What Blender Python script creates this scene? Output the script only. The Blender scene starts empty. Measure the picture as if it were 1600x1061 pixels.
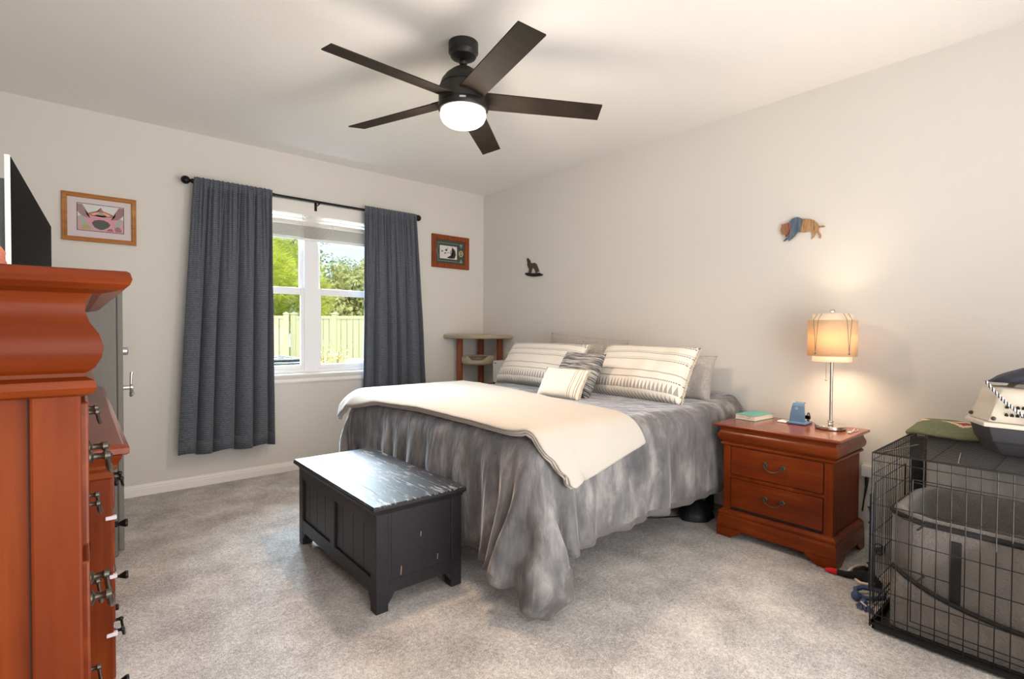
import bpy, bmesh, math, random, zlib, base64
import numpy as np
from mathutils import Vector, Matrix, noise
from mathutils.geometry import tessellate_polygon
R = math.radians
PI = math.pi
sc = bpy.context.scene
col = sc.collection
rnd = random.Random(7)

# ------------------------------------------------------------------ camera
CAM = (-3.492, -4.620, 1.237)
_yaw, _pitch, _roll = 0.7038, -0.0189, 0.0054
_f = Vector((math.sin(_yaw)*math.cos(_pitch), math.cos(_yaw)*math.cos(_pitch), math.sin(_pitch)))
_r0 = Vector((math.cos(_yaw), -math.sin(_yaw), 0)); _u0 = _r0.cross(_f)
_r = _r0*math.cos(_roll) + _u0*math.sin(_roll); _u = _r.cross(_f)
cd = bpy.data.cameras.new('camera'); cam = bpy.data.objects.new('camera', cd); col.objects.link(cam)
cd.sensor_width = 36; cd.sensor_fit = 'HORIZONTAL'; cd.lens = 36*798.9/1600; cd.clip_start = .02; cd.clip_end = 300
_m = Matrix((( _r.x, _u.x, -_f.x, CAM[0]), (_r.y, _u.y, -_f.y, CAM[1]), (_r.z, _u.z, -_f.z, CAM[2]), (0, 0, 0, 1)))
cam.matrix_world = _m
sc.camera = cam

# ------------------------------------------------------------------ view, world, sun, large lights
sc.view_settings.view_transform = 'Standard'
sc.view_settings.look = 'None'
sc.view_settings.exposure = 0.71
sc.view_settings.gamma = 1.0
sc.view_settings.use_curve_mapping = False
try:
    sc.cycles.use_denoising = True
    sc.cycles.max_bounces = 10
    sc.cycles.diffuse_bounces = 6
    sc.cycles.sample_clamp_indirect = 6
except Exception:
    pass

w = bpy.data.worlds.new('sky'); sc.world = w; w.use_nodes = True
nt = w.node_tree; nt.nodes.clear()
_o = nt.nodes.new('ShaderNodeOutputWorld'); _b = nt.nodes.new('ShaderNodeBackground')
_tc = nt.nodes.new('ShaderNodeTexCoord'); _sx = nt.nodes.new('ShaderNodeSeparateXYZ')
_g = nt.nodes.new('ShaderNodeValToRGB'); _n = nt.nodes.new('ShaderNodeTexNoise'); _cr = nt.nodes.new('ShaderNodeValToRGB')
_mp = nt.nodes.new('ShaderNodeMapping'); _mix = nt.nodes.new('ShaderNodeMixRGB')
nt.links.new(_tc.outputs['Generated'], _sx.inputs[0]); nt.links.new(_sx.outputs['Z'], _g.inputs[0])
_g.color_ramp.elements[0].position = 0.0; _g.color_ramp.elements[0].color = (.74, .84, .96, 1)
_g.color_ramp.elements[1].position = 0.6; _g.color_ramp.elements[1].color = (.42, .60, .90, 1)
_mp.inputs['Scale'].default_value = (1, 1, 2.4)
nt.links.new(_tc.outputs['Generated'], _mp.inputs[0]); nt.links.new(_mp.outputs[0], _n.inputs['Vector'])
_n.inputs['Scale'].default_value = 5.0; _n.inputs['Detail'].default_value = 7; _n.inputs['Roughness'].default_value = .58
nt.links.new(_n.outputs['Fac'], _cr.inputs[0])
_cr.color_ramp.elements[0].position = .50; _cr.color_ramp.elements[0].color = (0, 0, 0, 1)
_cr.color_ramp.elements[1].position = .62; _cr.color_ramp.elements[1].color = (1, 1, 1, 1)
nt.links.new(_cr.outputs[0], _mix.inputs['Fac']); nt.links.new(_g.outputs[0], _mix.inputs['Color1']); _mix.inputs['Color2'].default_value = (1, 1, 1, 1)
nt.links.new(_mix.outputs[0], _b.inputs['Color']); _b.inputs['Strength'].default_value = .95
nt.links.new(_b.outputs[0], _o.inputs[0])

def lamp(name, kind, loc, power, color=(1, 1, 1), aim=None, **kw):
    d = bpy.data.lights.new(name, kind); d.energy = power; d.color = color
    for k, v in kw.items(): setattr(d, k, v)
    o = bpy.data.objects.new(name, d); col.objects.link(o); o.location = loc
    if aim is not None:
        o.rotation_euler = (Vector(aim)-Vector(loc)).to_track_quat('-Z', 'Y').to_euler()
    return o
lamp('sun', 'SUN', (0, 0, 8), 2.9, (1, .95, .86), aim=(1.6, 4.2, 1.5), angle=R(.8))
# two fill lamps added out of view to brighten the room, no real fixtures
lamp('bounce_fill', 'AREA', (-1.7, -5.1, .7), 34, (1.0, .99, .98), aim=(-3.2, -3.0, 2.74), shape='RECTANGLE', size=2.0, size_y=1.4)  # added fill, aimed up so the ceiling spreads it
lamp('back_fill', 'AREA', (-3.0, -6.8, 1.35), 42, (1.0, .99, .975), aim=(-2.6, -1.8, 1.3), shape='RECTANGLE', size=1.9, size_y=2.4)  # added fill, unseen in front of the back wall
# daylight enters by the window
lamp('skylight', 'AREA', (-1.8, 4.3, 4.3), 2900, (.74, .87, 1.0), aim=(-1.95, .0, 1.5), shape='RECTANGLE', size=5.0, size_y=1.8)
_p = lamp('window_portal', 'AREA', (-1.885, .13, 1.59), 1, aim=(-1.885, -2, 1.59), shape='RECTANGLE', size=1.6, size_y=1.5)
try: _p.data.cycles.is_portal = True
except Exception: pass

# ------------------------------------------------------------------ helpers
def srgb(h):
    if isinstance(h, str):
        h = h.lstrip('#'); h = [int(h[i:i+2], 16)/255 for i in (0, 2, 4)]
    else:
        h = [c/255 for c in h]
    return tuple((c/12.92 if c <= .04045 else ((c+.055)/1.055)**2.4) for c in h) + (1,)

class MB:
    def __init__(s): s.bm = bmesh.new()
    def box(s, x0, x1, y0, y1, z0, z1, bev=0, seg=2, mtx=None):
        b = bmesh.new(); bmesh.ops.create_cube(b, size=1)
        for v in b.verts:
            v.co = Vector((x0+(v.co.x+.5)*(x1-x0), y0+(v.co.y+.5)*(y1-y0), z0+(v.co.z+.5)*(z1-z0)))
        if bev:
            bev = min(bev, .49*min(abs(x1-x0), abs(y1-y0), abs(z1-z0)))
            bmesh.ops.bevel(b, geom=list(b.edges), offset=bev, segments=seg, profile=.5, affect='EDGES')
        if mtx is not None: bmesh.ops.transform(b, matrix=mtx, verts=b.verts)
        return s.join(b)
    def join(s, b):
        mp = [s.bm.verts.new(v.co) for v in b.verts]
        b.verts.index_update()
        for f in b.faces:
            try:
                nf = s.bm.faces.new([mp[v.index] for v in f.verts]); nf.material_index = f.material_index; nf.smooth = f.smooth
            except ValueError: pass
        b.free(); return s
    def tube(s, pts, r, n=8, caps=True, closed=False):
        pts = [Vector(p) for p in pts]; N = len(pts)
        rs = r if isinstance(r, (list, tuple)) else [r]*N
        t0 = (pts[1]-pts[0]).normalized()
        nrm = t0.orthogonal().normalized(); rings = []
        for i in range(N):
            if closed: t = (pts[(i+1) % N]-pts[i-1])
            else: t = pts[min(i+1, N-1)]-pts[max(i-1, 0)]
            t = t.normalized() if t.length > 1e-9 else t0
            nrm = (nrm - t*nrm.dot(t))
            nrm = nrm.normalized() if nrm.length > 1e-6 else t.orthogonal().normalized()
            bn = t.cross(nrm)
            rings.append([s.bm.verts.new(pts[i]+(nrm*math.cos(2*PI*k/n)+bn*math.sin(2*PI*k/n))*rs[i]) for k in range(n)])
        for i in range(N if closed else N-1):
            a, b = rings[i], rings[(i+1) % N]
            for k in range(n): s.bm.faces.new((a[k], a[(k+1) % n], b[(k+1) % n], b[k]))
        if caps and not closed:
            s.bm.faces.new(rings[0][::-1]); s.bm.faces.new(rings[-1])
        return s
    def lathe(s, prof, c=(0, 0, 0), n=32, mtx=None, cap=True):
        rings = []; c = Vector(c)
        for r, z in prof:
            rings.append([Vector((r*math.cos(2*PI*k/n), r*math.sin(2*PI*k/n), z)) for k in range(n)])
        vs = []
        for ring in rings:
            vs.append([s.bm.verts.new(c + ((mtx @ v) if mtx is not None else v)) for v in ring])
        for i in range(len(vs)-1):
            for k in range(n): s.bm.faces.new((vs[i][k], vs[i][(k+1) % n], vs[i+1][(k+1) % n], vs[i+1][k]))
        if cap:
            if prof[0][0] > 1e-5: s.bm.faces.new(vs[0][::-1])
            if prof[-1][0] > 1e-5: s.bm.faces.new(vs[-1])
        bmesh.ops.remove_doubles(s.bm, verts=[v for r in vs for v in r], dist=1e-6)
        return s
    def prism(s, poly, fn, a0, a1):
        """poly: list of (u,v); fn(u,v,a) -> point; extruded from a0 to a1"""
        A = [s.bm.verts.new(fn(u, v, a0)) for u, v in poly]; B = [s.bm.verts.new(fn(u, v, a1)) for u, v in poly]
        n = len(poly)
        for i in range(n): s.bm.faces.new((A[i], A[(i+1) % n], B[(i+1) % n], B[i]))
        for i, j, k in tessellate_polygon([[Vector((u, v, 0)) for u, v in poly]]):
            s.bm.faces.new((A[i], A[j], A[k])); s.bm.faces.new((B[k], B[j], B[i]))
        return s
    def grid(s, P, closed_u=False, closed_v=False):
        V = [[s.bm.verts.new(p) for p in row] for row in P]
        nu, nv = len(V), len(V[0])
        for i in range(nu if closed_u else nu-1):
            for j in range(nv if closed_v else nv-1):
                try: s.bm.faces.new((V[i][j], V[(i+1) % nu][j], V[(i+1) % nu][(j+1) % nv], V[i][(j+1) % nv]))
                except ValueError: pass
        return s
    def molding(s, rect, prof, open_back=None):
        """sweep profile (offset outward, z) round a rectangle; rect=(x0,x1,y0,y1); open_back: side kept flush ('+x','-x')"""
        x0, x1, y0, y1 = rect; rows = []
        for o, z in prof:
            a0, a1 = x0-o, x1+o
            if open_back == '+x': a1 = x1
            if open_back == '-x': a0 = x0
            rows.append([(a0, y0-o, z), (a1, y0-o, z), (a1, y1+o, z), (a0, y1+o, z)])
        V = [[s.bm.verts.new(p) for p in r] for r in rows]
        for i in range(len(V)-1):
            for k in range(4): s.bm.faces.new((V[i][k], V[i][(k+1) % 4], V[i+1][(k+1) % 4], V[i+1][k]))
        s.bm.faces.new(V[0][::-1]); s.bm.faces.new(V[-1]); return s
    def sphere(s, c, r, n=16, m=10, sc=(1, 1, 1)):
        prof = [(r*math.sin(PI*i/m), -r*math.cos(PI*i/m)) for i in range(m+1)]
        prof[0] = (0, -r); prof[-1] = (0, r)
        return s.lathe(prof, c, n, Matrix.Diagonal(Vector(sc)))
    def xform(s, M):
        bmesh.ops.transform(s.bm, matrix=M, verts=s.bm.verts); return s

W = {}
def root(name, loc, label, cat, group=None, kind=None):
    o = bpy.data.objects.new(name, None); col.objects.link(o); o.location = loc; o.empty_display_size = .1
    W[o.name] = Vector(loc); tag(o, label, cat, group, kind); return o
def tag(o, label=None, cat=None, group=None, kind=None):
    if label: o['label'] = label
    if cat: o['category'] = cat
    if group: o['group'] = group
    if kind: o['kind'] = kind
    return o
def build(name, mb, m, parent=None, smooth=False, origin=None, label=None, solid=None, subsurf=0, autosmooth=None):
    """mb is in world coordinates; the object gets its origin at its base (or its parent's)"""
    bm = mb.bm
    bmesh.ops.recalc_face_normals(bm, faces=bm.faces)
    if origin is None:
        if parent is not None: origin = W[parent.name]
        else:
            xs = [v.co for v in bm.verts]
            origin = Vector(((min(c.x for c in xs)+max(c.x for c in xs))/2, (min(c.y for c in xs)+max(c.y for c in xs))/2, min(c.z for c in xs)))
    origin = Vector(origin)
    for v in bm.verts: v.co -= origin
    for f in bm.faces: f.smooth = bool(smooth)
    me = bpy.data.meshes.new(name); bm.to_mesh(me); bm.free()
    if isinstance(m, (list, tuple)):
        for k in m: me.materials.append(k)
    else: me.materials.append(m)
    if smooth == 'auto' or autosmooth:
        try: me.set_sharp_from_angle(angle=R(autosmooth or 35))
        except Exception: pass
    o = bpy.data.objects.new(name, me); col.objects.link(o)
    W[o.name] = origin
    if parent is not None:
        o.parent = parent; o.location = origin - W[parent.name]
    else: o.location = origin
    if solid:
        md = o.modifiers.new('thickness', 'SOLIDIFY'); md.thickness = solid; md.offset = 0
    if subsurf:
        md = o.modifiers.new('subdivision', 'SUBSURF'); md.levels = subsurf; md.render_levels = subsurf
    if label: o['label'] = label
    return o
def struct(name, mb, m, **k):
    return tag(build(name, mb, m, **k), kind='structure')
def dup(o, offset, label=None):
    """copy of a thing with its parts and sub-parts"""
    def rec(x, parent):
        c = x.copy(); col.objects.link(c); W[c.name] = W[x.name]+Vector(offset)
        if parent is not None: c.parent = parent
        for ch in [k for k in list(x.children)]: rec(ch, c)
        return c
    c = rec(o, None); c.location = Vector(o.location)+Vector(offset)
    if label: c['label'] = label
    return c

# ------------------------------------------------------------------ materials
def new_mat(name):
    m = bpy.data.materials.new(name); m.use_nodes = True; nt = m.node_tree
    return m, nt, nt.nodes['Principled BSDF']
def simple(name, c, rough=.5, metal=0, spec=None, bump=None, var=None, sheen=0, coat=0, trans=0, emit=None, aniso=None):
    """bump=(scale, strength, distance); var=(scale, amount)"""
    m, nt, p = new_mat(name); c = srgb(c)
    p.inputs['Base Color'].default_value = c; p.inputs['Roughness'].default_value = rough; p.inputs['Metallic'].default_value = metal
    if spec is not None: p.inputs['Specular IOR Level'].default_value = spec
    if sheen: p.inputs['Sheen Weight'].default_value = sheen; p.inputs['Sheen Roughness'].default_value = .4
    if coat: p.inputs['Coat Weight'].default_value = coat; p.inputs['Coat Roughness'].default_value = .12
    if trans: p.inputs['Transmission Weight'].default_value = trans
    if emit: p.inputs['Emission Color'].default_value = srgb(emit[0]); p.inputs['Emission Strength'].default_value = emit[1]
    tc = nt.nodes.new('ShaderNodeTexCoord')
    if var:
        n = nt.nodes.new('ShaderNodeTexNoise'); n.inputs['Scale'].default_value = var[0]; n.inputs['Detail'].default_value = 5
        nt.links.new(tc.outputs['Object'], n.inputs['Vector'])
        mx = nt.nodes.new('ShaderNodeMixRGB'); nt.links.new(n.outputs['Fac'], mx.inputs['Fac'])
        mx.inputs['Color1'].default_value = [x*(1-var[1]) for x in c[:3]]+[1]; mx.inputs['Color2'].default_value = [min(1, x*(1+var[1])) for x in c[:3]]+[1]
        nt.links.new(mx.outputs[0], p.inputs['Base Color'])
    if bump:
        n = nt.nodes.new('ShaderNodeTexNoise'); n.inputs['Scale'].default_value = bump[0]; n.inputs['Detail'].default_value = 4
        nt.links.new(tc.outputs['Object'], n.inputs['Vector'])
        b = nt.nodes.new('ShaderNodeBump'); b.inputs['Strength'].default_value = bump[1]; b.inputs['Distance'].default_value = bump[2]
        nt.links.new(n.outputs['Fac'], b.inputs['Height']); nt.links.new(b.outputs[0], p.inputs['Normal'])
    return m
def node(nt, t, **k):
    n = nt.nodes.new(t)
    for a, v in k.items():
        if a in n.inputs: n.inputs[a].default_value = v
        else: setattr(n, a, v)
    return n
def mth(nt, op, a, b=None, c=None):
    n = nt.nodes.new('ShaderNodeMath'); n.operation = op
    for i, x in enumerate((a, b, c)):
        if x is None: continue
        if isinstance(x, (int, float)): n.inputs[i].default_value = x
        else: nt.links.new(x, n.inputs[i])
    return n.outputs[0]
def mixc(nt, fac, a, b):
    n = nt.nodes.new('ShaderNodeMixRGB')
    for i, x in enumerate((fac, a, b)):
        if isinstance(x, (int, float)): n.inputs[i].default_value = x
        elif isinstance(x, tuple): n.inputs[i].default_value = x
        else: nt.links.new(x, n.inputs[i])
    return n.outputs[0]
def wood(name, dark, mid, light, axis='y', rough=.28, scale=1.0, coat=.3, worn=0.0):
    m, nt, p = new_mat(name)
    tc = node(nt, 'ShaderNodeTexCoord'); mp = node(nt, 'ShaderNodeMapping')
    s = [14*scale]*3; s['xyz'.index(axis)] = 1.1*scale; mp.inputs['Scale'].default_value = s
    nt.links.new(tc.outputs['Object'], mp.inputs[0])
    n = node(nt, 'ShaderNodeTexNoise', Scale=1.6, Detail=8.0, Roughness=.6, Distortion=.6); nt.links.new(mp.outputs[0], n.inputs['Vector'])
    n2 = node(nt, 'ShaderNodeTexNoise', Scale=.9, Detail=3.0); nt.links.new(tc.outputs['Object'], n2.inputs['Vector']); n2.inputs['Scale'].default_value = 3.0
    cr = node(nt, 'ShaderNodeValToRGB'); e = cr.color_ramp.elements
    e[0].position = .28; e[0].color = srgb(dark); e[1].position = .72; e[1].color = srgb(light)
    k = e.new(.5); k.color = srgb(mid)
    f = mth(nt, 'ADD', mth(nt, 'MULTIPLY', n.outputs['Fac'], .6), mth(nt, 'MULTIPLY', n2.outputs['Fac'], .4))
    nt.links.new(f, cr.inputs[0]); colr = cr.outputs[0]
    nt.links.new(colr, p.inputs['Base Color']); p.inputs['Roughness'].default_value = rough
    p.inputs['Coat Weight'].default_value = coat; p.inputs['Coat Roughness'].default_value = .2; p.inputs['Specular IOR Level'].default_value = .12
    b = node(nt, 'ShaderNodeBump', Strength=.08, Distance=.002); nt.links.new(n.outputs['Fac'], b.inputs['Height']); nt.links.new(b.outputs[0], p.inputs['Normal'])
    return m
M = {}
M['ceiling'] = simple('ceiling_paint', (234, 231, 227), .95, bump=(70, .35, .004))
M['wall'] = simple('wall_paint', (214, 210, 204), .9, bump=(120, .12, .002))
M['white'] = simple('white_paint', (232, 229, 224), .45)
M['vinyl'] = simple('white_vinyl', (235, 236, 238), .35)
M['blind'] = simple('white_blind', (225, 222, 216), .5)
M['blackmetal'] = simple('black_metal', (24, 23, 23), .38, .6, var=(30, .2))
M['iron'] = simple('aged_iron', (92, 88, 80), .32, .9, var=(40, .4))
M['fanmetal'] = simple('fan_metal', (46, 44, 42), .45, .5, var=(8, .15))
M['chrome'] = simple('brushed_nickel', (196, 188, 176), .22, 1)
M['silver'] = simple('satin_silver', (205, 207, 208), .3, .9)
M['bladem'] = wood('fan_blade', (36, 32, 28), (48, 41, 35), (60, 50, 42), 'x', .75, coat=.0)
CH = ((72, 24, 4), (104, 40, 8), (134, 62, 18))
M['cherry'] = wood('cherry_wood', *CH, axis='y', coat=.18)
M['cherry_v'] = wood('cherry_wood_upright', *CH, axis='z', rough=.45, coat=.03)
M['cherry_x'] = wood('cherry_wood_cross', *CH, axis='x', rough=.34, coat=.07)
M['cherry_top'] = wood('cherry_wood_top', (96, 38, 18), (124, 54, 30), (146, 74, 44), axis='y', rough=.2, coat=.5)
M['darkgap'] = simple('dark_recess', (30, 12, 6), .7)
M['black'] = simple('black_plastic', (16, 16, 17), .4)
M['screen'] = simple('tv_screen', (1, 1, 1), .5, spec=.02)
M['tvedge'] = simple('tv_edge', (222, 224, 226), .3, .3)
M['safe'] = simple('grey_safe_coat', (112, 111, 107), .55, .25, bump=(260, .5, .002), var=(180, .25))
M['glass'] = None
def glassmat():
    m, nt, p = new_mat('window_glass')
    out = nt.nodes['Material Output']; nt.nodes.remove(p)
    t = node(nt, 'ShaderNodeBsdfTransparent'); g = node(nt, 'ShaderNodeBsdfGlossy', Roughness=.02); mx = node(nt, 'ShaderNodeMixShader'); lw = node(nt, 'ShaderNodeLayerWeight', Blend=.2)
    t.inputs[0].default_value = (.96, .98, .97, 1)
    nt.links.new(lw.outputs['Fresnel'], mx.inputs[0]); nt.links.new(t.outputs[0], mx.inputs[1]); nt.links.new(g.outputs[0], mx.inputs[2]); nt.links.new(mx.outputs[0], out.inputs[0])
    return m
M['glass'] = glassmat()
def carpetmat():
    m, nt, p = new_mat('carpet_pile'); tc = node(nt, 'ShaderNodeTexCoord')
    a = node(nt, 'ShaderNodeTexNoise', Scale=210.0, Detail=3.0, Roughness=.7); nt.links.new(tc.outputs['Object'], a.inputs['Vector'])
    b = node(nt, 'ShaderNodeTexNoise', Scale=3.2, Detail=6.0, Roughness=.62); nt.links.new(tc.outputs['Object'], b.inputs['Vector'])
    c = node(nt, 'ShaderNodeTexNoise', Scale=60.0, Detail=4.0, Roughness=.7); nt.links.new(tc.outputs['Object'], c.inputs['Vector'])
    cr = node(nt, 'ShaderNodeValToRGB'); e = cr.color_ramp.elements
    e[0].position = .40; e[0].color = srgb((136, 132, 130)); e[1].position = .60; e[1].color = srgb((240, 235, 230)); k = e.new(.5); k.color = srgb((193, 189, 187))
    f = mth(nt, 'ADD', mth(nt, 'MULTIPLY', a.outputs['Fac'], .42), mth(nt, 'ADD', mth(nt, 'MULTIPLY', b.outputs['Fac'], .34), mth(nt, 'MULTIPLY', c.outputs['Fac'], .24)))
    nt.links.new(f, cr.inputs[0]); nt.links.new(cr.outputs[0], p.inputs['Base Color']); p.inputs['Roughness'].default_value = 1
    p.inputs['Specular IOR Level'].default_value = .1; p.inputs['Sheen Weight'].default_value = .25
    h = mth(nt, 'ADD', mth(nt, 'MULTIPLY', a.outputs['Fac'], .5), c.outputs['Fac'])
    bp = node(nt, 'ShaderNodeBump', Strength=.9, Distance=.012); nt.links.new(h, bp.inputs['Height']); nt.links.new(bp.outputs[0], p.inputs['Normal'])
    return m
M['carpet'] = carpetmat()

# ------------------------------------------------------------------ the room
H = 2.74
XL, YB = -4.02, -6.9
WX0, WX1, WZ0, WZ1 = -2.72, -1.05, .845, 2.36
# carpet: a finely undulating sheet
mb = MB(); nx, ny = 110, 150
mb.grid([[(XL-.05+(0.10-XL)*i/nx, YB-.05+(.10-YB)*j/ny, .0025*noise.noise((i*.9, j*.9, 0))+.002*noise.noise((i*.23, j*.23, 5))-.002) for j in range(ny+1)] for i in range(nx+1)])
struct('floor', mb, M['carpet'], smooth=True)
mb = MB().box(XL-.1, .1, YB-.1, .15, H, H+.1); struct('ceiling', mb, M['ceiling'])
mb = MB()
for a in ((XL-.1, WX0, 0, .15, -.3, H), (WX1, .12, 0, .15, -.3, H), (WX0, WX1, 0, .15, -.3, WZ0), (WX0, WX1, 0, .15, WZ1, H)): mb.box(*a)
bmesh.ops.remove_doubles(mb.bm, verts=mb.bm.verts, dist=1e-5)
struct('wall_window', mb, M['wall'])
struct('wall_right', MB().box(0, .12, YB-.1, 0, -.3, H), M['wall'])
struct('wall_left', MB().box(XL-.12, XL, YB-.1, 0, -.3, H), M['wall'])
struct('wall_back', MB().box(XL, 0, YB-.12, YB, -.3, H), M['wall'])
def baseprof(d=.013, h=.083): return [(0, 0), (d, 0), (d, h*.62), (d*.8, h*.7), (d*.8, h*.8), (d*.45, h*.9), (d*.35, h), (0, h)]
struct('baseboard_window', MB().prism(baseprof(), lambda u, v, a: (a, -u, v), XL, 0), M['white'])
struct('baseboard_right', MB().prism(baseprof(), lambda u, v, a: (-u, a, v), YB, 0), M['white'])
struct('baseboard_left', MB().prism(baseprof(), lambda u, v, a: (XL+u, a, v), YB, 0), M['white'])
struct('baseboard_back', MB().prism(baseprof(), lambda u, v, a: (a, YB+u, v), XL, 0), M['white'])
# window: twin single-hung units, white vinyl
win = root('window_1', (-1.885, .08, WZ0), 'twin white vinyl single-hung window with raised blind above the sill', 'window', kind='structure')
mb = MB()
for a in ((WX0, WX0+.045, .05, .13, WZ0, WZ1), (WX1-.045, WX1, .05, .13, WZ0, WZ1), (-1.955, -1.832, .045, .13, WZ0, WZ1), (WX0, WX1, .05, .13, WZ0, WZ0+.035), (WX0, WX1, .05, .13, WZ1-.05, WZ1)):
    mb.box(*a, bev=.004)
build('window_frame', mb, M['vinyl'], win)
for (a, b) in ((WX0+.045, -1.955), (-1.832, WX1-.045)):
    mb = MB()
    for q in ((a, a+.03, .085, .115, 1.55, WZ1-.05), (b-.03, b, .085, .115, 1.55, WZ1-.05), (a+.03, b-.03, .087, .113, 1.55, 1.60), (a+.03, b-.03, .087, .113, WZ1-.08, WZ1-.05)): mb.box(*q, bev=.003)
    s = build('upper_sash', mb, M['vinyl'], win)
    build('pane', MB().box(a+.02, b-.02, .098, .102, 1.58, WZ1-.06), M['glass'], s)
    mb = MB()
    for q in ((a, a+.028, .055, .084, WZ0+.035, 1.60), (b-.028, b, .055, .084, WZ0+.035, 1.60), (a+.028, b-.028, .057, .083, 1.54, 1.60), (a+.028, b-.028, .057, .083, WZ0+.035, WZ0+.07)): mb.box(*q, bev=.003)
    s = build('lower_sash', mb, M['vinyl'], win)
    build('pane', MB().box(a+.02, b-.02, .068, .072, WZ0+.06, 1.56), M['glass'], s)
mb = MB().box(WX0-.05, WX1+.05, -.035, .06, WZ0-.022, WZ0, bev=.006)
mb.prism([(0, .76), (.010, .76), (.018, .775), (.013, .80), (.022, .812), (.026, .824), (0, .824)], lambda u, v, a: (a, -u, v), WX0-.03, WX1+.03)
struct('trim_1', mb, M['white'])
# raised blind
bl = root('window_blind', (-1.885, .02, 2.02), 'white slatted blind drawn up at the top of the window', 'blind')
build('head_rail', MB().box(WX0+.01, WX1-.01, -.004, .042, 2.235, 2.352, bev=.006), M['blind'], bl)
mb = MB()
zs = [2.222, 2.192, 2.162] + [2.140-.0065*i for i in range(16)]
for i, z in enumerate(zs):
    tilt = .004 if i < 3 else 0
    T_ = Matrix.Translation((0, .019, z)) @ Matrix.Rotation(R(-52 if i < 3 else 0), 4, 'X')
    mb.box(WX0+.015, WX1-.015, -.023, .023, -.0012, .0012, mtx=T_)
build('slats', mb, M['blind'], bl)
build('bottom_rail', MB().box(WX0+.015, WX1-.015, -.004, .042, 2.018, 2.036, bev=.004), M['blind'], bl)
for x in (-2.45, -1.98, -1.72, -1.3):
    build('ladder_cord', MB().tube([(x, -.007, 2.24), (x, -.007, 2.03)], .0018, 6), M['white'], bl)

# ------------------------------------------------------------------ outside
M['lawn'] = simple('lawn_grass', (104, 122, 62), 1, var=(6, .35), bump=(60, .6, .03))
struct('ground', MB().box(-14, 20, .15, 40, -.32, -.30), M['lawn'])
M['fencew'] = simple('cream_vinyl', (198, 189, 158), .5)
def fence(p0, p1, label, sections, top=1.55):
    p0, p1 = Vector((*p0, 0)), Vector((*p1, 0)); d = (p1-p0); L = d.length; d.normalize(); n = Vector((-d.y, d.x, 0))
    r = root('vinyl_fence', tuple(p0+Vector((0, 0, -.3))), label, 'fence')
    def f(u, v, z): return p0+d*u+n*v+Vector((0, 0, z))
    for i in range(sections):
        a, b = L*i/sections, L*(i+1)/sections; mb = MB()
        k = int((b-a)/.15)
        for j in range(k):
            u0, u1 = a+(b-a)*j/k+.004, a+(b-a)*(j+1)/k-.004
            mb.grid([[f(u, v, z) for z in (-.22, top-.06)] for u, v in ((u0, 0), (u0+.008, .012), (u1-.008, .012), (u1, 0), (u1-.008, -.012), (u0+.008, -.012), (u0, 0))])
        build('panel', mb, M['fencew'], r)
        for z0, z1 in ((top-.09, top-.02), (-.28, -.16)):
            build('rail', MB().grid([[f(u, v, z) for v, z in ((-.025, z0), (.025, z0), (.025, z1), (-.025, z1))] for u in (a, b)], closed_v=True), M['fencew'], r)
    for i in range(sections+1):
        u = L*i/sections; c = f(u, 0, 0); mb = MB()
        mb.lathe([(.085, -.3), (.085, top+.01), (.10, top+.015), (.10, top+.035), (.0, top+.075)], c, 4, Matrix.Rotation(math.atan2(d.y, d.x)+PI/4, 3, 'Z'))
        build('post', mb, M['fencew'], r)
fence((.43, 8.0), (3.07, 4.68), 'cream vinyl privacy fence seen through the right window panes', 4, 1.56)
fence((.26, 8.05), (-3.2, 9.2), 'cream vinyl fence run seen through the left window pane', 2, 1.56)
# trees
def leafmat(name, a, b):
    m, nt, p = new_mat(name); tc = node(nt, 'ShaderNodeTexCoord')
    n = node(nt, 'ShaderNodeTexNoise', Scale=1.7, Detail=3.0); nt.links.new(tc.outputs['Object'], n.inputs['Vector'])
    n2 = node(nt, 'ShaderNodeTexNoise', Scale=14.0, Detail=2.0); nt.links.new(tc.outputs['Object'], n2.inputs['Vector'])
    f = mth(nt, 'ADD', mth(nt, 'MULTIPLY', n.outputs['Fac'], .6), mth(nt, 'MULTIPLY', n2.outputs['Fac'], .5))
    nt.links.new(mixc(nt, f, srgb(a), srgb(b)), p.inputs['Base Color']); p.inputs['Roughness'].default_value = .7
    p.inputs['Subsurface Weight'].default_value = 0
    tr = node(nt, 'ShaderNodeBsdfTranslucent'); tr.inputs[0].default_value = srgb(b); mx = node(nt, 'ShaderNodeMixShader'); mx.inputs[0].default_value = .3
    out = nt.nodes['Material Output']; nt.links.new(p.outputs[0], mx.inputs[1]); nt.links.new(tr.outputs[0], mx.inputs[2]); nt.links.new(mx.outputs[0], out.inputs[0])
    return m
M['pine'] = leafmat('pine_needles', (150, 164, 50), (236, 238, 112))
M['oak'] = leafmat('oak_leaves', (112, 124, 66), (224, 220, 150))
M['oak2'] = leafmat('dark_oak_leaves', (96, 116, 70), (190, 204, 130))
M['bark'] = simple('tree_bark', (98, 84, 70), 1, var=(12, .4), bump=(20, .8, .03))
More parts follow.
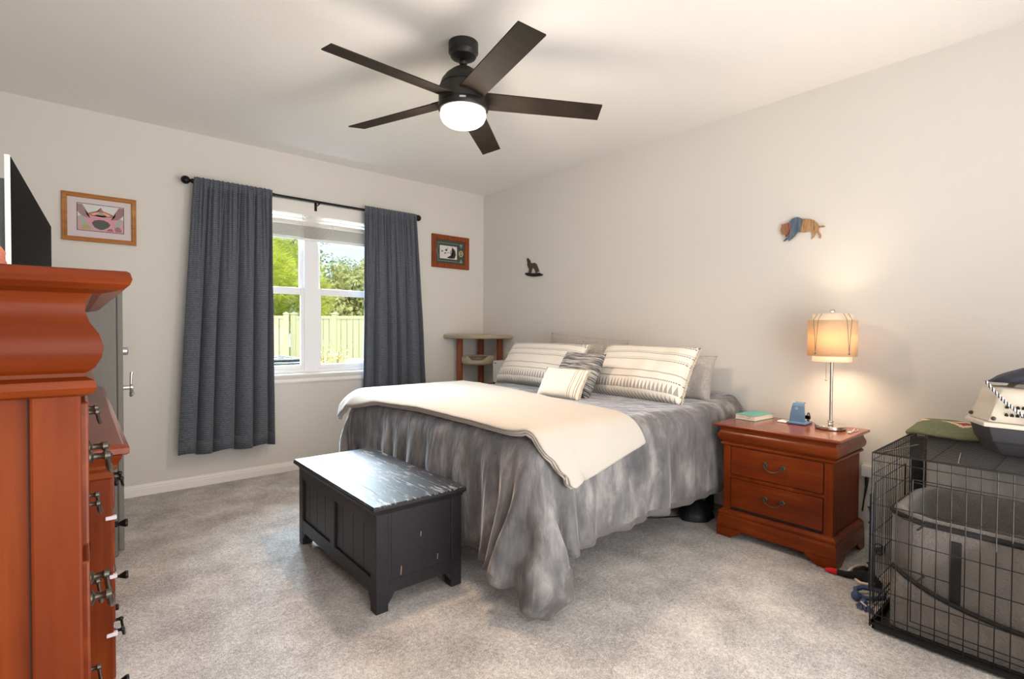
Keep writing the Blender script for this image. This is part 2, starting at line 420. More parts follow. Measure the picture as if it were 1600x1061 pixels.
def tree(x, y, h, r, m, label, kind, n, seed, z0=.6):
    g = random.Random(seed); t = root('tree', (x, y, -.3), label, 'tree', 'trees beyond the fence')
    mb = MB(); mb.tube([(x, y, -.3), (x+.1, y, h*.35), (x-.05, y+.1, h*.7), (x, y, h*.95)], [.16, .13, .08, .03], 8)
    tips = []
    for i in range(14):
        a = g.uniform(0, 2*PI); zz = z0+(h-z0)*(i+.5)/14; rr = r*(.9 if kind == 'oak' else 1)*math.sqrt(max(.1, 1-((zz-z0)/(h-z0)*1.15-.35)**2))*g.uniform(.6, 1)
        e = Vector((x+rr*math.cos(a), y+rr*math.sin(a), zz+g.uniform(.1, .5))); mb.tube([(x, y, max(0, zz-.5)), tuple((Vector((x, y, zz-.3))+e)/2+Vector((0, 0, .1))), tuple(e)], [.05, .035, .012], 5); tips.append(e)
    build('trunk', mb, M['bark'], t, smooth=True)
    mb = MB(); cl = []
    for i in range(26 if kind == 'oak' else 30):
        while True:
            p = Vector((g.uniform(-1, 1), g.uniform(-1, 1), g.uniform(-1, 1)))
            if p.length < 1: break
        zc = (z0+h)/2; c = Vector((x+p.x*r*.8, y+p.y*r*.8, zc+p.z*(h-z0)*.45)); cl.append((c, r*g.uniform(.28, .45)))
    cl += [(e, r*.3) for e in tips]
    for i in range(n):
        c, cr_ = g.choice(cl)
        d = Vector((g.gauss(0, 1), g.gauss(0, 1), g.gauss(0, 1))).normalized(); p = c+d*cr_*g.uniform(.6, 1.05)
        if kind == 'oak':
            s = g.uniform(.04, .085); u = d.orthogonal().normalized(); q = Matrix.Rotation(g.uniform(0, 6.28), 3, d); u = (q@u+d*g.uniform(-.5, .5)).normalized(); v = d.cross(u).normalized()
            vs = [mb.bm.verts.new(p+u*s), mb.bm.verts.new(p+v*s*.55), mb.bm.verts.new(p-u*s), mb.bm.verts.new(p-v*s*.55)]; mb.bm.faces.new(vs)
        else:
            for k in range(4):
                e = (d+Vector((g.gauss(0, .5), g.gauss(0, .5), g.gauss(0, .5)+.25))).normalized(); L = g.uniform(.16, .30); v = e.orthogonal().normalized()*.0055
                vs = [mb.bm.verts.new(p-v), mb.bm.verts.new(p+v), mb.bm.verts.new(p+e*L)]; mb.bm.faces.new(vs)
    f = len(mb.bm.verts)
    o = build('foliage', mb, m, t)
    return t
tree(.6, 11.0, 4.6, 1.7, M['pine'], 'bright yellow-green long-needled pine seen in the left pane', 'pine', 12000, 1, 1.0)
tree(1.9, 14.5, 6.6, 1.9, M['oak2'], 'tall thin-crowned tree rising behind the pine at the pane top', 'oak', 8000, 2, 3.2)
tree(3.4, 12.0, 2.9, 1.5, M['oak'], 'low olive-green bushy tree at the left of the right pane', 'oak', 15000, 3, .9)
tree(6.0, 12.0, 4.9, 2.0, M['oak'], 'rounded olive-green tree at the right of the right pane', 'oak', 19000, 4, 1.0)
tree(4.6, 15.0, 3.6, 2.1, M['oak2'], 'darker low tree between the two olive trees', 'oak', 12000, 5, .9)
tree(-1.6, 13.5, 5.2, 2.1, M['oak2'], 'dark leafy tree at the left edge of the left pane', 'oak', 9000, 6, .9)
# bin under the window outside, planter box and dry plant
M['binm'] = simple('dark_green_plastic', (34, 42, 40), .45)
b = root('wheeled_bin', (-1.85, 1.55, -.3), 'dark grey-green lidded bin outside below the left pane', 'bin')
mb = MB(); mb.prism([(-2.35, .15-.45), (-1.56, .15-.45), (-1.50, .82), (-2.42, .82)], lambda u, v, a: (u, a, v), 1.28, 1.86); build('body', mb, M['binm'], b)
mb = MB(); mb.box(-2.46, -1.47, 1.24, 1.92, .82, .865, bev=.012); mb.box(-2.40, -1.54, 1.29, 1.86, .865, .905, bev=.02)
for i in range(7): mb.box(-2.34+.11*i, -2.30+.11*i, 1.33, 1.80, .902, .918, bev=.005)
build('lid', mb, M['binm'], b)
M['planter'] = simple('pale_stone', (232, 226, 214), .8)
mb = MB().box(-.38, .05, 2.3, 2.8, -.3, .74, bev=.02).box(-.42, .09, 2.26, 2.84, .72, .79, bev=.012); tag(build('garden_pedestal', mb, M['planter']), 'pale square garden pedestal outside at the right pane corner', 'pedestal')
M['dry'] = simple('dry_leaf', (168, 140, 76), .9, var=(20, .4))
b = root('potted_shrub', (-1.04, 1.9, -.3), 'small dry-leaved shrub whose tips show above the sill', 'plant')
g = random.Random(4); mb = MB(); lf = MB()
for i in range(9):
    a = g.uniform(0, 6.28); tip = Vector((-1.04+.13*math.cos(a), 1.9+.13*math.sin(a), g.uniform(.84, .99)))
    mb.tube([(-1.04, 1.9, -.3), (-1.04+.04*math.cos(a), 1.9, .3), tuple(tip)], [.008, .006, .003], 5)
    for k in range(8):
        p = tip+Vector((g.gauss(0, .03), g.gauss(0, .03), -.03*k*g.uniform(.5, 1))); d = Vector((g.gauss(0, 1), g.gauss(0, 1), g.uniform(0, 1.2))).normalized(); u = d.orthogonal().normalized()*.014
        lf.bm.faces.new([lf.bm.verts.new(q) for q in (p, p+d*.03+u, p+d*.07, p+d*.03-u)])
build('stem', mb, M['bark'], b); build('leaves', lf, M['dry'], b)

# ------------------------------------------------------------------ ceiling fan
FX, FY = -1.935, -2.378
fan = root('ceiling_fan', (FX, FY, 2.28), 'dark bronze five-blade ceiling fan with lit white bowl light', 'ceiling fan')
build('canopy', MB().lathe([(.016, 2.655), (.045, 2.658), (.066, 2.668), (.073, 2.684), (.078, 2.690), (.078, 2.739)], (FX, FY, 0), 40), M['fanmetal'], fan, smooth='auto')
mb = MB().lathe([(.013, 2.585), (.013, 2.66)], (FX, FY, 0), 20); mb.lathe([(.0, 2.658), (.018, 2.652), (.024, 2.64), (.018, 2.628), (0, 2.622)], (FX, FY, 0), 20)
build('downrod', mb, M['fanmetal'], fan, smooth='auto')
build('motor_housing', MB().lathe([(.02, 2.606), (.05, 2.604), (.064, 2.594), (.092, 2.570), (.113, 2.542), (.122, 2.515), (.119, 2.511), (.119, 2.507), (.127, 2.504), (.129, 2.43), (.125, 2.414)], (FX, FY, 0), 56), M['fanmetal'], fan, smooth='auto')
lk = build('light_ring', MB().lathe([(.10, 2.424), (.129, 2.424), (.132, 2.416), (.132, 2.394), (.127, 2.386), (.11, 2.386)], (FX, FY, 0), 56), M['fanmetal'], fan, smooth='auto')
mb = MB(); a0 = math.atan2(CAM[1]-FY, CAM[0]-FX)-.02
mb.grid([[(FX+.1335*math.cos(a0+t*.12), FY+.1335*math.sin(a0+t*.12), z) for z in (2.403, 2.412)] for t in np.linspace(-1, 1, 9)])
build('maker_badge', mb, M['silver'], lk, solid=.001)
m, nt, p = new_mat('lit_bowl'); p.inputs['Base Color'].default_value = (1, .96, .9, 1)
lw = node(nt, 'ShaderNodeLayerWeight', Blend=.35); cr = node(nt, 'ShaderNodeValToRGB'); nt.links.new(lw.outputs['Facing'], cr.inputs[0])
cr.color_ramp.elements[0].color = (1, .93, .8, 1); cr.color_ramp.elements[1].color = (1, .78, .52, 1)
nt.links.new(cr.outputs[0], p.inputs['Emission Color']); p.inputs['Emission Strength'].default_value = 1.7
build('glass_bowl', MB().lathe([(.112, 2.395), (.118, 2.386), (.121, 2.372), (.119, 2.354), (.110, 2.335), (.090, 2.319), (.058, 2.309), (.02, 2.305), (0, 2.3045)], (FX, FY, 0), 56, cap=False), m, fan, smooth=True)
lamp('fan_bulb', 'SPOT', (FX, FY, 2.27), 46, (1, .63, .36), aim=(FX, FY, 0), shadow_soft_size=.1, spot_size=R(168), spot_blend=1.0)
lamp('fan_glow', 'POINT', (FX, FY, 2.22), 11, (1, .90, .78), shadow_soft_size=.1)
for k in range(5):
    ang = R(-103.5+72*k); ca, sa = math.cos(ang), math.sin(ang); pt = R(13)
    def bp(r, s, t, ca=ca, sa=sa):     # s across (counter-clockwise positive), t thickness
        s2 = s*math.cos(pt)+t*math.sin(pt)*0; z = 2.447-.022*(r-.1) - s*math.sin(pt) + t
        return (FX+ca*r-sa*s2, FY+sa*r+ca*s2, z)
    mb = MB(); n = 14; top = []; bot = []
    out = []
    for i in range(n+1):
        r = .112+(.742-.112)*i/n; wd = .066-.004*i/n; out.append((r, wd))
    L = [(r, -wd) for r, wd in out]+[(r+.012*(1 if i == 0 else 0), wd) for i, (r, wd) in enumerate(out[::-1])]
    A = [mb.bm.verts.new(bp(r, s, .003)) for r, s in L]; B = [mb.bm.verts.new(bp(r, s, -.003)) for r, s in L]
    N = len(L); h = n+1
    for i in range(N): mb.bm.faces.new((A[i], A[(i+1) % N], B[(i+1) % N], B[i]))
    for i in range(n):
        mb.bm.faces.new((A[i], A[i+1], A[N-2-i], A[N-1-i])); mb.bm.faces.new((B[i], B[N-1-i], B[N-2-i], B[i+1]))
    bl_ = build('blade', mb, M['bladem'], fan)
    mb = MB()
    for s0, s1 in ((-.05, .05),):
        mb.grid([[bp(r, q, t) for q, t in ((s0, .010), (s1, .010), (s1, .0035), (s0, .0035))] for r in (.10, .17)], closed_v=True)
    build('blade_bracket', mb, M['fanmetal'], bl_)

# ------------------------------------------------------------------ curtain rod and curtains
rod = root('curtain_rod', (-1.87, -.09, 2.33), 'thin black curtain rod with round ball finials above the window', 'curtain rod')
RZ = 2.352
build('pole', MB().tube([(-2.83, -.09, RZ), (-1.87, -.09, RZ-.006), (-.92, -.09, RZ-.008)], .0095, 12), M['blackmetal'], rod, smooth='auto')
build('pole_sleeve', MB().tube([(-2.83, -.09, RZ), (-2.24, -.09, RZ-.004)], .0125, 12), M['blackmetal'], rod, smooth='auto')
for x, d in ((-2.868, -1), (-.888, 1)):
    mb = MB().sphere((x, -.09, RZ-.002), .031, 20, 14); mb.tube([(x-d*.07, -.09, RZ-.002), (x-d*.045, -.09, RZ-.002), (x-d*.03, -.09, RZ-.002)], [.011, .018, .012], 14)
    build('finial', mb, M['blackmetal'], rod, smooth=True)
for x in (-2.79, -1.872, -.945):
    mb = MB().tube([(x, -.002, RZ-.03), (x, -.06, RZ-.03), (x, -.09, RZ-.022)], .005, 8); mb.box(x-.012, x+.012, -.006, .0, RZ-.07, RZ+.01, bev=.002); mb.tube([(x, -.105, RZ-.02), (x, -.09, RZ-.026), (x, -.075, RZ-.02)], .006, 8)
    build('wall_bracket', mb, M['blackmetal'], rod)
def curtainmat():
    m, nt, p = new_mat('woven_curtain'); tc = node(nt, 'ShaderNodeTexCoord'); sx = node(nt, 'ShaderNodeSeparateXYZ'); nt.links.new(tc.outputs['Object'], sx.inputs[0])
    fz = mth(nt, 'FRACT', mth(nt, 'MULTIPLY', sx.outputs['Z'], 62.0)); line = mth(nt, 'LESS_THAN', fz, .24)
    mp = node(nt, 'ShaderNodeMapping'); mp.inputs['Scale'].default_value = (60, 60, 62); nt.links.new(tc.outputs['Object'], mp.inputs[0])
    n = node(nt, 'ShaderNodeTexNoise', Scale=1.0, Detail=2.0); nt.links.new(mp.outputs[0], n.inputs['Vector'])
    br = mth(nt, 'GREATER_THAN', n.outputs['Fac'], .46)
    mk = mth(nt, 'MULTIPLY', line, br)
    n2 = node(nt, 'ShaderNodeTexNoise', Scale=300.0, Detail=2.0); nt.links.new(tc.outputs['Object'], n2.inputs['Vector'])
    base = mixc(nt, n2.outputs['Fac'], srgb((62, 68, 80)), srgb((94, 100, 113)))
    nt.links.new(mixc(nt, mth(nt, 'MULTIPLY', mk, .5), base, srgb((150, 148, 140))), p.inputs['Base Color']); p.inputs['Roughness'].default_value = .85; p.inputs['Sheen Weight'].default_value = .15
    tr = node(nt, 'ShaderNodeBsdfTranslucent'); tr.inputs[0].default_value = srgb((96, 104, 122)); mx = node(nt, 'ShaderNodeMixShader'); mx.inputs[0].default_value = .12
    out = nt.nodes['Material Output']; nt.links.new(p.outputs[0], mx.inputs[1]); nt.links.new(tr.outputs[0], mx.inputs[2]); nt.links.new(mx.outputs[0], out.inputs[0])
    bp_ = node(nt, 'ShaderNodeBump', Strength=.4, Distance=.001); nt.links.new(n2.outputs['Fac'], bp_.inputs['Height']); nt.links.new(bp_.outputs[0], p.inputs['Normal'])
    return m
M['curtain'] = curtainmat()
def curtain(label, tx0, tx1, bx0, bx1, zb, seed, folds, amp):
    g = random.Random(seed); ph = [g.uniform(0, 6.28) for _ in range(6)]
    nu, nv = 200, 80; P = []
    for i in range(nu+1):
        u = i/nu; row = []
        for j in range(nv+1):
            v = j/nv; z = (RZ+.028)+(zb-(RZ+.028))*v
            x = (tx0+(tx1-tx0)*u)*(1-v**.9)+(bx0+(bx1-bx0)*u)*v**.9
            uu = u+.022*math.sin(2*PI*u*2+ph[0])*min(1, v*2)
            big = math.sin(2*PI*folds*uu+ph[1]+.5*math.sin(v*2+ph[2]))
            big = 1-2*abs(math.sin(PI*folds*uu+ph[1]+.3*math.sin(v*2+ph[2])))**.55
            fine = math.sin(2*PI*folds*3.3*u+ph[3])*.6+math.sin(2*PI*folds*5.1*u+ph[4])*.4
            a = amp*(.25+.75*min(1, v*1.6)); f = .017*max(0, 1-v*2.4)
            near = max(0, 1-abs(v-.012)/.02)
            y = -.100+a*big+f*fine*1.2 + .006*noise.noise((u*6, v*5, seed))
            if v < .035:   # the rod pocket wraps the pole
                y = -.093-.016+.5*f*fine+ (.2*a*big)
            x += .010*math.cos(2*PI*folds*uu+ph[1])*min(1, v*1.5)
            zz = z - (.0 if v < .9 else (v-.9)*10*(.010*math.sin(2*PI*folds*.5*u+ph[5])+ .012*big))
            if v < .012: zz += .006*fine
            row.append((x, min(y, -.022), zz))
        P.append(row)
    mb = MB().grid(P)
    c = tag(build('curtain', mb, M['curtain'], smooth=True, solid=.0022), label, 'curtain', 'slate curtains at the window')
    mb = MB()   # stitched bottom hem
    mb.grid([[(x, y-.0022, z) for x, y, z in (P[i][nv-4], P[i][nv])] for i in range(nu+1)])
    build('hem', mb, M['curtain'], c, smooth=True, solid=.002)
    return c
curtain('slate grey ribbed curtain panel hanging at the left of the window', -2.815, -2.262, -2.925, -2.245, .275, 11, 5.0, .056)
curtain('slate grey ribbed curtain panel hanging at the right of the window, behind the bed', -1.458, -.915, -1.478, -.80, .30, 23, 5.5, .046)

# ------------------------------------------------------------------ pictures
def flat(name, pts, m, parent, y): 
    mb = MB(); f = mb.bm.faces.new([mb.bm.verts.new((x, y, z)) for x, z in pts]); bmesh.ops.triangulate(mb.bm, faces=[f]); 
    return build(name, mb, m, parent)
def picframe(r, x0, x1, z0, z1, prof, m):
    mb = MB(); rows = []
    for k in range(5):
        row = []
        for o, d in prof:
            X0, X1, Z0, Z1 = x0+o, x1-o, z0+o, z1-o
            row.append([(X0, -d, Z0), (X1, -d, Z0), (X1, -d, Z1), (X0, -d, Z1)][k % 4])
        rows.append(row)
    mb.grid(rows[:4], closed_u=True); build('frame', mb, m, r)
M['goldwood'] = wood('honey_frame', (142, 88, 44), (176, 118, 66), (206, 158, 104), 'x', .35)
M['redframe'] = wood('carved_red_frame', (96, 42, 20), (134, 66, 34), (160, 88, 48), 'z', .4, scale=3)
def paint(c): 
    k = 'paint_%d_%d_%d' % c
    if k not in M: M[k] = simple('print_ink', c, .6)
    return M[k]
X0, X1, Z0, Z1 = -3.572, -3.163, 1.832, 2.161
pic = root('framed_print', ((X0+X1)/2, 0, Z0), 'honey wood framed print with lilac mat, left of the window', 'picture')
picframe(pic, X0, X1, Z0, Z1, [(0, 0), (0, .016), (.006, .024), (.013, .020), (.022, .023), (.030, .014), (.031, .008)], M['goldwood'])
flat('mat_board', [(X0+.03, Z0+.03), (X1-.03, Z0+.03), (X1-.03, Z1-.03), (X0+.03, Z1-.03)], simple('lilac_mat', (206, 194, 196), .8), pic, -.009)
ax0, ax1, az0, az1 = X0+.083, X1-.075, Z0+.078, Z1-.07
flat('print_border', [(ax0-.004, az0-.004), (ax1+.004, az0-.004), (ax1+.004, az1+.004), (ax0-.004, az1+.004)], paint((58, 54, 60)), pic, -.0093)
pr = flat('print', [(ax0, az0), (ax1, az0), (ax1, az1), (ax0, az1)], paint((206, 206, 204)), pic, -.0096)
def A(pts): return [(ax0+(ax1-ax0)*u, az0+(az1-az0)*v) for u, v in pts]
shapes = [([(0, .5), (.15, .62), (.5, .55), (.85, .62), (1, .5), (1, 0), (0, 0)], (196, 152, 158)),
 ([(.0, .98), (.1, .98), (.17, .8), (.19, .6), (.28, .48), (.14, .5), (.05, .6), (0, .7)], (150, 122, 124)),
 ([(1, .98), (.9, .98), (.83, .8), (.81, .6), (.72, .48), (.86, .5), (.95, .6), (1, .7)], (150, 112, 114)),
 ([(.2, .66), (.46, .8), (.5, .92), (.54, .8), (.8, .66), (.7, .56), (.5, .66), (.3, .56)], (166, 104, 92)),
 ([(.28, .64), (.44, .74), (.46, .68), (.33, .6)], (226, 170, 136)), ([(.72, .64), (.56, .74), (.54, .68), (.67, .6)], (226, 170, 136)),
 ([(.16, .42), (.5, .56), (.84, .42), (.76, .28), (.5, .40), (.24, .28)], (208, 140, 160)),
 ([(.04, .55), (.1, .5), (.22, .2), (.12, .2), (.06, .35)], (150, 172, 160)), ([(.96, .55), (.9, .5), (.78, .2), (.88, .2), (.94, .35)], (150, 172, 160)),
 ([(.3, .3), (.36, .4), (.45, .44), (.56, .44), (.66, .38), (.71, .28), (.66, .17), (.56, .08), (.48, .06), (.36, .14)], (78, 80, 74)),
 ([(.08, .04), (.1, .2), (.2, .24), (.3, .12), (.28, .04)], (168, 160, 104)), ([(.62, .03), (.66, .12), (.74, .14), (.78, .03)], (176, 86, 98)), ([(.82, .03), (.8, .18), (.9, .24), (.96, .12), (.95, .03)], (160, 104, 112)),
 ([(.46, .62), (.54, .62), (.55, .72), (.45, .72)], (150, 160, 150))]
mb = MB(); mats = []
for i, (s, c) in enumerate(shapes):
    mm = paint(c)
    if mm not in mats: mats.append(mm)
    f = mb.bm.faces.new([mb.bm.verts.new((x, -.0099-.0001*i, z)) for x, z in A(s)]); f.material_index = mats.index(mm); bmesh.ops.triangulate(mb.bm, faces=[f])
build('print_design', mb, mats, pr)
X0, X1, Z0, Z1 = -.680, -.212, 1.89, 2.236
pic = root('framed_photo', ((X0+X1)/2, 0, Z0), 'red-brown framed photo on a dark green mat, beside the room corner', 'picture')
picframe(pic, X0, X1, Z0, Z1, [(0, 0), (0, .022), (.01, .030), (.03, .026), (.045, .024), (.052, .014), (.053, .008)], M['redframe'])
flat('mat_board', [(X0+.05, Z0+.05), (X1-.05, Z0+.05), (X1-.05, Z1-.05), (X0+.05, Z1-.05)], simple('dark_green_mat', (66, 72, 66), .8), pic, -.009)
ix0, ix1, iz0, iz1 = X0+.05, X1-.05, Z0+.05, Z1-.05
def B(pts): return [(ix0+(ix1-ix0)*u, iz0+(iz1-iz0)*v) for u, v in pts]
pr = flat('photograph', B([(.13, .20), (.72, .20), (.72, .76), (.13, .76)]), paint((214, 210, 206)), pic, -.0094)
mb = MB(); mats = [paint((34, 30, 34)), paint((150, 148, 146)), paint((96, 94, 92))]
for i, (s, mi) in enumerate([([(.36, .24), (.5, .22), (.64, .24), (.68, .4), (.66, .58), (.6, .66), (.55, .72), (.54, .64), (.6, .5), (.52, .38)], 0), ([(.5, .38), (.55, .5), (.54, .62), (.49, .56), (.47, .44)], 1), ([(.3, .56), (.34, .62), (.40, .6), (.36, .52)], 0), ([(.27, .44), (.33, .48), (.36, .44), (.3, .4)], 2), ([(.18, .52), (.22, .56), (.24, .5), (.19, .48)], 0), ([(.38, .46), (.42, .5), (.44, .44)], 2), ([(.36, .66), (.40, .68), (.42, .63)], 2)]):
    f = mb.bm.faces.new([mb.bm.verts.new((x, -.0096-.0001*i, z)) for x, z in B(s)]); f.material_index = mi; bmesh.ops.triangulate(mb.bm, faces=[f])
build('photograph_subject', mb, mats, pr)
mb = MB(); ln = B([(.76, .87), (.07, .87), (.07, .64), (.02, .50), (.07, .34), (.07, .10), (.76, .10)]); mb.tube([(x, -.010, z) for x, z in ln], .0022, 5)
build('mat_line', mb, simple('pale_green_ink', (134, 158, 146), .7), pic)
cx, cz = B([(.86, .48)])[0]; mb = MB(); mb.tube([(cx+.024*math.cos(t), -.0105, cz+.030*math.sin(t)) for t in np.linspace(0, 2*PI, 25)[:-1]], .0045, 6, closed=True); mb.tube([(cx+.010*math.cos(t), -.0105, cz+.012*math.sin(t)) for t in np.linspace(0, 2*PI, 13)[:-1]], .003, 6, closed=True)
build('round_emblem', mb, simple('cream_cord', (206, 186, 140), .7), pic)
for vz in (.80, .16):
    cx, cz = B([(.86, vz)])[0]; mb = MB()
    for k in (-1, 1): mb.prism([(0, 0), (.022*k, .008), (.012*k, .026), (0, .018)], lambda u, v, a: (cx+u, a, cz+v*(1 if vz > .5 else -1)), -.0095, -.012)
    mb.prism([(-.012, 0), (.012, 0), (0, -.022)], lambda u, v, a: (cx+u, a, cz+v*(1 if vz > .5 else -1)), -.0095, -.012)
    build('leaf_emblem', mb, simple('sage_emblem', (122, 146, 128), .7), pic)

# ------------------------------------------------------------------ wall sculptures
WOLF= [(-0.756, 1.966), (-0.777, 1.95), (-0.793, 1.932), (-0.798, 1.911), (-0.82, 1.908), (-0.858, 1.908), (-0.884, 1.894), (-0.898, 1.871), (-0.911, 1.845), (-0.926, 1.817), (-0.914, 1.815), (-0.893, 1.836), (-0.897, 1.817), (-0.895, 1.8), (-0.874, 1.801), (-0.872, 1.819), (-0.856, 1.846), (-0.837, 1.86), (-0.821, 1.856), (-0.814, 1.835), (-0.808, 1.803), (-0.786, 1.804), (-0.794, 1.829), (-0.788, 1.834), (-0.778, 1.813), (-0.757, 1.814), (-0.772, 1.824), (-0.78, 1.853), (-0.758, 1.876), (-0.75, 1.899), (-0.755, 1.921), (-0.743, 1.948)]
WBASE= [(-0.72, 1.813), (-0.751, 1.817), (-0.794, 1.805), (-0.848, 1.805), (-0.891, 1.797), (-0.932, 1.802), (-0.943, 1.795), (-0.981, 1.784), (-0.964, 1.771), (-0.912, 1.769), (-0.838, 1.772), (-0.773, 1.782), (-0.729, 1.798)]
BH = [(-3.332, 1.945), (-3.346, 1.944), (-3.379, 1.938), (-3.401, 1.927), (-3.421, 1.907), (-3.429, 1.891), (-3.445, 1.881), (-3.456, 1.887), (-3.465, 1.88), (-3.463, 1.876), (-3.448, 1.876), (-3.429, 1.878), (-3.427, 1.859), (-3.435, 1.843), (-3.444, 1.827), (-3.441, 1.811), (-3.432, 1.812), (-3.435, 1.825), (-3.424, 1.844), (-3.413, 1.858), (-3.409, 1.849), (-3.411, 1.837), (-3.403, 1.82), (-3.391, 1.811), (-3.388, 1.818), (-3.4, 1.833), (-3.401, 1.844), (-3.386, 1.857), (-3.375, 1.862), (-3.347, 1.859), (-3.324, 1.863), (-3.327, 1.9)]
BF = [(-3.26, 1.938), (-3.277, 1.954), (-3.297, 1.96), (-3.314, 1.959), (-3.332, 1.948), (-3.339, 1.935), (-3.335, 1.914), (-3.33, 1.894), (-3.327, 1.862), (-3.313, 1.866), (-3.302, 1.852), (-3.291, 1.838), (-3.273, 1.825), (-3.257, 1.816), (-3.253, 1.82), (-3.265, 1.833), (-3.25, 1.828), (-3.232, 1.816), (-3.225, 1.821), (-3.244, 1.835), (-3.258, 1.852), (-3.264, 1.876), (-3.266, 1.909)]
BHD = [(-3.213, 1.924), (-3.226, 1.927), (-3.243, 1.929), (-3.254, 1.934), (-3.265, 1.925), (-3.269, 1.909), (-3.267, 1.888), (-3.261, 1.873), (-3.255, 1.859), (-3.241, 1.845), (-3.235, 1.855), (-3.22, 1.863), (-3.212, 1.88), (-3.21, 1.899), (-3.216, 1.914)]
def plaque(pts, x0, x1, mb):
    return mb.prism(pts, lambda u, v, a: (a, u, v), x0, x1)
M['wolf'] = simple('dark_bronze', (84, 74, 62), .5, .4, var=(60, .4)); M['rock'] = simple('black_iron_base', (36, 36, 33), .5, .5)
wf = root('wolf_ornament', (0, -.85, 1.77), 'small dark metal howling wolf cut-out hung near the room corner', 'wall ornament')
build('body', plaque(WOLF, -.012, -.004, MB()), M['wolf'], wf)
build('rock_base', plaque(WBASE, -.016, -.001, MB()), M['rock'], wf)
def streak(name, a, b, c, sc_=90):
    m, nt, p = new_mat(name); tc = node(nt, 'ShaderNodeTexCoord'); mp = node(nt, 'ShaderNodeMapping'); mp.inputs['Scale'].default_value = (10, sc_, 10); nt.links.new(tc.outputs['Object'], mp.inputs[0])
    n = node(nt, 'ShaderNodeTexNoise', Scale=1.0, Detail=3.0); nt.links.new(mp.outputs[0], n.inputs['Vector']); cr = node(nt, 'ShaderNodeValToRGB'); e = cr.color_ramp.elements
    e[0].position = .32; e[0].color = srgb(a); e[1].position = .68; e[1].color = srgb(c); k = e.new(.5); k.color = srgb(b); nt.links.new(n.outputs['Fac'], cr.inputs[0]); nt.links.new(cr.outputs[0], p.inputs['Base Color'])
    p.inputs['Metallic'].default_value = .35; p.inputs['Roughness'].default_value = .4; return m
bs = root('bison_ornament', (0, -3.34, 1.83), 'metal bison cut-out with blue-grey shoulders on the bed wall above the lamp', 'wall ornament')
build('hindquarters', plaque(BH, -.012, -.004, MB()), streak('tan_copper', (112, 68, 40), (170, 128, 88), (150, 140, 104)), bs)
build('shoulder_plate', plaque(BF, -.018, -.010, MB()), streak('blue_steel', (38, 48, 66), (72, 92, 112), (96, 104, 104)), bs)
build('head', plaque(BHD, -.023, -.015, MB()), streak('rust_copper', (84, 46, 32), (146, 88, 60), (120, 96, 72)), bs)

# ------------------------------------------------------------------ drawer pulls
def bail(parent, c, axis, span=.085, r=.0042, out=.026, drop=.026, m=None, base=.0095):
    r *= .8; base *= .85
    """bail pull: c centre on the face, axis outward unit ('-x' or '+x'), span along y"""
    m = m or M['iron']; s = -1 if axis == '-x' else 1; x, y, z = c; mb = MB()
    for d in (-1, 1):
        yy = y+d*span/2
        mb.lathe([(base*1.5, 0), (base*1.5, .003), (base*.7, .006), (base*.6, .014), (base*.95, .018), (base*.8, .024), (0, .027)], (x, yy, z), 14, Matrix.Rotation(s*PI/2, 3, 'Y'))
    P = []
    for i in range(13):
        t = i/12; P.append((x+s*(out*.8+.005*math.sin(PI*t)), y-span/2+span*t, z-.003-drop*math.sin(PI*t)**.55))
    mb.tube(P, r, 8)
    return build('handle', mb, m, parent, smooth='auto')
def knob(parent, c, axis, r=.013, m=None):
    s = -1 if axis == '-x' else 1; mb = MB()
    mb.lathe([(r*.8, 0), (r*.8, .003), (r*.35, .006), (r*.35, .014), (r*.6, .02), (r, .030), (r*.9, .036), (0, .037)], c, 16, Matrix.Rotation(s*PI/2, 3, 'Y'))
    return build('knob', mb, m or M['blackmetal'], parent, smooth='auto')
OG = [(.0, 0), (.009, .004), (.013, .011), (.011, .019), (.004, .022), (.004, .026), (.016, .036), (.023, .050), (.026, .066), (.023, .080), (.015, .092), (.011, .104), (.013, .116), (.020, .122)]

# ------------------------------------------------------------------ tall chest of drawers
cx0, cx1, cy0, cy1 = -3.95, -3.484, -3.87, -2.99
ch = root('chest_of_drawers', ((cx0+cx1)/2, (cy0+cy1)/2, 0), 'tall red-brown cherry chest of drawers nearest the camera at the left', 'chest of drawers')
mb = MB().box(cx0, cx1-.012, cy0+.012, cy1-.012, .10, 1.168)
for a in (cy0, cy1-.05):
    mb.box(cx1-.049, cx1-.006, a, a+.05, .10, 1.168, bev=.003); mb.box(cx0, cx0+.05, a, a+.05, .10, 1.168, bev=.003)
build('case', mb, M['cherry_v'], ch)
build('plinth', MB().molding((cx0+.01, cx1-.01, cy0+.01, cy1-.01), [(.022, 0), (.022, .09), (.012, .10), (0, .115)], '-x'), M['cherry'], ch)
build('side_seam', MB().box(cx1-.0505, cx1-.0488, cy0+.006, cy0+.02, .11, 1.165), M['darkgap'], ch)
build('crown', MB().molding((cx0, cx1-.004, cy0, cy1), [(.0, 1.160), (.008, 1.163), (.012, 1.170), (.010, 1.178), (.002, 1.182), (.002, 1.186), (.010, 1.192), (.016, 1.203), (.018, 1.216), (.014, 1.230), (.006, 1.243), (.002, 1.256), (.003, 1.268), (.010, 1.277)], '-x'), M['cherry_x'], ch, smooth='auto')
build('top', MB().molding((cx0, cx1, cy0, cy1), [(.012, 1.275), (.030, 1.279), (.037, 1.285), (.039, 1.291), (.037, 1.298), (.034, 1.30)], '-x'), M['cherry_x'], ch)
zz = [1.06, .866, .672, .478, .284]
for z in zz:
    d = build('drawer', MB().box(cx1-.02, cx1+.001, cy0+.052, cy1-.052, z-.088, z+.088, bev=.003), M['cherry'], ch)
    for y in (-3.68, -3.20): bail(d, (cx1+.001, y, z), '+x', .075, base=.008)

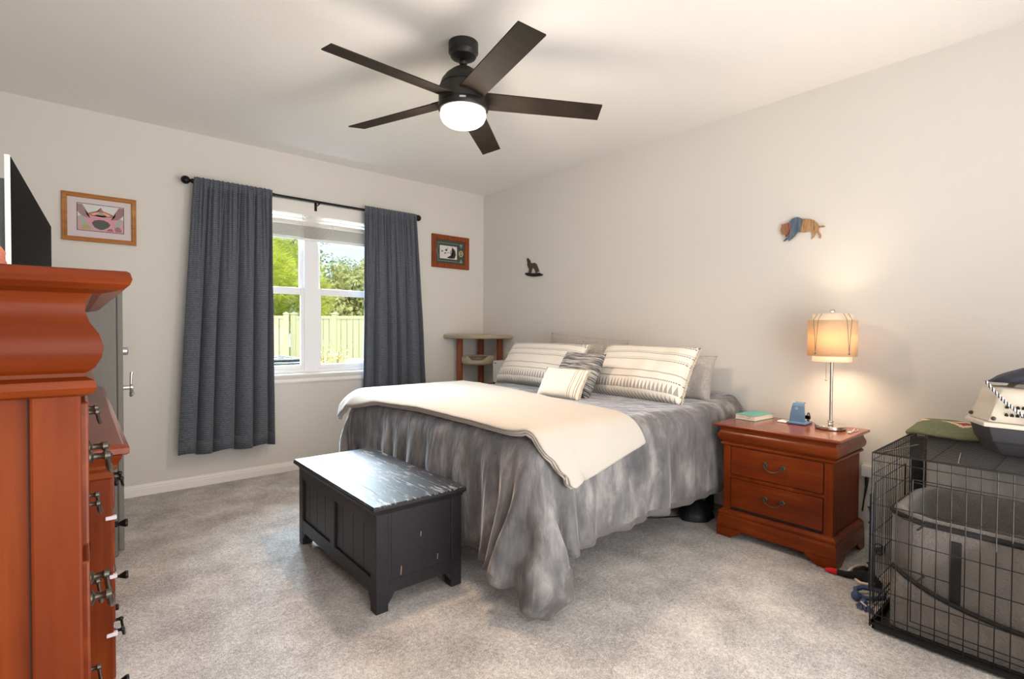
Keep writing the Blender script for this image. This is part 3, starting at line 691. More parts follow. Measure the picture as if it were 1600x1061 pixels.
# ------------------------------------------------------------------ long low dresser
dx0, dx1, dy0, dy1 = -3.95, -3.426, -2.925, -1.235
dr = root('dresser', ((dx0+dx1)/2, (dy0+dy1)/2, 0), 'low wide cherry dresser with black pulls, under the television', 'dresser')
mb = MB().box(dx0+.01, dx1-.008, dy0+.008, dy1-.008, .08, .897)
for y in (dy0, dy1-.045): mb.box(dx1-.05, dx1, y, y+.045, .003, .895, bev=.004)
mb.box(dx1-.16, dx1-.066, dy0+.002, dy0+.02, .1, .88, bev=.003)
build('case', mb, M['cherry_v'], dr)
build('plinth', MB().molding((dx0+.01, dx1-.01, dy0+.005, dy1-.005), [(.014, 0), (.014, .075), (.004, .09)], '-x'), M['cherry'], dr)
build('cornice', MB().molding((dx0, dx1-.004, dy0, dy1), [(.0, .84), (.006, .846), (.006, .862), (.014, .872), (.014, .88), (.022, .896), (.024, .905)], '-x'), M['cherry_x'], dr)
build('top', MB().molding((dx0, dx1-.002, dy0+.012, dy1-.012), [(.03, .903), (.037, .908), (.037, .922), (.026, .930), (.022, .931)], '-x'), M['cherry_top'], dr)
rows = [(.745, .835, 'b'), (.59, .73, 'k'), (.435, .575, 'k'), (.28, .42, 'b'), (.12, .265, 'k')]
for z0, z1, kind in rows:
    for y0, y1 in ((dy0+.05, dy0+.84), (dy0+.85, dy1-.05)):
        d = build('drawer', MB().box(dx1-.02, dx1+.006, y0, y1, z0, z1, bev=.004), M['cherry'], dr)
        for y in (y0+.14, y1-.14):
            if kind == 'b': bail(d, (dx1+.006, y, (z0+z1)/2+.012), '+x', .07, m=M['blackmetal'], base=.008)
            else: knob(d, (dx1+.006, y, (z0+z1)/2), '+x', .012)
M['clip'] = simple('translucent_white_clip', (214, 206, 214), .4)
for z in (.738, .582, .428): build('child_latch', MB().box(dx1-.016, dx1+.008, dy0-.004, dy0+.01, z-.005, z+.005, bev=.002), M['clip'], dr)

# ------------------------------------------------------------------ safe
sf = root('gun_safe', (-3.64, -.85, 0), 'tall textured grey metal safe with a spoked silver handle, behind the dresser', 'safe')
build('body', MB().box(-3.95, -3.335, -1.165, -.55, 0, 1.46, bev=.008), M['safe'], sf)
door = build('door', MB().box(-3.335, -3.308, -1.16, -.555, .03, 1.44, bev=.006), M['safe'], sf)
hx, hy, hz = -3.308, -.86, .885; mb = MB()
mb.lathe([(.03, 0), (.03, .006), (.014, .01), (.014, .045), (.02, .05), (.02, .06), (0, .064)], (hx, hy, hz), 20, Matrix.Rotation(PI/2, 3, 'Y'))
for a in (80, 200, 320):
    c, s = math.cos(R(a)), math.sin(R(a)); mb.tube([(hx+.052, hy+.01*c, hz+.01*s), (hx+.055, hy+.075*c, hz+.075*s), (hx+.058, hy+.088*c, hz+.088*s)], [.006, .0075, .009], 10)
build('spoke_handle', mb, M['silver'], door, smooth='auto')
build('dial', MB().lathe([(.034, 0), (.034, .008), (.024, .012), (.024, .034), (.018, .04), (0, .04)], (hx, -.86, 1.10), 24, Matrix.Rotation(PI/2, 3, 'Y')), M['silver'], door, smooth='auto')
build('hinge', MB().tube([(-3.318, -.545, .3), (-3.318, -.545, .42)], .012, 10).tube([(-3.318, -.545, 1.05), (-3.318, -.545, 1.17)], .012, 10), M['safe'], sf)

# ------------------------------------------------------------------ television on the dresser
tv = root('television', (-3.61, -1.96, .931), 'flat black-screened television standing on the dresser, seen edge-on', 'television')
ta, tb = Vector((-3.634, -2.60, 0)), Vector((-3.587, -1.315, 0)); td = (tb-ta).normalized(); tn = Vector((td.y, -td.x, 0))
def tvp(u, v, z): return ta+td*u+tn*v+Vector((0, 0, z))
def tvbox(mb, u0, u1, v0, v1, z0, z1): 
    P = [[tvp(u, v, z) for v, z in ((v0, z0), (v1, z0), (v1, z1), (v0, z1))] for u in (u0, u1)]
    vs = [[mb.bm.verts.new(q) for q in r] for r in P]
    for k in range(4): mb.bm.faces.new((vs[0][k], vs[0][(k+1) % 4], vs[1][(k+1) % 4], vs[1][k]))
    mb.bm.faces.new(vs[0]); mb.bm.faces.new(vs[1][::-1]); return mb
TL = (tb-ta).length
build('bezel', tvbox(MB(), 0, TL, -.012, 0, .985, 1.722), M['tvedge'], tv)
build('screen', tvbox(MB(), .004, TL-.004, 0, .0012, .995, 1.718), M['screen'], tv)
mb = MB(); tvbox(mb, .03, TL-.03, -.026, -.012, 1.0, 1.66); tvbox(mb, .3, TL-.3, -.055, -.026, 1.0, 1.35); build('rear_housing', mb, simple('grey_plastic', (92, 96, 98), .6), tv)
for u in (.22, TL-.22):
    mb = MB(); q = [tvp(u, v, z) for v, z in ((.0, 1.0), (.13, .937))]; mb.tube([tuple(tvp(u, -.01, .99)), tuple(tvp(u, .03, .96)), tuple(tvp(u, .13, .938))], .007, 8); mb.tube([tuple(tvp(u, -.01, .99)), tuple(tvp(u, -.05, .96)), tuple(tvp(u, -.13, .938))], .007, 8)
    build('foot', mb, M['black'], tv)
M['salmon'] = simple('salmon_knit', (214, 128, 108), .8, bump=(140, .9, .004), var=(60, .2))
mb = MB()
mb.lathe([(.030, 1.3005), (.040, 1.304), (.043, 1.316), (.0415, 1.321), (.044, 1.328), (.0415, 1.334), (.043, 1.342), (.038, 1.351), (.024, 1.356), (0, 1.356)], (-3.612, -3.60, 0), 28)
tag(build('round_candle', mb, M['salmon'], smooth=True), 'small ribbed salmon-pink round object at the picture edge on the tall chest', 'ornament')

# ------------------------------------------------------------------ storage bench
def benchmat():
    m, nt, p = new_mat('worn_black_wood'); tc = node(nt, 'ShaderNodeTexCoord'); mp = node(nt, 'ShaderNodeMapping'); mp.inputs['Scale'].default_value = (80, 13, 80); nt.links.new(tc.outputs['Object'], mp.inputs[0])
    n = node(nt, 'ShaderNodeTexNoise', Scale=1.0, Detail=6.0, Roughness=.6); nt.links.new(mp.outputs[0], n.inputs['Vector'])
    n2 = node(nt, 'ShaderNodeTexNoise', Scale=7.0, Detail=2.0); nt.links.new(tc.outputs['Object'], n2.inputs['Vector'])
    sx = node(nt, 'ShaderNodeSeparateXYZ'); nt.links.new(tc.outputs['Object'], sx.inputs[0])
    s = mth(nt, 'GREATER_THAN', mth(nt, 'ADD', n.outputs['Fac'], mth(nt, 'MULTIPLY', mth(nt, 'SUBTRACT', n2.outputs['Fac'], .5), .40)), .605)
    ontop = mth(nt, 'GREATER_THAN', sx.outputs['Z'], .474)
    base = mixc(nt, n.outputs['Fac'], srgb((26, 25, 28)), srgb((46, 45, 49)))
    nt.links.new(mixc(nt, mth(nt, 'MULTIPLY', mth(nt, 'MULTIPLY', s, ontop), .75), base, srgb((150, 146, 146))), p.inputs['Base Color'])
    p.inputs['Roughness'].default_value = .42; p.inputs['Specular IOR Level'].default_value = .28; b = node(nt, 'ShaderNodeBump', Strength=.35, Distance=.003); nt.links.new(n.outputs['Fac'], b.inputs['Height']); nt.links.new(b.outputs[0], p.inputs['Normal'])
    return m
M['bench'] = benchmat()
M['worn'] = simple('bare_wood_scuff', (150, 126, 100), .7)
bx0, bx1, by0, by1 = -2.522, -2.078, -2.582, -1.578
bn = root('storage_bench', ((bx0+bx1)/2, (by0+by1)/2, 0), 'black distressed wooden storage bench at the foot of the bed', 'bench')
mb = MB(); k = 5; X0, X1 = -2.548, -2.063
mb.box(X0, X1, by0-.026, by1+.026, .455, .474, bev=.007)
for i in range(k): mb.box(X0+.004+(X1-X0-.008)*i/k+.0007, X0+.004+(X1-X0-.008)*(i+1)/k-.0007, by0-.024, by1+.024, .462, .480, bev=.0009)
build('lid', mb, M['bench'], bn)
build('lid_molding', MB().molding((bx0+.004, bx1-.004, by0+.004, by1-.004), [(.004, .432), (.007, .437), (.010, .445), (.018, .456)]), M['bench'], bn)
mb = MB()
mb.box(bx0+.02, bx0+.03, by0+.03, by1-.03, .08, .44)
nP = 8
for i in range(nP):   # beadboard behind the front frame
    a = by0+.03+(by1-by0-.06)*i/nP; mb.box(bx0+.010, bx0+.022, a+.001, a+(by1-by0-.06)/nP-.001, .09, .44, bev=.002)
build('front_panel', mb, M['bench'], bn)
mb = MB()
mb.box(bx0+.001, bx0+.022, by0+.055, by1-.055, .375, .44, bev=.002); mb.box(bx0+.001, bx0+.022, by0+.055, by1-.055, .075, .145, bev=.002); mb.box(bx0, bx0+.022, (by0+by1)/2-.03, (by0+by1)/2+.03, .13, .39, bev=.003)
build('front_frame', mb, M['bench'], bn)
for y0, s in ((by0, 1), (by1, -1)):
    mb = MB(); mb.box(bx0+.03, bx1-.03, y0+s*.006, y0+s*.022, .10, .44)
    mb.prism([(bx0+.05, .075), (bx1-.05, .075), (bx1-.04, .13), (bx0+.04, .13)], lambda u, v, a: (u, a, v), y0+s*.0045, y0+s*.02)
    for i in range(2): mb.tube([(bx0+.075+.002*i, y0+s*.0055, .1), (bx0+.075+.002*i, y0+s*.0055, .44)], .0012, 4)
    build('end_panel', mb, M['bench'], bn)
build('back_panel', MB().box(bx1-.018, bx1-.004, by0+.02, by1-.02, .08, .44), M['bench'], bn)
for x, sx_ in ((bx0, 1), (bx1, -1)):
    for y, sy in ((by0, 1), (by1, -1)):
        t = .058
        mb2 = MB().box(min(x, x+sx_*t), max(x, x+sx_*t), min(y, y+sy*t), max(y, y+sy*t), 0, .44, bev=.003)
        # curved bracket where the leg meets the rails
        mb2.prism([(0, .075), (.03, .075), (.012, .045), (0, .03)], lambda u, v, a: (x+sx_*(t+u), a, v), y+sy*.003, y+sy*.018)
        mb2.prism([(0, .075), (.03, .075), (.012, .045), (0, .03)], lambda u, v, a: (a, y+sy*(t+u), v), x+sx_*.003, x+sx_*.018)
        build('leg', mb2, M['bench'], bn)
mb = MB()
for x, z, l in ((-2.30, .30, .022), (-2.40, .16, .04), (-2.21, .17, .026), (-2.12, .40, .03)):
    mb.box(x-.0018, x+.0018, by0+.0045, by0+.0065, z-l/2, z+l/2, mtx=Matrix.Translation((x, 0, z)) @ Matrix.Rotation(.08, 4, 'Y') @ Matrix.Translation((-x, 0, -z)))
build('scuffs', mb, M['worn'], bn)

# ------------------------------------------------------------------ nightstand beside the lamp
ns = root('nightstand', (-.29, -3.39, 0), 'cherry two-drawer nightstand under the lit table lamp', 'nightstand')
nx0, nx1, ny0, ny1 = -.500, -.06, -3.688, -3.092
mb = MB().box(nx0+.012, nx1, ny0+.008, ny1-.008, .13, .555)
for y in (ny0, ny1-.045): mb.box(nx0, nx0+.05, y, y+.045, .14, .555, bev=.003)
mb.box(nx0, nx0+.03, ny0+.04, ny1-.04, .355, .375, bev=.002); mb.box(nx0, nx0+.03, ny0+.04, ny1-.04, .545, .557)
build('case', mb, M['cherry_v'], ns)
build('base_molding', MB().molding((nx0, nx1, ny0, ny1), [(.022, .048), (.024, .06), (.022, .115), (.016, .13), (.020, .138), (.018, .148), (.006, .158), (.0, .162)], '+x'), M['cherry'], ns)
for y, s in ((ny0-.025, 1), (ny1+.025, -1)):
    mb = MB(); mb.prism([(0, 0), (.085, 0), (.10, .012), (.125, .022), (.15, .045), (.15, .052), (0, .052)], lambda u, v, a: (a, y+s*u, v), nx0-.027, nx0-.005)
    mb.prism([(0, .0), (.07, 0), (.085, .012), (.11, .022), (.13, .045), (.13, .0515), (0, .0515)], lambda u, v, a: (nx0-.006+u, a, v), y+s*.0005, y+s*.02)
    build('bracket_foot', mb, M['cherry'], ns)
    mb = MB(); mb.prism([(0, 0), (-.06, 0), (-.075, .012), (-.10, .03), (-.12, .045), (-.12, .0515), (0, .0515)], lambda u, v, a: (nx1-.001+u, a, v), y+s*.0005, y+s*.02)
    build('bracket_foot', mb, M['cherry'], ns)
build('crown', MB().molding((nx0, nx1, ny0, ny1), [(o, .548+z*.9) for o, z in OG], '+x'), M['cherry'], ns, smooth='auto')
build('top', MB().molding((nx0, nx1, ny0, ny1), [(.020, .656), (.036, .662), (.042, .667), (.043, .673), (.040, .679), (.038, .680)], '+x'), M['cherry_top'], ns)
build('drawer_gap', MB().box(nx0+.006, nx0+.0125, ny0+.044, ny1-.044, .165, .548), M['darkgap'], ns)
for z0, z1 in ((.180, .353), (.378, .543)):
    d = build('drawer', MB().box(nx0-.004, nx0+.02, ny0+.049, ny1-.049, z0, z1, bev=.003), M['cherry'], ns)
    bail(d, (nx0-.004, (ny0+ny1)/2, (z0+z1)/2+.012), '-x', .095, r=.0042, base=.0115)
# bedside table on the far side
M['dwood'] = wood('dark_table_wood', (58, 34, 24), (76, 46, 32), (94, 60, 42), 'y', .35)
bt = root('bedside_table', (-.29, -.69, 0), 'dark bedside table between the cat tree and the far side of the bed', 'nightstand')
build('top', MB().box(-.53, -.05, -.965, -.40, .655, .68, bev=.006), M['dwood'], bt)
build('case', MB().box(-.50, -.06, -.945, -.42, .10, .655), M['dwood'], bt)
for z0, z1 in ((.14, .38), (.40, .63)): knob(build('drawer', MB().box(-.512, -.498, -.93, -.435, z0, z1, bev=.004), M['dwood'], bt), (-.512, -.68, (z0+z1)/2), '-x')
for x in (-.49, -.08):
    for y in (-.935, -.43): build('leg', MB().box(x-.018, x+.018, y-.018, y+.018, 0, .11, bev=.003), M['dwood'], bt)

# ------------------------------------------------------------------ table lamp
LX, LY = -.212, -3.578
lp = root('table_lamp', (LX, LY, .68), 'lit nickel table lamp with a tan drum shade over a white drum', 'lamp')
build('base', MB().lathe([(.074, .6805), (.078, .684), (.079, .698), (.076, .703), (.03, .705), (.016, .708), (.012, .716), (.017, .722), (.012, .729)], (LX, LY, 0), 48), M['chrome'], lp, smooth='auto')
build('pole', MB().tube([(LX, LY, .72), (LX, LY, 1.34)], .0082, 16), M['chrome'], lp, smooth='auto')
mb = MB().lathe([(.003, 1.335), (.005, 1.345), (.011, 1.350), (.013, 1.356), (.009, 1.362), (0, 1.364)], (LX, LY, 0), 16); mb.tube([(LX-.095, LY, 1.334), (LX, LY, 1.337), (LX+.095, LY, 1.334)], .002, 6); mb.tube([(LX, LY-.095, 1.334), (LX, LY, 1.337), (LX, LY+.095, 1.334)], .002, 6)
build('finial', mb, M['chrome'], lp, smooth='auto')
def shademat(name, c, tr, a=.6):
    m, nt, p = new_mat(name); p.inputs['Base Color'].default_value = srgb(c); p.inputs['Roughness'].default_value = .9
    tc = node(nt, 'ShaderNodeTexCoord'); mp = node(nt, 'ShaderNodeMapping'); mp.inputs['Scale'].default_value = (90, 90, 500); nt.links.new(tc.outputs['Object'], mp.inputs[0])
    n = node(nt, 'ShaderNodeTexNoise', Scale=1.0, Detail=2.0); nt.links.new(mp.outputs[0], n.inputs['Vector'])
    t = node(nt, 'ShaderNodeBsdfTranslucent'); nt.links.new(mixc(nt, n.outputs['Fac'], tuple(x*.8 for x in srgb(tr)[:3])+(1,), srgb(tr)), t.inputs[0]); mx = node(nt, 'ShaderNodeMixShader'); mx.inputs[0].default_value = a
    out = nt.nodes['Material Output']; nt.links.new(p.outputs[0], mx.inputs[1]); nt.links.new(t.outputs[0], mx.inputs[2]); nt.links.new(mx.outputs[0], out.inputs[0]); return m
M['shade_in'] = shademat('white_shade', (245, 240, 230), (255, 248, 236), .6); M['shade_out'] = shademat('tan_mesh_shade', (232, 214, 184), (252, 226, 188), .5)
def drum(r, z0, z1, n=72): return MB().grid([[(LX+r*math.cos(2*PI*k/n), LY+r*math.sin(2*PI*k/n), z) for z in (z0, z1)] for k in range(n)], closed_u=True)
build('inner_shade', drum(.097, 1.066, 1.338), M['shade_in'], lp, smooth=True, solid=.0012)
osh = build('outer_shade', drum(.121, 1.098, 1.302), M['shade_out'], lp, smooth=True, solid=.0012)
M['cord'] = simple('grey_cord', (120, 116, 108), .6)
for a in (158, 238, 338, 58):
    mb = MB(); c = lambda aa, rr, z: (LX+rr*math.cos(R(aa)), LY+rr*math.sin(R(aa)), z)
    for d in (-7, 7):
        mb.tube([c(a+d*1.2, .098, 1.338), c(a+d, .124, 1.303), c(a+d*.5, .124, 1.22), c(a, .1245, 1.118)], .0014, 6)
    mb.sphere(c(a, .1245, 1.114), .005, 10, 6); build('shade_cord', mb, M['cord'], osh)
mb = MB().tube([(LX-.03, LY+.018, 1.10), (LX-.03, LY+.018, .965)], .0011, 5); mb.sphere((LX-.03, LY+.018, .960), .005, 10, 8); build('pull_chain', mb, M['chrome'], lp)
lamp('lamp_bulb', 'POINT', (LX, LY, 1.17), 9, (1, .76, .52), shadow_soft_size=.06)

# ------------------------------------------------------------------ things on the nightstand
M['teal'] = simple('teal_cover', (104, 176, 166), .5); M['page'] = simple('page_edges', (226, 208, 196), .85, bump=(400, .4, .001)); M['ink'] = simple('grey_ink', (112, 96, 96), .7)
Rm = Matrix.Translation((-.205, -3.142, 0)) @ Matrix.Rotation(R(-4), 4, 'Z')
bk = root('hardcover_book', (-.205, -3.142, .68), 'thick teal-covered book lying on the nightstand beside the bed', 'book')
build('pages', MB().box(-.112, .112, -.061, .061, .6835, .7105).xform(Rm), M['page'], bk)
mb = MB().box(-.116, .116, -.066, .066, .7105, .7135, bev=.001).box(-.116, .116, -.066, .066, .6805, .6835, bev=.001); build('cover', mb.xform(Rm), M['teal'], bk)
mb = MB().tube([(-.1125, -.02+.012*math.cos(t), .698+.007*math.sin(t)) for t in np.linspace(.7, 5.6, 9)], .0011, 5); mb.tube([(-.1125, .0+.02*k, .694+.006*(k % 2)) for k in range(0, 3)], .0009, 5)
build('edge_scribble', mb.xform(Rm), M['ink'], bk)
M['blue'] = simple('slate_blue_plastic', (84, 116, 146), .45)
cs = root('charging_stand', (-.18, -3.40, .68), 'slate blue upright charging stand next to the lamp', 'charging stand')
build('base', MB().box(-.235, -.115, -3.452, -.0-3.352, .6805, .696, bev=.006), M['blue'], cs)
mb = MB(); Pp = []
for z, x, w_ in ((.690, -.222, .043), (.74, -.214, .040), (.79, -.204, .034), (.807, -.196, .030), (.812, -.180, .029), (.806, -.170, .028)):
    Pp.append([(x, -3.400-w_, z), (x, -3.400+w_, z), (x+.010, -3.400+w_, z-.003), (x+.010, -3.400-w_, z-.003)])
mb.grid(Pp, closed_v=True); mb.bm.faces.new(list(mb.bm.verts)[:4]); mb.bm.faces.new(list(mb.bm.verts)[-4:]); build('back_rest', mb, M['blue'], cs)
build('round_mark', MB().tube([(-.2135+.0, -3.395+.006*math.cos(t), .776+.006*math.sin(t)) for t in np.linspace(0, 2*PI, 15)[:-1]], .001, 5, closed=True), simple('pale_mark', (200, 214, 226), .5), cs)
sw = root('smart_watch', (-.155, -3.437, .696), 'black watch curled on the base of the blue charging stand', 'watch')
mb = MB().tube([(-.145+.018*math.cos(t), -3.437, .723+.024*math.sin(t)) for t in np.linspace(0, 2*PI, 23)[:-1]], .0035, 8, closed=True); mb.box(-.17, -.156, -3.455, -3.42, .712, .734, bev=.004); build('strap', mb, M['black'], sw, smooth='auto')
build('glass_face', MB().box(-.1712, -.1698, -3.452, -3.423, .714, .732, bev=.0005), M['screen'], sw)
pd_ = root('charging_pad', (-.19, -3.318, .68), 'flat white charging pad left of the blue stand', 'charging pad')
build('pad', MB().box(-.228, -.15, -3.343, -3.290, .6805, .6905, bev=.004), simple('white_plastic', (238, 234, 230), .4), pd_)
build('pad_ring', MB().tube([(-.19+.02*math.cos(t), -3.316+.02*math.sin(t), .6908) for t in np.linspace(0, 2*PI, 19)[:-1]], .0008, 5, closed=True), simple('grey_ring', (196, 194, 192), .5), pd_)
mb = MB().tube([(-.13, -3.69, .684), (-.17, -3.70, .683), (-.235, -3.69, .683), (-.262, -3.684, .684)], .002, 6); mb.box(-.285, -.26, -3.70, -3.683, .681, .689, bev=.002); mb.tube([(-.235, -3.69, .683), (-.225, -3.70, .70), (-.215, -3.695, .683)], .0025, 6)
tag(build('charging_cable', mb, simple('pale_cable', (214, 204, 196), .5)), 'short pale charging cable lying beside the lamp base', 'cable')

# ------------------------------------------------------------------ cat tree and the box by it
M['plush'] = simple('beige_carpet_plush', (172, 160, 138), 1, bump=(160, 1, .006), var=(90, .18), sheen=.3)
M['sisal'] = simple('red_brown_post', (134, 74, 52), .9, bump=(90, .7, .004), var=(40, .25))
M['leopard'] = simple('mottled_plush', (128, 114, 100), 1, var=(55, .75), bump=(80, .8, .005))
ct = root('cat_tree', (-.22, -.22, 0), 'beige carpeted cat tree with three red-brown posts in the room corner', 'cat tree')
P = [(-.02, -.02)]; 
for i in range(25):
    t = i/24*PI/2; P.append((-.02-.52*math.cos(t)**.62, -.02-.52*math.sin(t)**.62))
P = P[::-1]
rows = [[(x*s+(-.2)*(1-s), y*s+(-.2)*(1-s), z) for x, y in P] for s, z in ((.93, 1.142), (.985, 1.148), (1.0, 1.162), (.995, 1.176), (.96, 1.186), (.9, 1.188))]
mb = MB().grid(rows, closed_v=True); n = len(P); vs = list(mb.bm.verts); mb.bm.faces.new(vs[:n]); mb.bm.faces.new(vs[-n:]); build('top_platform', mb, M['plush'], ct, smooth='auto')
for x, y in ((-.40, -.12), (-.115, -.115), (-.05, -.362)):
    build('post', MB().tube([(x, y, .04), (x, y, 1.15)], .032, 18), M['sisal'], ct, smooth='auto')
build('base', MB().box(-.56, -.016, -.39, -.016, .0, .045, bev=.015), M['plush'], ct)
bc = (-.262, -.262); mb = MB(); rows = []
for i in range(49):
    t = 2*PI*i/48; up = .028*max(0, math.cos((t-R(228))*1.0)*-1.0)+.018
    dd = abs(((t-R(231)+PI) % (2*PI))-PI); h = .905+ (.055 if dd > .75 else .012+.043*max(0, (dd-.35)/.4))
    row = []
    for r_, z in ((.02, .872), (.12, .868), (.155, .873), (.172, .885), (.176, (.885+h)/2), (.172, h-.006), (.155, h+.004), (.137, h-.006), (.130, (.895+h)/2)):
        row.append((bc[0]+r_*math.cos(t), bc[1]+r_*math.sin(t), z))
    rows.append(row)
mb.grid(rows); bmesh.ops.remove_doubles(mb.bm, verts=mb.bm.verts, dist=1e-5); build('bowl_bed', mb, M['plush'], ct, smooth=True)
rows = [[(bc[0]+r_*math.cos(2*PI*i/48), bc[1]+r_*math.sin(2*PI*i/48), z) for r_, z in ((.001, .895), (.09, .893), (.125, .905), (.133, .948))] for i in range(49)]
build('bowl_lining', MB().grid(rows), M['leopard'], ct, smooth=True)
M['offwhite'] = simple('off_white_casing', (214, 212, 210), .5)
bxr = root('white_box', (-.25, -.75, .68), 'white box-shaped device standing left of the striped pillows', 'box')
T = Matrix.Translation((-.29, -.70, .681))
mb = MB().box(-.06, .10, -.17, .075, 0, .25, bev=.008).xform(T); build('casing', mb, M['offwhite'], bxr)
build('round_button', MB().lathe([(.011, 0), (.011, .004), (0, .004)], (-.061, .05, .028), 16, Matrix.Rotation(-PI/2, 3, 'Y')).xform(T), M['black'], bxr)
build('label_squares', MB().box(-.0615, -.0600, .018, .032, .222, .232).box(-.0615, -.06, .036, .05, .222, .232).xform(T), M['ink'], bxr)
mb = MB().sphere((-.27, -.80, .985), .055, 20, 12, (1, 1, .9)); tag(build('round_jar', mb, simple('pale_green_glass', (168, 172, 142), .3, var=(25, .2)), smooth=True), 'pale green rounded jar on top of the white box', 'jar')

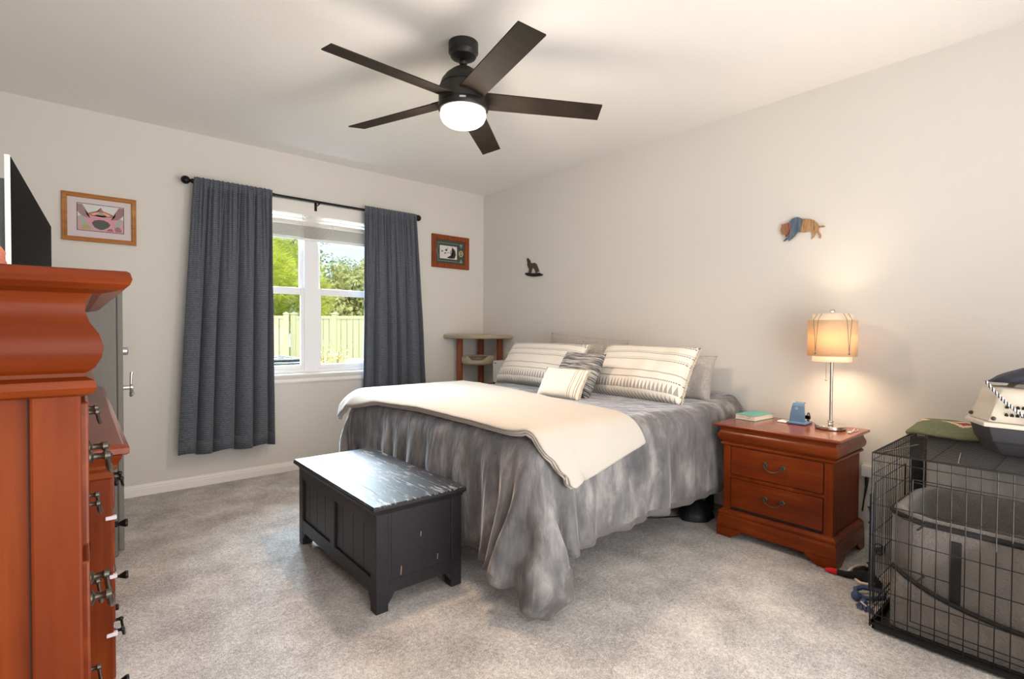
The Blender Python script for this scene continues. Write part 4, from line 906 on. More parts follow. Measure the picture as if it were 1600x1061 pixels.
# settled cloth shapes: vertex grids as plain numbers
COMFORTER_WIDTH = 74
COMFORTER = [-4026,-22,-96,-75,50,46,55,-35,-100,-95,-50,5,66,128,66,-180,-6,179,32,-148,88,116,-3,-16,-22,-53,96,4,-68,16,53,-49,-39,77,68,-73,-52,7,76,34,-75,-64,61,77,-80,-32,83,16,-29,-12,-29,-25,46,56,3,-15,-88,20,-49,-19,-67,16,-68,-62,-6,-61,3,33,86,3,-63,33,3,-9,65,1,1,-30,-32,-11,-16,41,12,21,-7,-27,-14,4,1,7,-8,1,-6,1,11,-5,-19,1,10,-2,4,-2,-2,-16,8,9,-16,15,-3,-3,13,-21,-5,9,3,3,-4,9,-4,-18,1,42,-12,-6,17,-32,5,-16,1,13,11,-8,-3,10,18,-25,7,49,-17,-6,-29,12,7,28,5,4,-7,-39,44,-1,2,-9,-4,-41,-11,33,20,11,-11,-16,-14,-3,4,7,5,-5,-5,11,-9,-15,6,13,-9,2,-7,-5,3,17,2,-20,10,0,-18,11,7,-20,-14,26,-11,14,-6,-9,16,-9,-4,2,5,22,-14,-5,-8,2,-8,10,11,-19,2,4,1,-6,-3,9,-2,60,7,-41,3,26,12,3,-25,16,35,-16,-5,5,-25,7,-44,36,43,-9,-2,-3,-14,0,8,12,-10,-6,-6,15,-5,-16,-9,11,2,1,-9,0,3,-6,-1,2,5,0,-16,17,-8,-2,-13,-3,14,12,-11,-6,20,-4,-9,-5,8,-14,18,2,-14,-1,3,6,11,-20,6,-14,23,-11,1,3,0,51,27,-7,-12,-6,17,-19,-10,-18,69,-34,1,5,-18,-42,-5,4,50,3,4,-11,-15,3,-9,22,-7,-14,3,7,-7,-27,17,-1,8,-5,-8,-6,14,-4,0,-1,6,-12,-23,34,-16,9,-11,3,6,3,-4,-11,18,-6,-6,-23,6,10,3,18,-6,-8,4,-2,17,-15,0,5,13,-14,-1,-9,50,-26,40,16,-5,-20,18,-38,-9,17,57,0,14,9,-16,-13,-5,-6,-2,11,-5,-11,-8,-16,1,17,-2,-13,-6,11,-8,-11,1,5,-2,2,-13,2,4,-1,-5,2,-1,0,-8,-15,24,7,-13,-6,22,-5,-5,-5,8,4,-9,-4,0,17,-3,3,-4,-11,4,-3,15,-12,0,7,7,-10,3,17,-6,14,13,32,-29,1,-6,-27,4,15,50,6,7,22,-8,-6,-22,-13,9,2,1,-11,-23,-9,8,9,0,-18,0,10,-9,-5,-6,6,-1,8,-21,22,1,-9,-6,4,1,-3,8,-13,16,-4,-11,8,18,-22,4,1,-10,5,4,-2,-6,3,9,7,0,-8,-8,-3,13,-7,-3,5,7,-10,6,13,-10,34,-2,-38,39,14,-12,-14,-5,-37,54,-14,5,4,-2,2,-11,-59,14,3,40,5,-18,-15,-8,23,-6,-12,-3,7,-7,5,-3,-6,2,-3,-16,17,4,-3,-2,12,-4,-11,5,5,3,-2,12,-29,12,16,-13,-18,-1,25,-10,4,-14,11,0,12,-6,-4,-13,15,0,-4,-2,9,5,-7,5,3,32,-9,-29,40,-21,5,10,-3,7,-7,-19,42,22,7,-4,-1,-2,-48,-18,19,24,19,-14,-24,3,15,-7,-11,-3,11,-10,-1,0,-3,4,2,-11,3,14,-3,-6,5,0,-14,12,4,3,1,-9,3,2,3,-4,4,-13,9,-19,10,1,-2,6,3,-9,4,-6,2,2,6,-2,5,6,-8,15,16,15,-24,12,8,-22,-23,12,-6,-4,36,-53,13,55,33,6,-1,-2,-21,-59,66,-33,31,-5,-26,-5,19,-2,-15,-2,14,-20,6,2,3,-3,5,2,-7,3,6,-12,16,-4,-12,-1,15,-4,6,0,-8,0,3,-8,-4,7,10,7,-28,8,-3,3,2,9,-16,12,-16,15,3,-5,10,-1,-4,25,14,-17,19,10,-43,2,-20,-33,30,23,-7,-45,2,0,41,31,18,5,1,-15,-48,41,-14,18,-31,-2,15,0,-18,7,4,-2,-14,10,-5,5,14,-11,-4,4,3,-7,5,12,-6,-12,7,-1,2,3,-4,-6,8,6,-21,8,10,-3,-25,17,1,-5,2,4,-2,-3,-1,4,7,2,9,-8,10,25,2,10,-4,-27,-1,-36,-9,14,-11,43,33,-76,44,-6,8,26,30,27,4,-8,-12,-15,10,-4,-19,-14,22,-2,-15,-3,14,-1,-6,1,-2,2,4,4,-11,11,-14,6,2,13,-14,-4,-1,8,6,-8,-15,8,16,-8,-8,8,11,-15,-1,8,-11,1,8,-6,-3,10,-15,8,12,-1,11,-27,34,27,-2,2,-39,-22,15,18,-3,-9,18,4,20,-64,-6,16,-1,9,31,34,32,1,-21,0,11,5,-25,-24,17,4,-27,14,13,-9,-7,2,-6,4,6,3,-10,6,12,-30,11,13,-8,-4,-2,14,1,-3,-14,11,1,1,-12,19,-9,-18,10,23,-15,-5,-2,-11,11,-4,19,-33,26,14,-5,-4,43,0,0,-42,-14,30,-6,-39,-2,30,37,-3,-20,-40,-18,-8,-5,-3,-7,11,40,54,24,-20,-9,27,-3,-39,6,19,-6,-22,23,-5,-17,2,-2,2,15,-11,-3,3,-3,5,2,3,-11,-4,14,-7,9,-4,-2,-5,11,-8,3,4,
1,-4,10,-15,-3,2,5,1,-10,2,-2,4,9,20,-13,13,19,3,-41,-10,30,-20,-17,24,15,20,4,-14,12,54,-3,-12,-17,-14,-14,-17,-7,2,34,29,-1,-5,8,-10,-13,24,-17,0,9,-6,-3,0,2,-2,4,-2,-1,0,5,-5,0,1,-1,0,0,0,2,0,-3,1,1,-1,0,0,4,2,-5,-1,3,-3,2,-1,6,2,-9,8,3,15,-24,26,9,-36,-8,17,-3,4,21,5,11,-1,-4,-4,-21,73,7,-1,-3,-4,-5,1,-3,-6,-15,-4,4,-15,17,0,4,3,0,1,-1,0,1,-1,0,-1,1,0,1,0,0,0,0,0,0,0,0,0,0,0,1,-1,0,-1,0,1,0,-1,1,1,-1,0,1,0,0,1,1,2,-4,2,-4,-2,-22,8,17,8,1,4,-7,-5,-6,2,6,4,-3,79,-5,2,2,1,0,-7,-8,-7,-4,-4,10,20,-4,6,-3,-1,0,1,0,0,-1,0,0,1,-1,0,0,0,0,0,0,0,0,0,0,0,0,0,0,1,0,0,1,-1,-1,1,-1,0,1,0,-1,0,0,0,0,0,2,1,0,-4,-1,-4,-3,-15,-17,-15,-12,-3,-5,-6,2,4,20,68,1,-4,1,0,1,0,0,1,3,4,-1,2,3,6,0,-2,-1,-1,0,-1,1,0,0,0,0,0,0,1,0,-1,0,0,0,0,0,0,-1,0,1,0,0,1,-1,0,0,1,-1,0,-1,1,0,0,0,0,0,0,0,2,3,-2,-7,-10,-9,-10,-7,-5,-1,-8,-3,-4,-12,-4,-2,17,-2,0,-1,5,3,7,5,6,6,7,9,10,6,5,0,-1,-1,0,0,0,0,0,0,-1,1,0,0,0,-1,1,0,0,0,0,0,-1,1,0,-1,0,0,0,1,0,0,-1,1,0,0,0,0,0,0,0,0,0,0,1,1,-2,-1,-1,-7,2,3,-1,-4,-1,-7,-3,-5,-4,-5,58,-1,6,3,0,3,1,4,2,1,2,0,-2,3,1,1,-1,0,0,0,0,-1,0,1,1,-1,0,0,-1,1,0,0,0,0,0,0,1,-1,0,1,0,-1,0,-1,0,1,0,-1,1,0,-1,0,1,0,0,0,-1,1,0,1,0,-2,1,-1,0,-1,1,1,-2,2,-2,3,-3,-1,68,1,1,2,0,0,1,-1,2,3,0,0,3,2,-1,0,0,0,0,-1,1,0,1,-2,0,0,1,-1,0,1,0,-1,1,-1,0,1,0,-1,1,-1,0,1,0,0,0,0,0,0,-1,1,0,0,0,-1,1,0,0,0,0,0,0,-1,-1,1,0,0,1,-1,0,0,0,-1,1,-1,50,8,1,3,5,3,2,3,2,2,0,1,0,1,2,-2,0,0,-1,1,-1,0,0,1,0,0,-1,1,0,0,-1,1,-1,1,1,-1,-1,2,-2,1,0,0,-1,0,1,0,0,0,0,-1,1,0,-1,1,-1,0,1,0,0,0,0,0,-1,0,1,0,-1,1,-1,0,0,0,-1,3,96,-1,-1,-3,-2,-2,0,1,-2,-3,-1,-1,1,-1,0,1,0,-1,0,0,0,0,0,0,0,0,0,0,0,-1,1,0,0,0,-1,0,1,-1,2,-1,0,-1,2,0,-1,-1,1,0,0,0,-1,0,1,0,0,0,-1,0,1,0,0,0,0,0,-1,0,0,0,1,-1,0,1,0,-2,102,-2,-2,-1,-4,-2,-3,-2,-1,-2,0,0,-2,0,0,0,0,0,0,-1,0,1,0,0,-1,0,0,1,0,0,0,0,0,0,0,0,0,0,0,-1,0,1,-1,1,0,0,-1,0,1,0,0,0,-1,1,0,0,0,1,-1,1,-1,-1,1,-1,0,0,0,0,0,0,0,0,1,0,63,-3,1,8,1,6,5,0,0,-1,1,-1,1,0,0,0,0,0,0,0,1,-1,-1,0,2,-1,1,-1,0,0,-1,0,0,0,0,0,0,1,-1,1,0,0,1,-1,-1,1,0,0,-1,0,1,0,0,-1,0,0,1,0,1,-1,0,0,-1,1,0,0,0,0,-1,1,0,-1,0,1,88,5,1,-8,4,-4,-4,-1,0,1,-1,0,0,0,0,0,-1,1,0,0,-1,0,1,0,-1,2,-2,0,0,0,1,0,0,0,0,0,0,0,0,0,0,0,-1,1,0,-1,1,-1,0,1,-1,0,1,0,0,0,0,0,0,-1,0,0,1,-1,0,0,0,0,1,0,-1,1,-1,0,85,-2,0,1,-2,-1,0,0,-1,0,0,1,-1,1,0,0,0,0,0,-1,1,0,-1,0,1,-1,1,0,0,0,0,-1,1,0,1,-1,1,-1,0,0,0,0,0,-1,1,0,-1,1,0,0,0,0,0,0,0,0,0,0,-1,1,0,0,-1,0,0,1,0,0,-1,0,1,-1,1,-1,82,0,1,-1,-1,-1,0,0,1,0,-1,0,1,-1,1,0,1,-1,0,1,-1,0,1,0,-1,0,0,0,0,0,0,0,0,0,-1,1,0,0,-1,0,0,-1,1,1,0,0,0,1,0,-1,0,0,-1,1,0,0,0,0,0,1,-1,0,0,0,0,0,0,-1,1,0,-1,1,-1,0,77,1,0,-1,1,2,0,0,0,0,1,0,0,0,-1,1,0,0,0,0,0,0,0,0,0,0,0,0,0,0,-1,2,-1,0,0,0,-1,0,1,0,0,1,-1,-1,1,0,0,-1,1,0,-1,1,0,0,0,-1,1,0,0,-1,1,-1,1,0,0,-1,0,1,-1,0,0,0,0,1,83,-2,0,1,2,-2,-1,0,0,0,0,0,0,0,0,0,0,0,0,0,0,0,-1,1,0,0,0,0,0,-1,1,-1,0,1,0,0,0,0,-1,1,0,-1,1,0,-1,0,1,0,-1,0,1,-1,1,-1,1,1,-1,-1,1,0,
0,0,-1,0,0,1,0,-1,1,0,0,-1,1,0,82,1,-2,1,-2,1,1,-1,0,0,0,0,0,0,0,-1,1,0,0,0,0,-1,1,-1,0,0,1,0,-1,1,0,0,0,-1,0,0,1,0,1,-1,0,1,-1,0,0,0,-1,1,0,0,1,0,-2,1,0,0,0,1,-1,0,-1,1,0,0,0,-2,1,1,-1,0,1,0,-1,0,84,-5,3,-4,1,1,0,1,-1,0,0,0,0,1,0,0,0,0,0,0,0,1,-1,0,0,0,-1,0,1,0,0,0,0,0,0,0,0,0,0,0,-1,1,0,0,0,0,0,0,0,0,-1,0,1,0,-1,1,0,-1,1,0,0,-1,0,0,1,1,-2,1,0,0,0,0,0,-1,76,2,-1,4,0,0,-1,0,1,0,0,0,0,0,0,1,-1,0,0,0,0,0,0,0,0,0,0,0,0,0,0,0,-1,1,0,0,-1,1,0,0,1,-1,0,0,0,0,0,-1,0,0,1,0,1,-2,1,-1,0,1,0,-1,1,0,1,-1,-1,0,1,-1,1,-1,0,1,0,-1,79,5,-4,3,-2,-1,0,1,-1,0,0,0,1,0,1,0,-1,0,0,-1,1,0,0,0,0,0,0,0,0,0,-1,0,2,-1,0,-1,2,-1,-1,0,1,0,0,0,-1,1,0,0,0,0,0,0,-1,2,-1,0,0,0,-1,1,-1,1,-1,1,0,0,0,-1,0,1,-1,0,0,1,77,-3,2,-6,1,1,6,-2,3,1,1,0,0,0,0,0,0,0,0,0,-1,0,0,0,0,0,1,-1,0,0,2,-1,0,0,0,1,-2,0,1,0,0,0,0,0,1,-1,0,0,0,0,-1,0,1,-1,0,0,1,-1,1,-1,1,0,0,-1,0,0,0,1,0,-1,1,-1,1,1,87,-3,-2,-1,4,1,-4,1,-2,0,-1,1,0,0,0,-1,1,0,0,0,0,0,0,0,0,1,-2,1,0,0,-1,1,0,-1,1,0,0,-1,0,1,-1,1,0,0,-1,0,0,0,0,1,0,0,-1,1,0,0,-1,1,0,0,0,-1,0,1,0,0,0,-1,0,1,-1,1,0,0,85,2,1,0,-3,-3,-1,0,1,-1,0,0,0,0,1,0,-1,0,-1,1,-1,1,0,1,-1,-1,1,0,0,0,0,0,-1,1,-1,0,0,1,0,-1,0,0,0,0,1,0,0,0,0,-1,1,0,1,-2,1,0,0,-1,0,1,-1,1,0,0,-1,0,0,1,-1,0,2,-1,0,0,83,4,5,5,-8,0,-4,0,-2,-2,2,-2,-1,1,-1,1,0,0,0,0,1,-1,0,-1,1,0,0,0,0,0,0,0,0,0,0,0,0,0,1,0,-1,0,0,0,0,0,0,0,0,0,-1,0,0,1,0,0,1,0,-1,0,0,-1,0,0,2,-1,0,0,0,0,-1,1,-1,0,84,-1,-3,2,5,-2,1,-1,0,0,-3,0,-1,0,0,0,0,0,0,0,0,0,0,0,0,0,-1,0,1,-1,1,-1,0,1,0,0,0,0,-1,0,2,-1,0,-1,0,1,-1,1,0,0,1,-1,0,0,-1,1,-1,0,1,-1,0,1,0,0,-1,0,0,0,1,0,0,-1,1,0,80,-1,-1,-4,2,2,1,1,0,0,0,1,1,-1,0,-1,1,-1,2,-1,0,-1,1,0,0,-1,1,0,-1,1,-1,1,0,-1,1,0,0,0,0,0,0,-1,0,2,-1,-1,2,-2,1,0,-1,1,-1,0,1,-1,1,0,0,0,1,-1,0,-1,0,1,0,0,-1,0,0,1,-1,0,68,0,-2,1,4,4,3,1,0,2,1,-1,0,0,0,0,0,1,-2,1,0,1,-2,1,-1,1,0,0,0,0,0,0,0,0,-1,0,0,0,1,0,-1,1,0,-1,0,1,-1,1,0,0,0,0,0,0,0,0,-1,1,-1,0,0,1,-1,1,0,0,0,-1,1,0,0,-1,1,0,82,-2,5,-6,1,-1,1,0,1,0,0,1,-1,0,0,0,-1,0,1,0,0,0,0,-1,1,0,0,0,0,0,0,0,-1,1,0,0,0,0,-1,1,0,0,0,0,1,-1,0,0,-1,1,0,0,-1,1,0,0,0,-1,1,0,0,-1,1,0,-1,0,0,0,1,-1,0,1,0,-1,81,6,-1,7,-7,-3,-1,-1,0,-1,0,1,0,0,-1,1,0,0,-1,0,0,0,1,0,0,0,0,0,0,0,-1,0,1,-1,1,0,0,0,1,-1,-1,1,0,0,0,0,0,0,0,-1,0,0,1,0,-1,0,1,0,0,0,-1,1,-1,0,1,0,0,1,-1,0,0,0,0,0,85,-2,-2,0,-1,1,0,-1,0,1,0,-1,1,0,0,0,0,0,1,-1,0,0,0,-1,0,1,0,0,-1,1,1,0,0,0,-1,-1,1,0,-1,0,2,-1,-1,0,0,0,0,0,1,0,0,0,1,-2,1,0,-1,1,-1,0,0,0,1,0,0,-1,0,0,0,1,-1,0,0,1,76,1,2,-2,2,0,0,2,0,0,0,0,0,-1,1,-1,1,-1,0,1,0,0,0,0,0,-1,0,0,1,-1,0,1,0,0,-1,1,-1,1,0,0,-1,0,1,0,0,0,0,1,-1,0,0,0,-1,1,0,0,0,-1,0,1,0,0,-1,1,-1,1,0,0,0,-1,1,0,0,0,73,-4,4,2,3,-3,2,0,2,0,1,0,1,0,-1,1,0,1,-1,0,0,-1,0,1,0,-1,0,1,-1,1,0,0,-1,0,2,-1,1,-2,1,-1,1,0,0,0,0,0,0,-1,0,0,1,0,0,0,-1,0,0,1,0,0,0,-1,2,-1,1,-1,0,0,-1,1,0,0,0,0,88,3,-5,0,-4,5,-3,0,-3,0,-1,1,-1,2,0,-1,-1,0,1,-1,0,1,0,0,0,1,0,-1,1,-1,0,-1,1,1,
-1,1,-2,1,-1,1,0,-1,1,-1,1,0,0,0,0,0,-1,0,1,-1,0,0,1,-1,0,0,1,1,-2,0,0,1,-1,0,0,0,0,0,1,0,81,-1,1,-3,3,-1,1,0,0,0,0,0,0,0,0,0,0,0,-1,1,-1,0,0,1,-1,0,1,0,-1,1,0,0,0,-1,0,1,0,0,0,0,-1,2,-2,1,-1,0,0,0,1,-1,0,1,-1,1,0,0,0,0,1,-1,0,-1,1,0,-1,0,1,-1,1,0,0,1,-1,0,92,-6,-1,2,0,-1,-2,-2,2,-1,1,-3,2,-3,1,0,0,-1,1,0,1,0,-1,-1,2,-1,-1,0,1,-1,0,1,0,0,0,-1,1,0,0,0,0,-1,1,0,0,0,0,0,-1,1,0,-1,1,0,0,0,-1,1,-1,0,0,0,0,0,1,-1,0,1,0,0,0,-1,0,0,93,5,-1,-2,-3,-2,-1,-1,-2,0,-3,0,-3,1,0,-1,1,0,0,0,-1,0,1,0,-1,1,0,0,0,0,0,-1,0,1,0,0,0,0,0,0,0,0,0,0,0,0,0,0,0,0,1,-1,-1,1,0,0,-1,0,1,0,0,0,0,0,-1,1,0,0,-1,0,0,1,0,0,82,-3,0,0,1,1,1,0,-1,0,0,0,0,1,-2,1,-1,1,0,-1,1,0,0,0,0,0,0,0,0,0,0,0,0,0,0,0,0,0,0,0,0,0,0,0,0,0,0,-1,1,0,-1,1,0,-1,0,0,1,0,-1,1,-1,1,0,0,0,0,0,-1,1,0,0,-1,0,1,75,0,0,0,1,1,0,2,1,0,1,0,0,-1,1,0,0,0,0,0,0,0,-1,0,1,0,0,-1,0,1,-1,1,-1,0,0,1,0,0,-1,0,0,0,1,0,-1,0,0,2,-1,0,0,0,0,0,0,0,0,-1,1,-1,1,-1,0,0,1,0,-1,1,-1,1,-1,0,1,0,81,4,-4,0,-1,1,0,0,0,0,0,0,0,0,-1,1,0,-1,0,1,0,-1,1,0,-1,0,0,2,-1,0,1,-1,0,0,0,-1,0,0,1,0,0,0,-1,0,1,0,1,-2,0,1,0,-1,1,0,0,0,0,0,-1,1,0,0,0,0,0,-1,1,-1,1,-1,1,-1,0,1,76,2,2,0,2,-3,1,0,0,0,1,-1,0,0,1,0,0,0,0,-1,0,1,0,0,0,0,0,-1,1,-1,0,0,1,-1,1,0,0,0,0,0,0,0,0,0,0,0,-1,1,0,-1,1,0,0,-1,1,-1,1,0,0,0,-1,1,-1,0,0,1,-1,1,0,-1,1,0,0,-1,105,-4,-7,3,-3,-4,2,-4,-1,-3,-2,2,-3,-1,1,0,-1,1,0,0,0,0,0,0,0,0,0,0,0,0,0,0,0,0,-1,0,1,-1,1,-1,0,0,1,-1,0,1,0,-1,0,1,-1,1,-1,1,-1,1,0,-1,0,0,0,0,1,0,0,-1,0,0,-1,1,0,1,0,0,99,-4,9,-8,-3,2,-7,1,-4,0,-1,-3,1,-1,-1,0,1,-1,0,1,-1,1,-1,1,0,-1,1,0,0,0,0,1,0,-1,0,0,-1,1,-1,1,0,0,-1,2,-1,-1,0,1,0,-1,0,1,0,0,0,0,-1,1,0,-1,1,-1,1,0,-1,1,1,-2,-1,1,-1,1,0,1,84,-1,-3,1,0,0,0,0,1,-1,-1,1,0,1,-1,0,0,1,-1,0,0,-1,1,-1,0,1,-1,0,0,0,1,0,-1,1,0,-1,1,0,0,0,0,0,0,-1,0,1,-1,0,1,0,0,0,-1,0,0,0,0,1,-1,0,1,0,-1,1,-1,0,-3,0,3,-1,2,-1,1,0,83,3,0,0,0,-4,2,-2,0,1,0,-2,-1,0,0,0,1,0,0,0,0,0,0,0,0,0,0,0,0,0,0,-1,1,0,0,1,-1,0,0,0,0,-1,0,1,0,-1,2,0,-1,0,0,-1,1,0,0,0,-1,0,2,-1,-1,2,-1,-1,0,-2,-1,3,-1,2,-2,2,-1,0,83,-1,-1,-1,0,2,-1,0,0,-1,0,1,0,0,0,-1,0,0,1,-1,1,-1,0,1,0,-1,1,0,0,0,0,-1,0,1,0,-1,0,0,1,-1,0,1,0,-1,1,0,0,0,0,-1,0,0,0,0,0,1,1,-2,0,1,0,-1,1,-1,-2,-3,5,0,0,-1,1,0,1,-1,81,-1,1,0,0,1,-1,0,0,1,0,-1,0,0,-1,1,0,0,-1,0,1,1,-1,0,-1,2,-2,0,0,0,0,1,0,-1,0,1,-1,0,0,1,0,0,0,-1,0,1,-1,0,0,1,0,0,-1,1,0,-1,1,1,-2,0,0,0,0,-5,0,5,0,-1,1,1,0,-1,0,2,82,-4,2,1,1,-2,1,-1,0,1,-1,1,0,-1,0,0,0,0,0,2,-3,2,0,-1,1,-1,2,-2,0,0,-1,0,2,-1,0,-1,1,0,0,0,-1,1,0,1,-1,0,0,0,0,0,0,0,2,-1,0,-1,-1,1,0,1,0,0,-6,0,5,0,-1,1,1,-1,0,0,0,-1,89,3,-2,-5,-2,2,-1,-1,1,-3,0,-1,-2,-1,2,-2,2,0,1,-1,0,0,0,0,0,0,-1,2,-1,0,0,0,-1,1,-1,2,-2,1,-1,1,0,0,-1,1,0,0,0,1,-1,0,1,-1,-1,1,0,1,0,0,-1,0,0,-5,1,7,-2,0,1,0,-1,0,1,0,0,-1,82,0,-2,3,0,-2,0,2,-2,-1,1,0,0,-2,-4,3,-3,0,2,-1,2,-2,2,1,0,-1,-1,0,2,0,-1,1,-2,1,1,-1,0,-1,2,-2,1,0,-2,0,2,-1,0,0,1,0,-2,3,0,0,-1,0,0,-1,1,0,-4,3,4,-2,1,1,0,0,-1,
1,-1,0,0,0,75,2,4,2,3,-2,1,-2,0,0,-2,-1,1,-1,0,-2,1,0,-2,1,0,0,-1,-1,0,1,1,0,-1,0,1,-1,1,-1,0,0,2,0,-2,1,0,-1,3,-1,-1,0,0,-1,0,0,1,-2,0,-1,1,0,0,0,1,-2,2,5,-1,-1,1,-1,0,0,0,0,0,0,0,0,-6252,133,-23,42,55,70,48,84,-26,-36,51,78,45,-49,40,52,73,-33,69,106,72,72,87,86,90,94,25,134,58,68,71,84,89,124,99,49,84,83,49,102,43,76,121,95,152,127,-26,51,57,87,101,146,73,62,85,138,11,-181,-78,175,-13,-136,18,104,71,44,77,-19,26,52,88,63,31,50,3,-1,-15,-44,11,-7,17,19,32,-22,-10,3,7,-3,2,-1,0,7,3,0,-9,6,-1,-1,3,-3,17,-2,-8,1,-1,-3,1,-9,3,3,5,-1,-1,-2,-3,7,7,-11,1,-7,-2,-10,13,9,6,-9,-7,9,0,6,16,-3,6,-1,24,-3,-20,4,6,6,-8,38,-7,-13,8,-79,23,-51,-28,-4,2,-18,7,5,0,2,37,-7,-3,-14,13,1,-2,1,-1,8,1,-3,-4,9,-2,-2,-1,-3,11,-8,0,-4,-9,15,-1,-12,6,12,1,-4,18,-27,9,3,0,-1,4,-18,10,-4,4,7,-9,-2,4,2,2,-7,19,12,2,-7,16,10,1,-15,-16,6,7,34,-23,11,-6,-31,-20,29,-64,-5,13,7,-1,4,5,-7,27,14,-14,3,-2,15,-4,3,-2,5,4,-5,1,6,-3,-1,-1,-3,9,-3,1,4,-3,-1,1,-17,5,19,-4,-9,10,-10,12,-1,-11,5,-7,-6,10,5,4,-7,-1,-6,12,-3,-1,-7,13,19,3,-20,15,18,7,-9,-1,-9,-8,9,-9,20,-2,1,-4,25,-8,-27,9,-5,-3,-7,1,-2,9,63,-39,-17,7,15,-6,6,-4,11,-6,1,-2,9,-1,-4,-3,0,4,-8,14,-1,-8,3,1,-7,0,9,-10,3,4,-7,11,3,-4,-4,-14,2,5,12,-1,-2,-4,-6,3,7,-3,-7,12,17,4,-6,3,27,-3,-3,3,7,-51,0,3,-10,25,29,-2,13,62,-14,-16,-10,-23,-23,-9,-8,0,38,9,-33,-2,21,-1,3,0,1,6,-3,4,0,-1,-3,0,-2,5,-7,6,5,0,0,1,-7,-5,-10,8,5,3,-10,17,-3,-7,-4,-2,-5,17,6,-1,-7,-4,-2,4,2,-1,-9,0,22,7,-9,13,22,4,-3,-5,-8,-23,-30,64,-28,-29,66,-11,3,79,-12,-2,-26,-13,-29,-27,-4,-3,9,27,-18,-5,13,-2,9,-2,10,-4,-1,7,-9,3,1,0,-4,3,1,-1,2,7,-4,-3,-3,1,-7,5,0,2,1,6,-5,-3,-4,-5,-4,19,4,-4,0,2,-9,-4,2,2,-11,3,30,7,-15,13,15,18,-7,2,-41,26,7,-31,19,7,-8,8,-27,22,-71,13,35,-24,0,-11,-4,-6,-3,32,7,-15,13,4,2,-2,8,2,-2,4,-3,0,2,-2,-3,10,-10,1,1,5,-4,-3,10,-9,4,-6,1,-4,27,-14,1,-9,3,-18,4,22,6,-11,-4,2,-6,-2,-1,-3,0,4,27,3,1,-1,18,10,-1,-17,10,11,-19,11,-2,-10,-6,9,18,72,-83,-16,-3,18,-10,-8,-11,-4,-2,10,22,-13,18,0,3,-1,10,3,-5,5,-4,0,3,-3,-1,1,-7,5,1,5,-2,-2,9,-10,-1,1,-1,0,-3,7,-1,-1,3,-12,-3,23,-3,-1,-3,-5,-5,1,0,-2,-6,2,27,17,-13,4,21,12,-15,-25,19,-9,-16,21,6,3,-9,2,5,27,20,-3,-14,-29,7,-8,-25,-3,7,-24,28,-11,15,8,0,-3,13,0,-5,7,-6,1,-1,-2,2,-1,-2,0,2,6,-1,-3,0,-3,2,-2,1,-2,2,2,0,2,0,-12,-1,-2,9,7,-1,-2,-4,-3,0,1,-2,2,21,8,-7,5,28,1,-29,21,-28,-25,41,-2,6,-32,30,-3,-7,44,4,8,18,-28,-19,-6,-22,-19,-11,18,-25,20,-3,10,5,0,12,-4,-1,-1,1,-1,1,0,0,-1,-3,2,0,4,0,0,-1,-4,1,-1,1,0,4,-5,3,-7,0,2,-4,3,0,8,0,-1,-5,-1,0,0,-5,-1,25,25,-17,-3,28,-11,-10,-27,-4,41,8,-6,-15,15,-19,9,-7,7,43,12,6,4,-20,-24,-21,-13,-4,-12,12,-19,14,10,-3,-1,11,4,-4,-2,0,0,-1,0,2,0,-2,2,1,-1,-1,3,-4,0,0,0,1,1,3,-1,-1,-4,1,-2,-4,1,3,5,1,-3,-5,1,1,1,-7,1,21,22,-10,-8,16,-17,-7,-11,41,18,-19,-1,9,-14,4,-39,2,-30,35,34,7,6,15,-6,-29,-36,-14,7,1,1,-11,8,-1,5,15,-5,-2,-1,1,-1,2,-1,1,0,0,0,0,5,-4,-2,-1,1,0,0,0,1,1,-3,1,1,-1,-5,2,0,2,0,2,0,-4,-1,1,0,-1,-3,11,25,-6,4,-21,7,-9,41,11,-18,10,4,-9,5,0,-43,-51,67,-23,-33,-11,10,6,30,16,-17,-38,-19,-2,20,
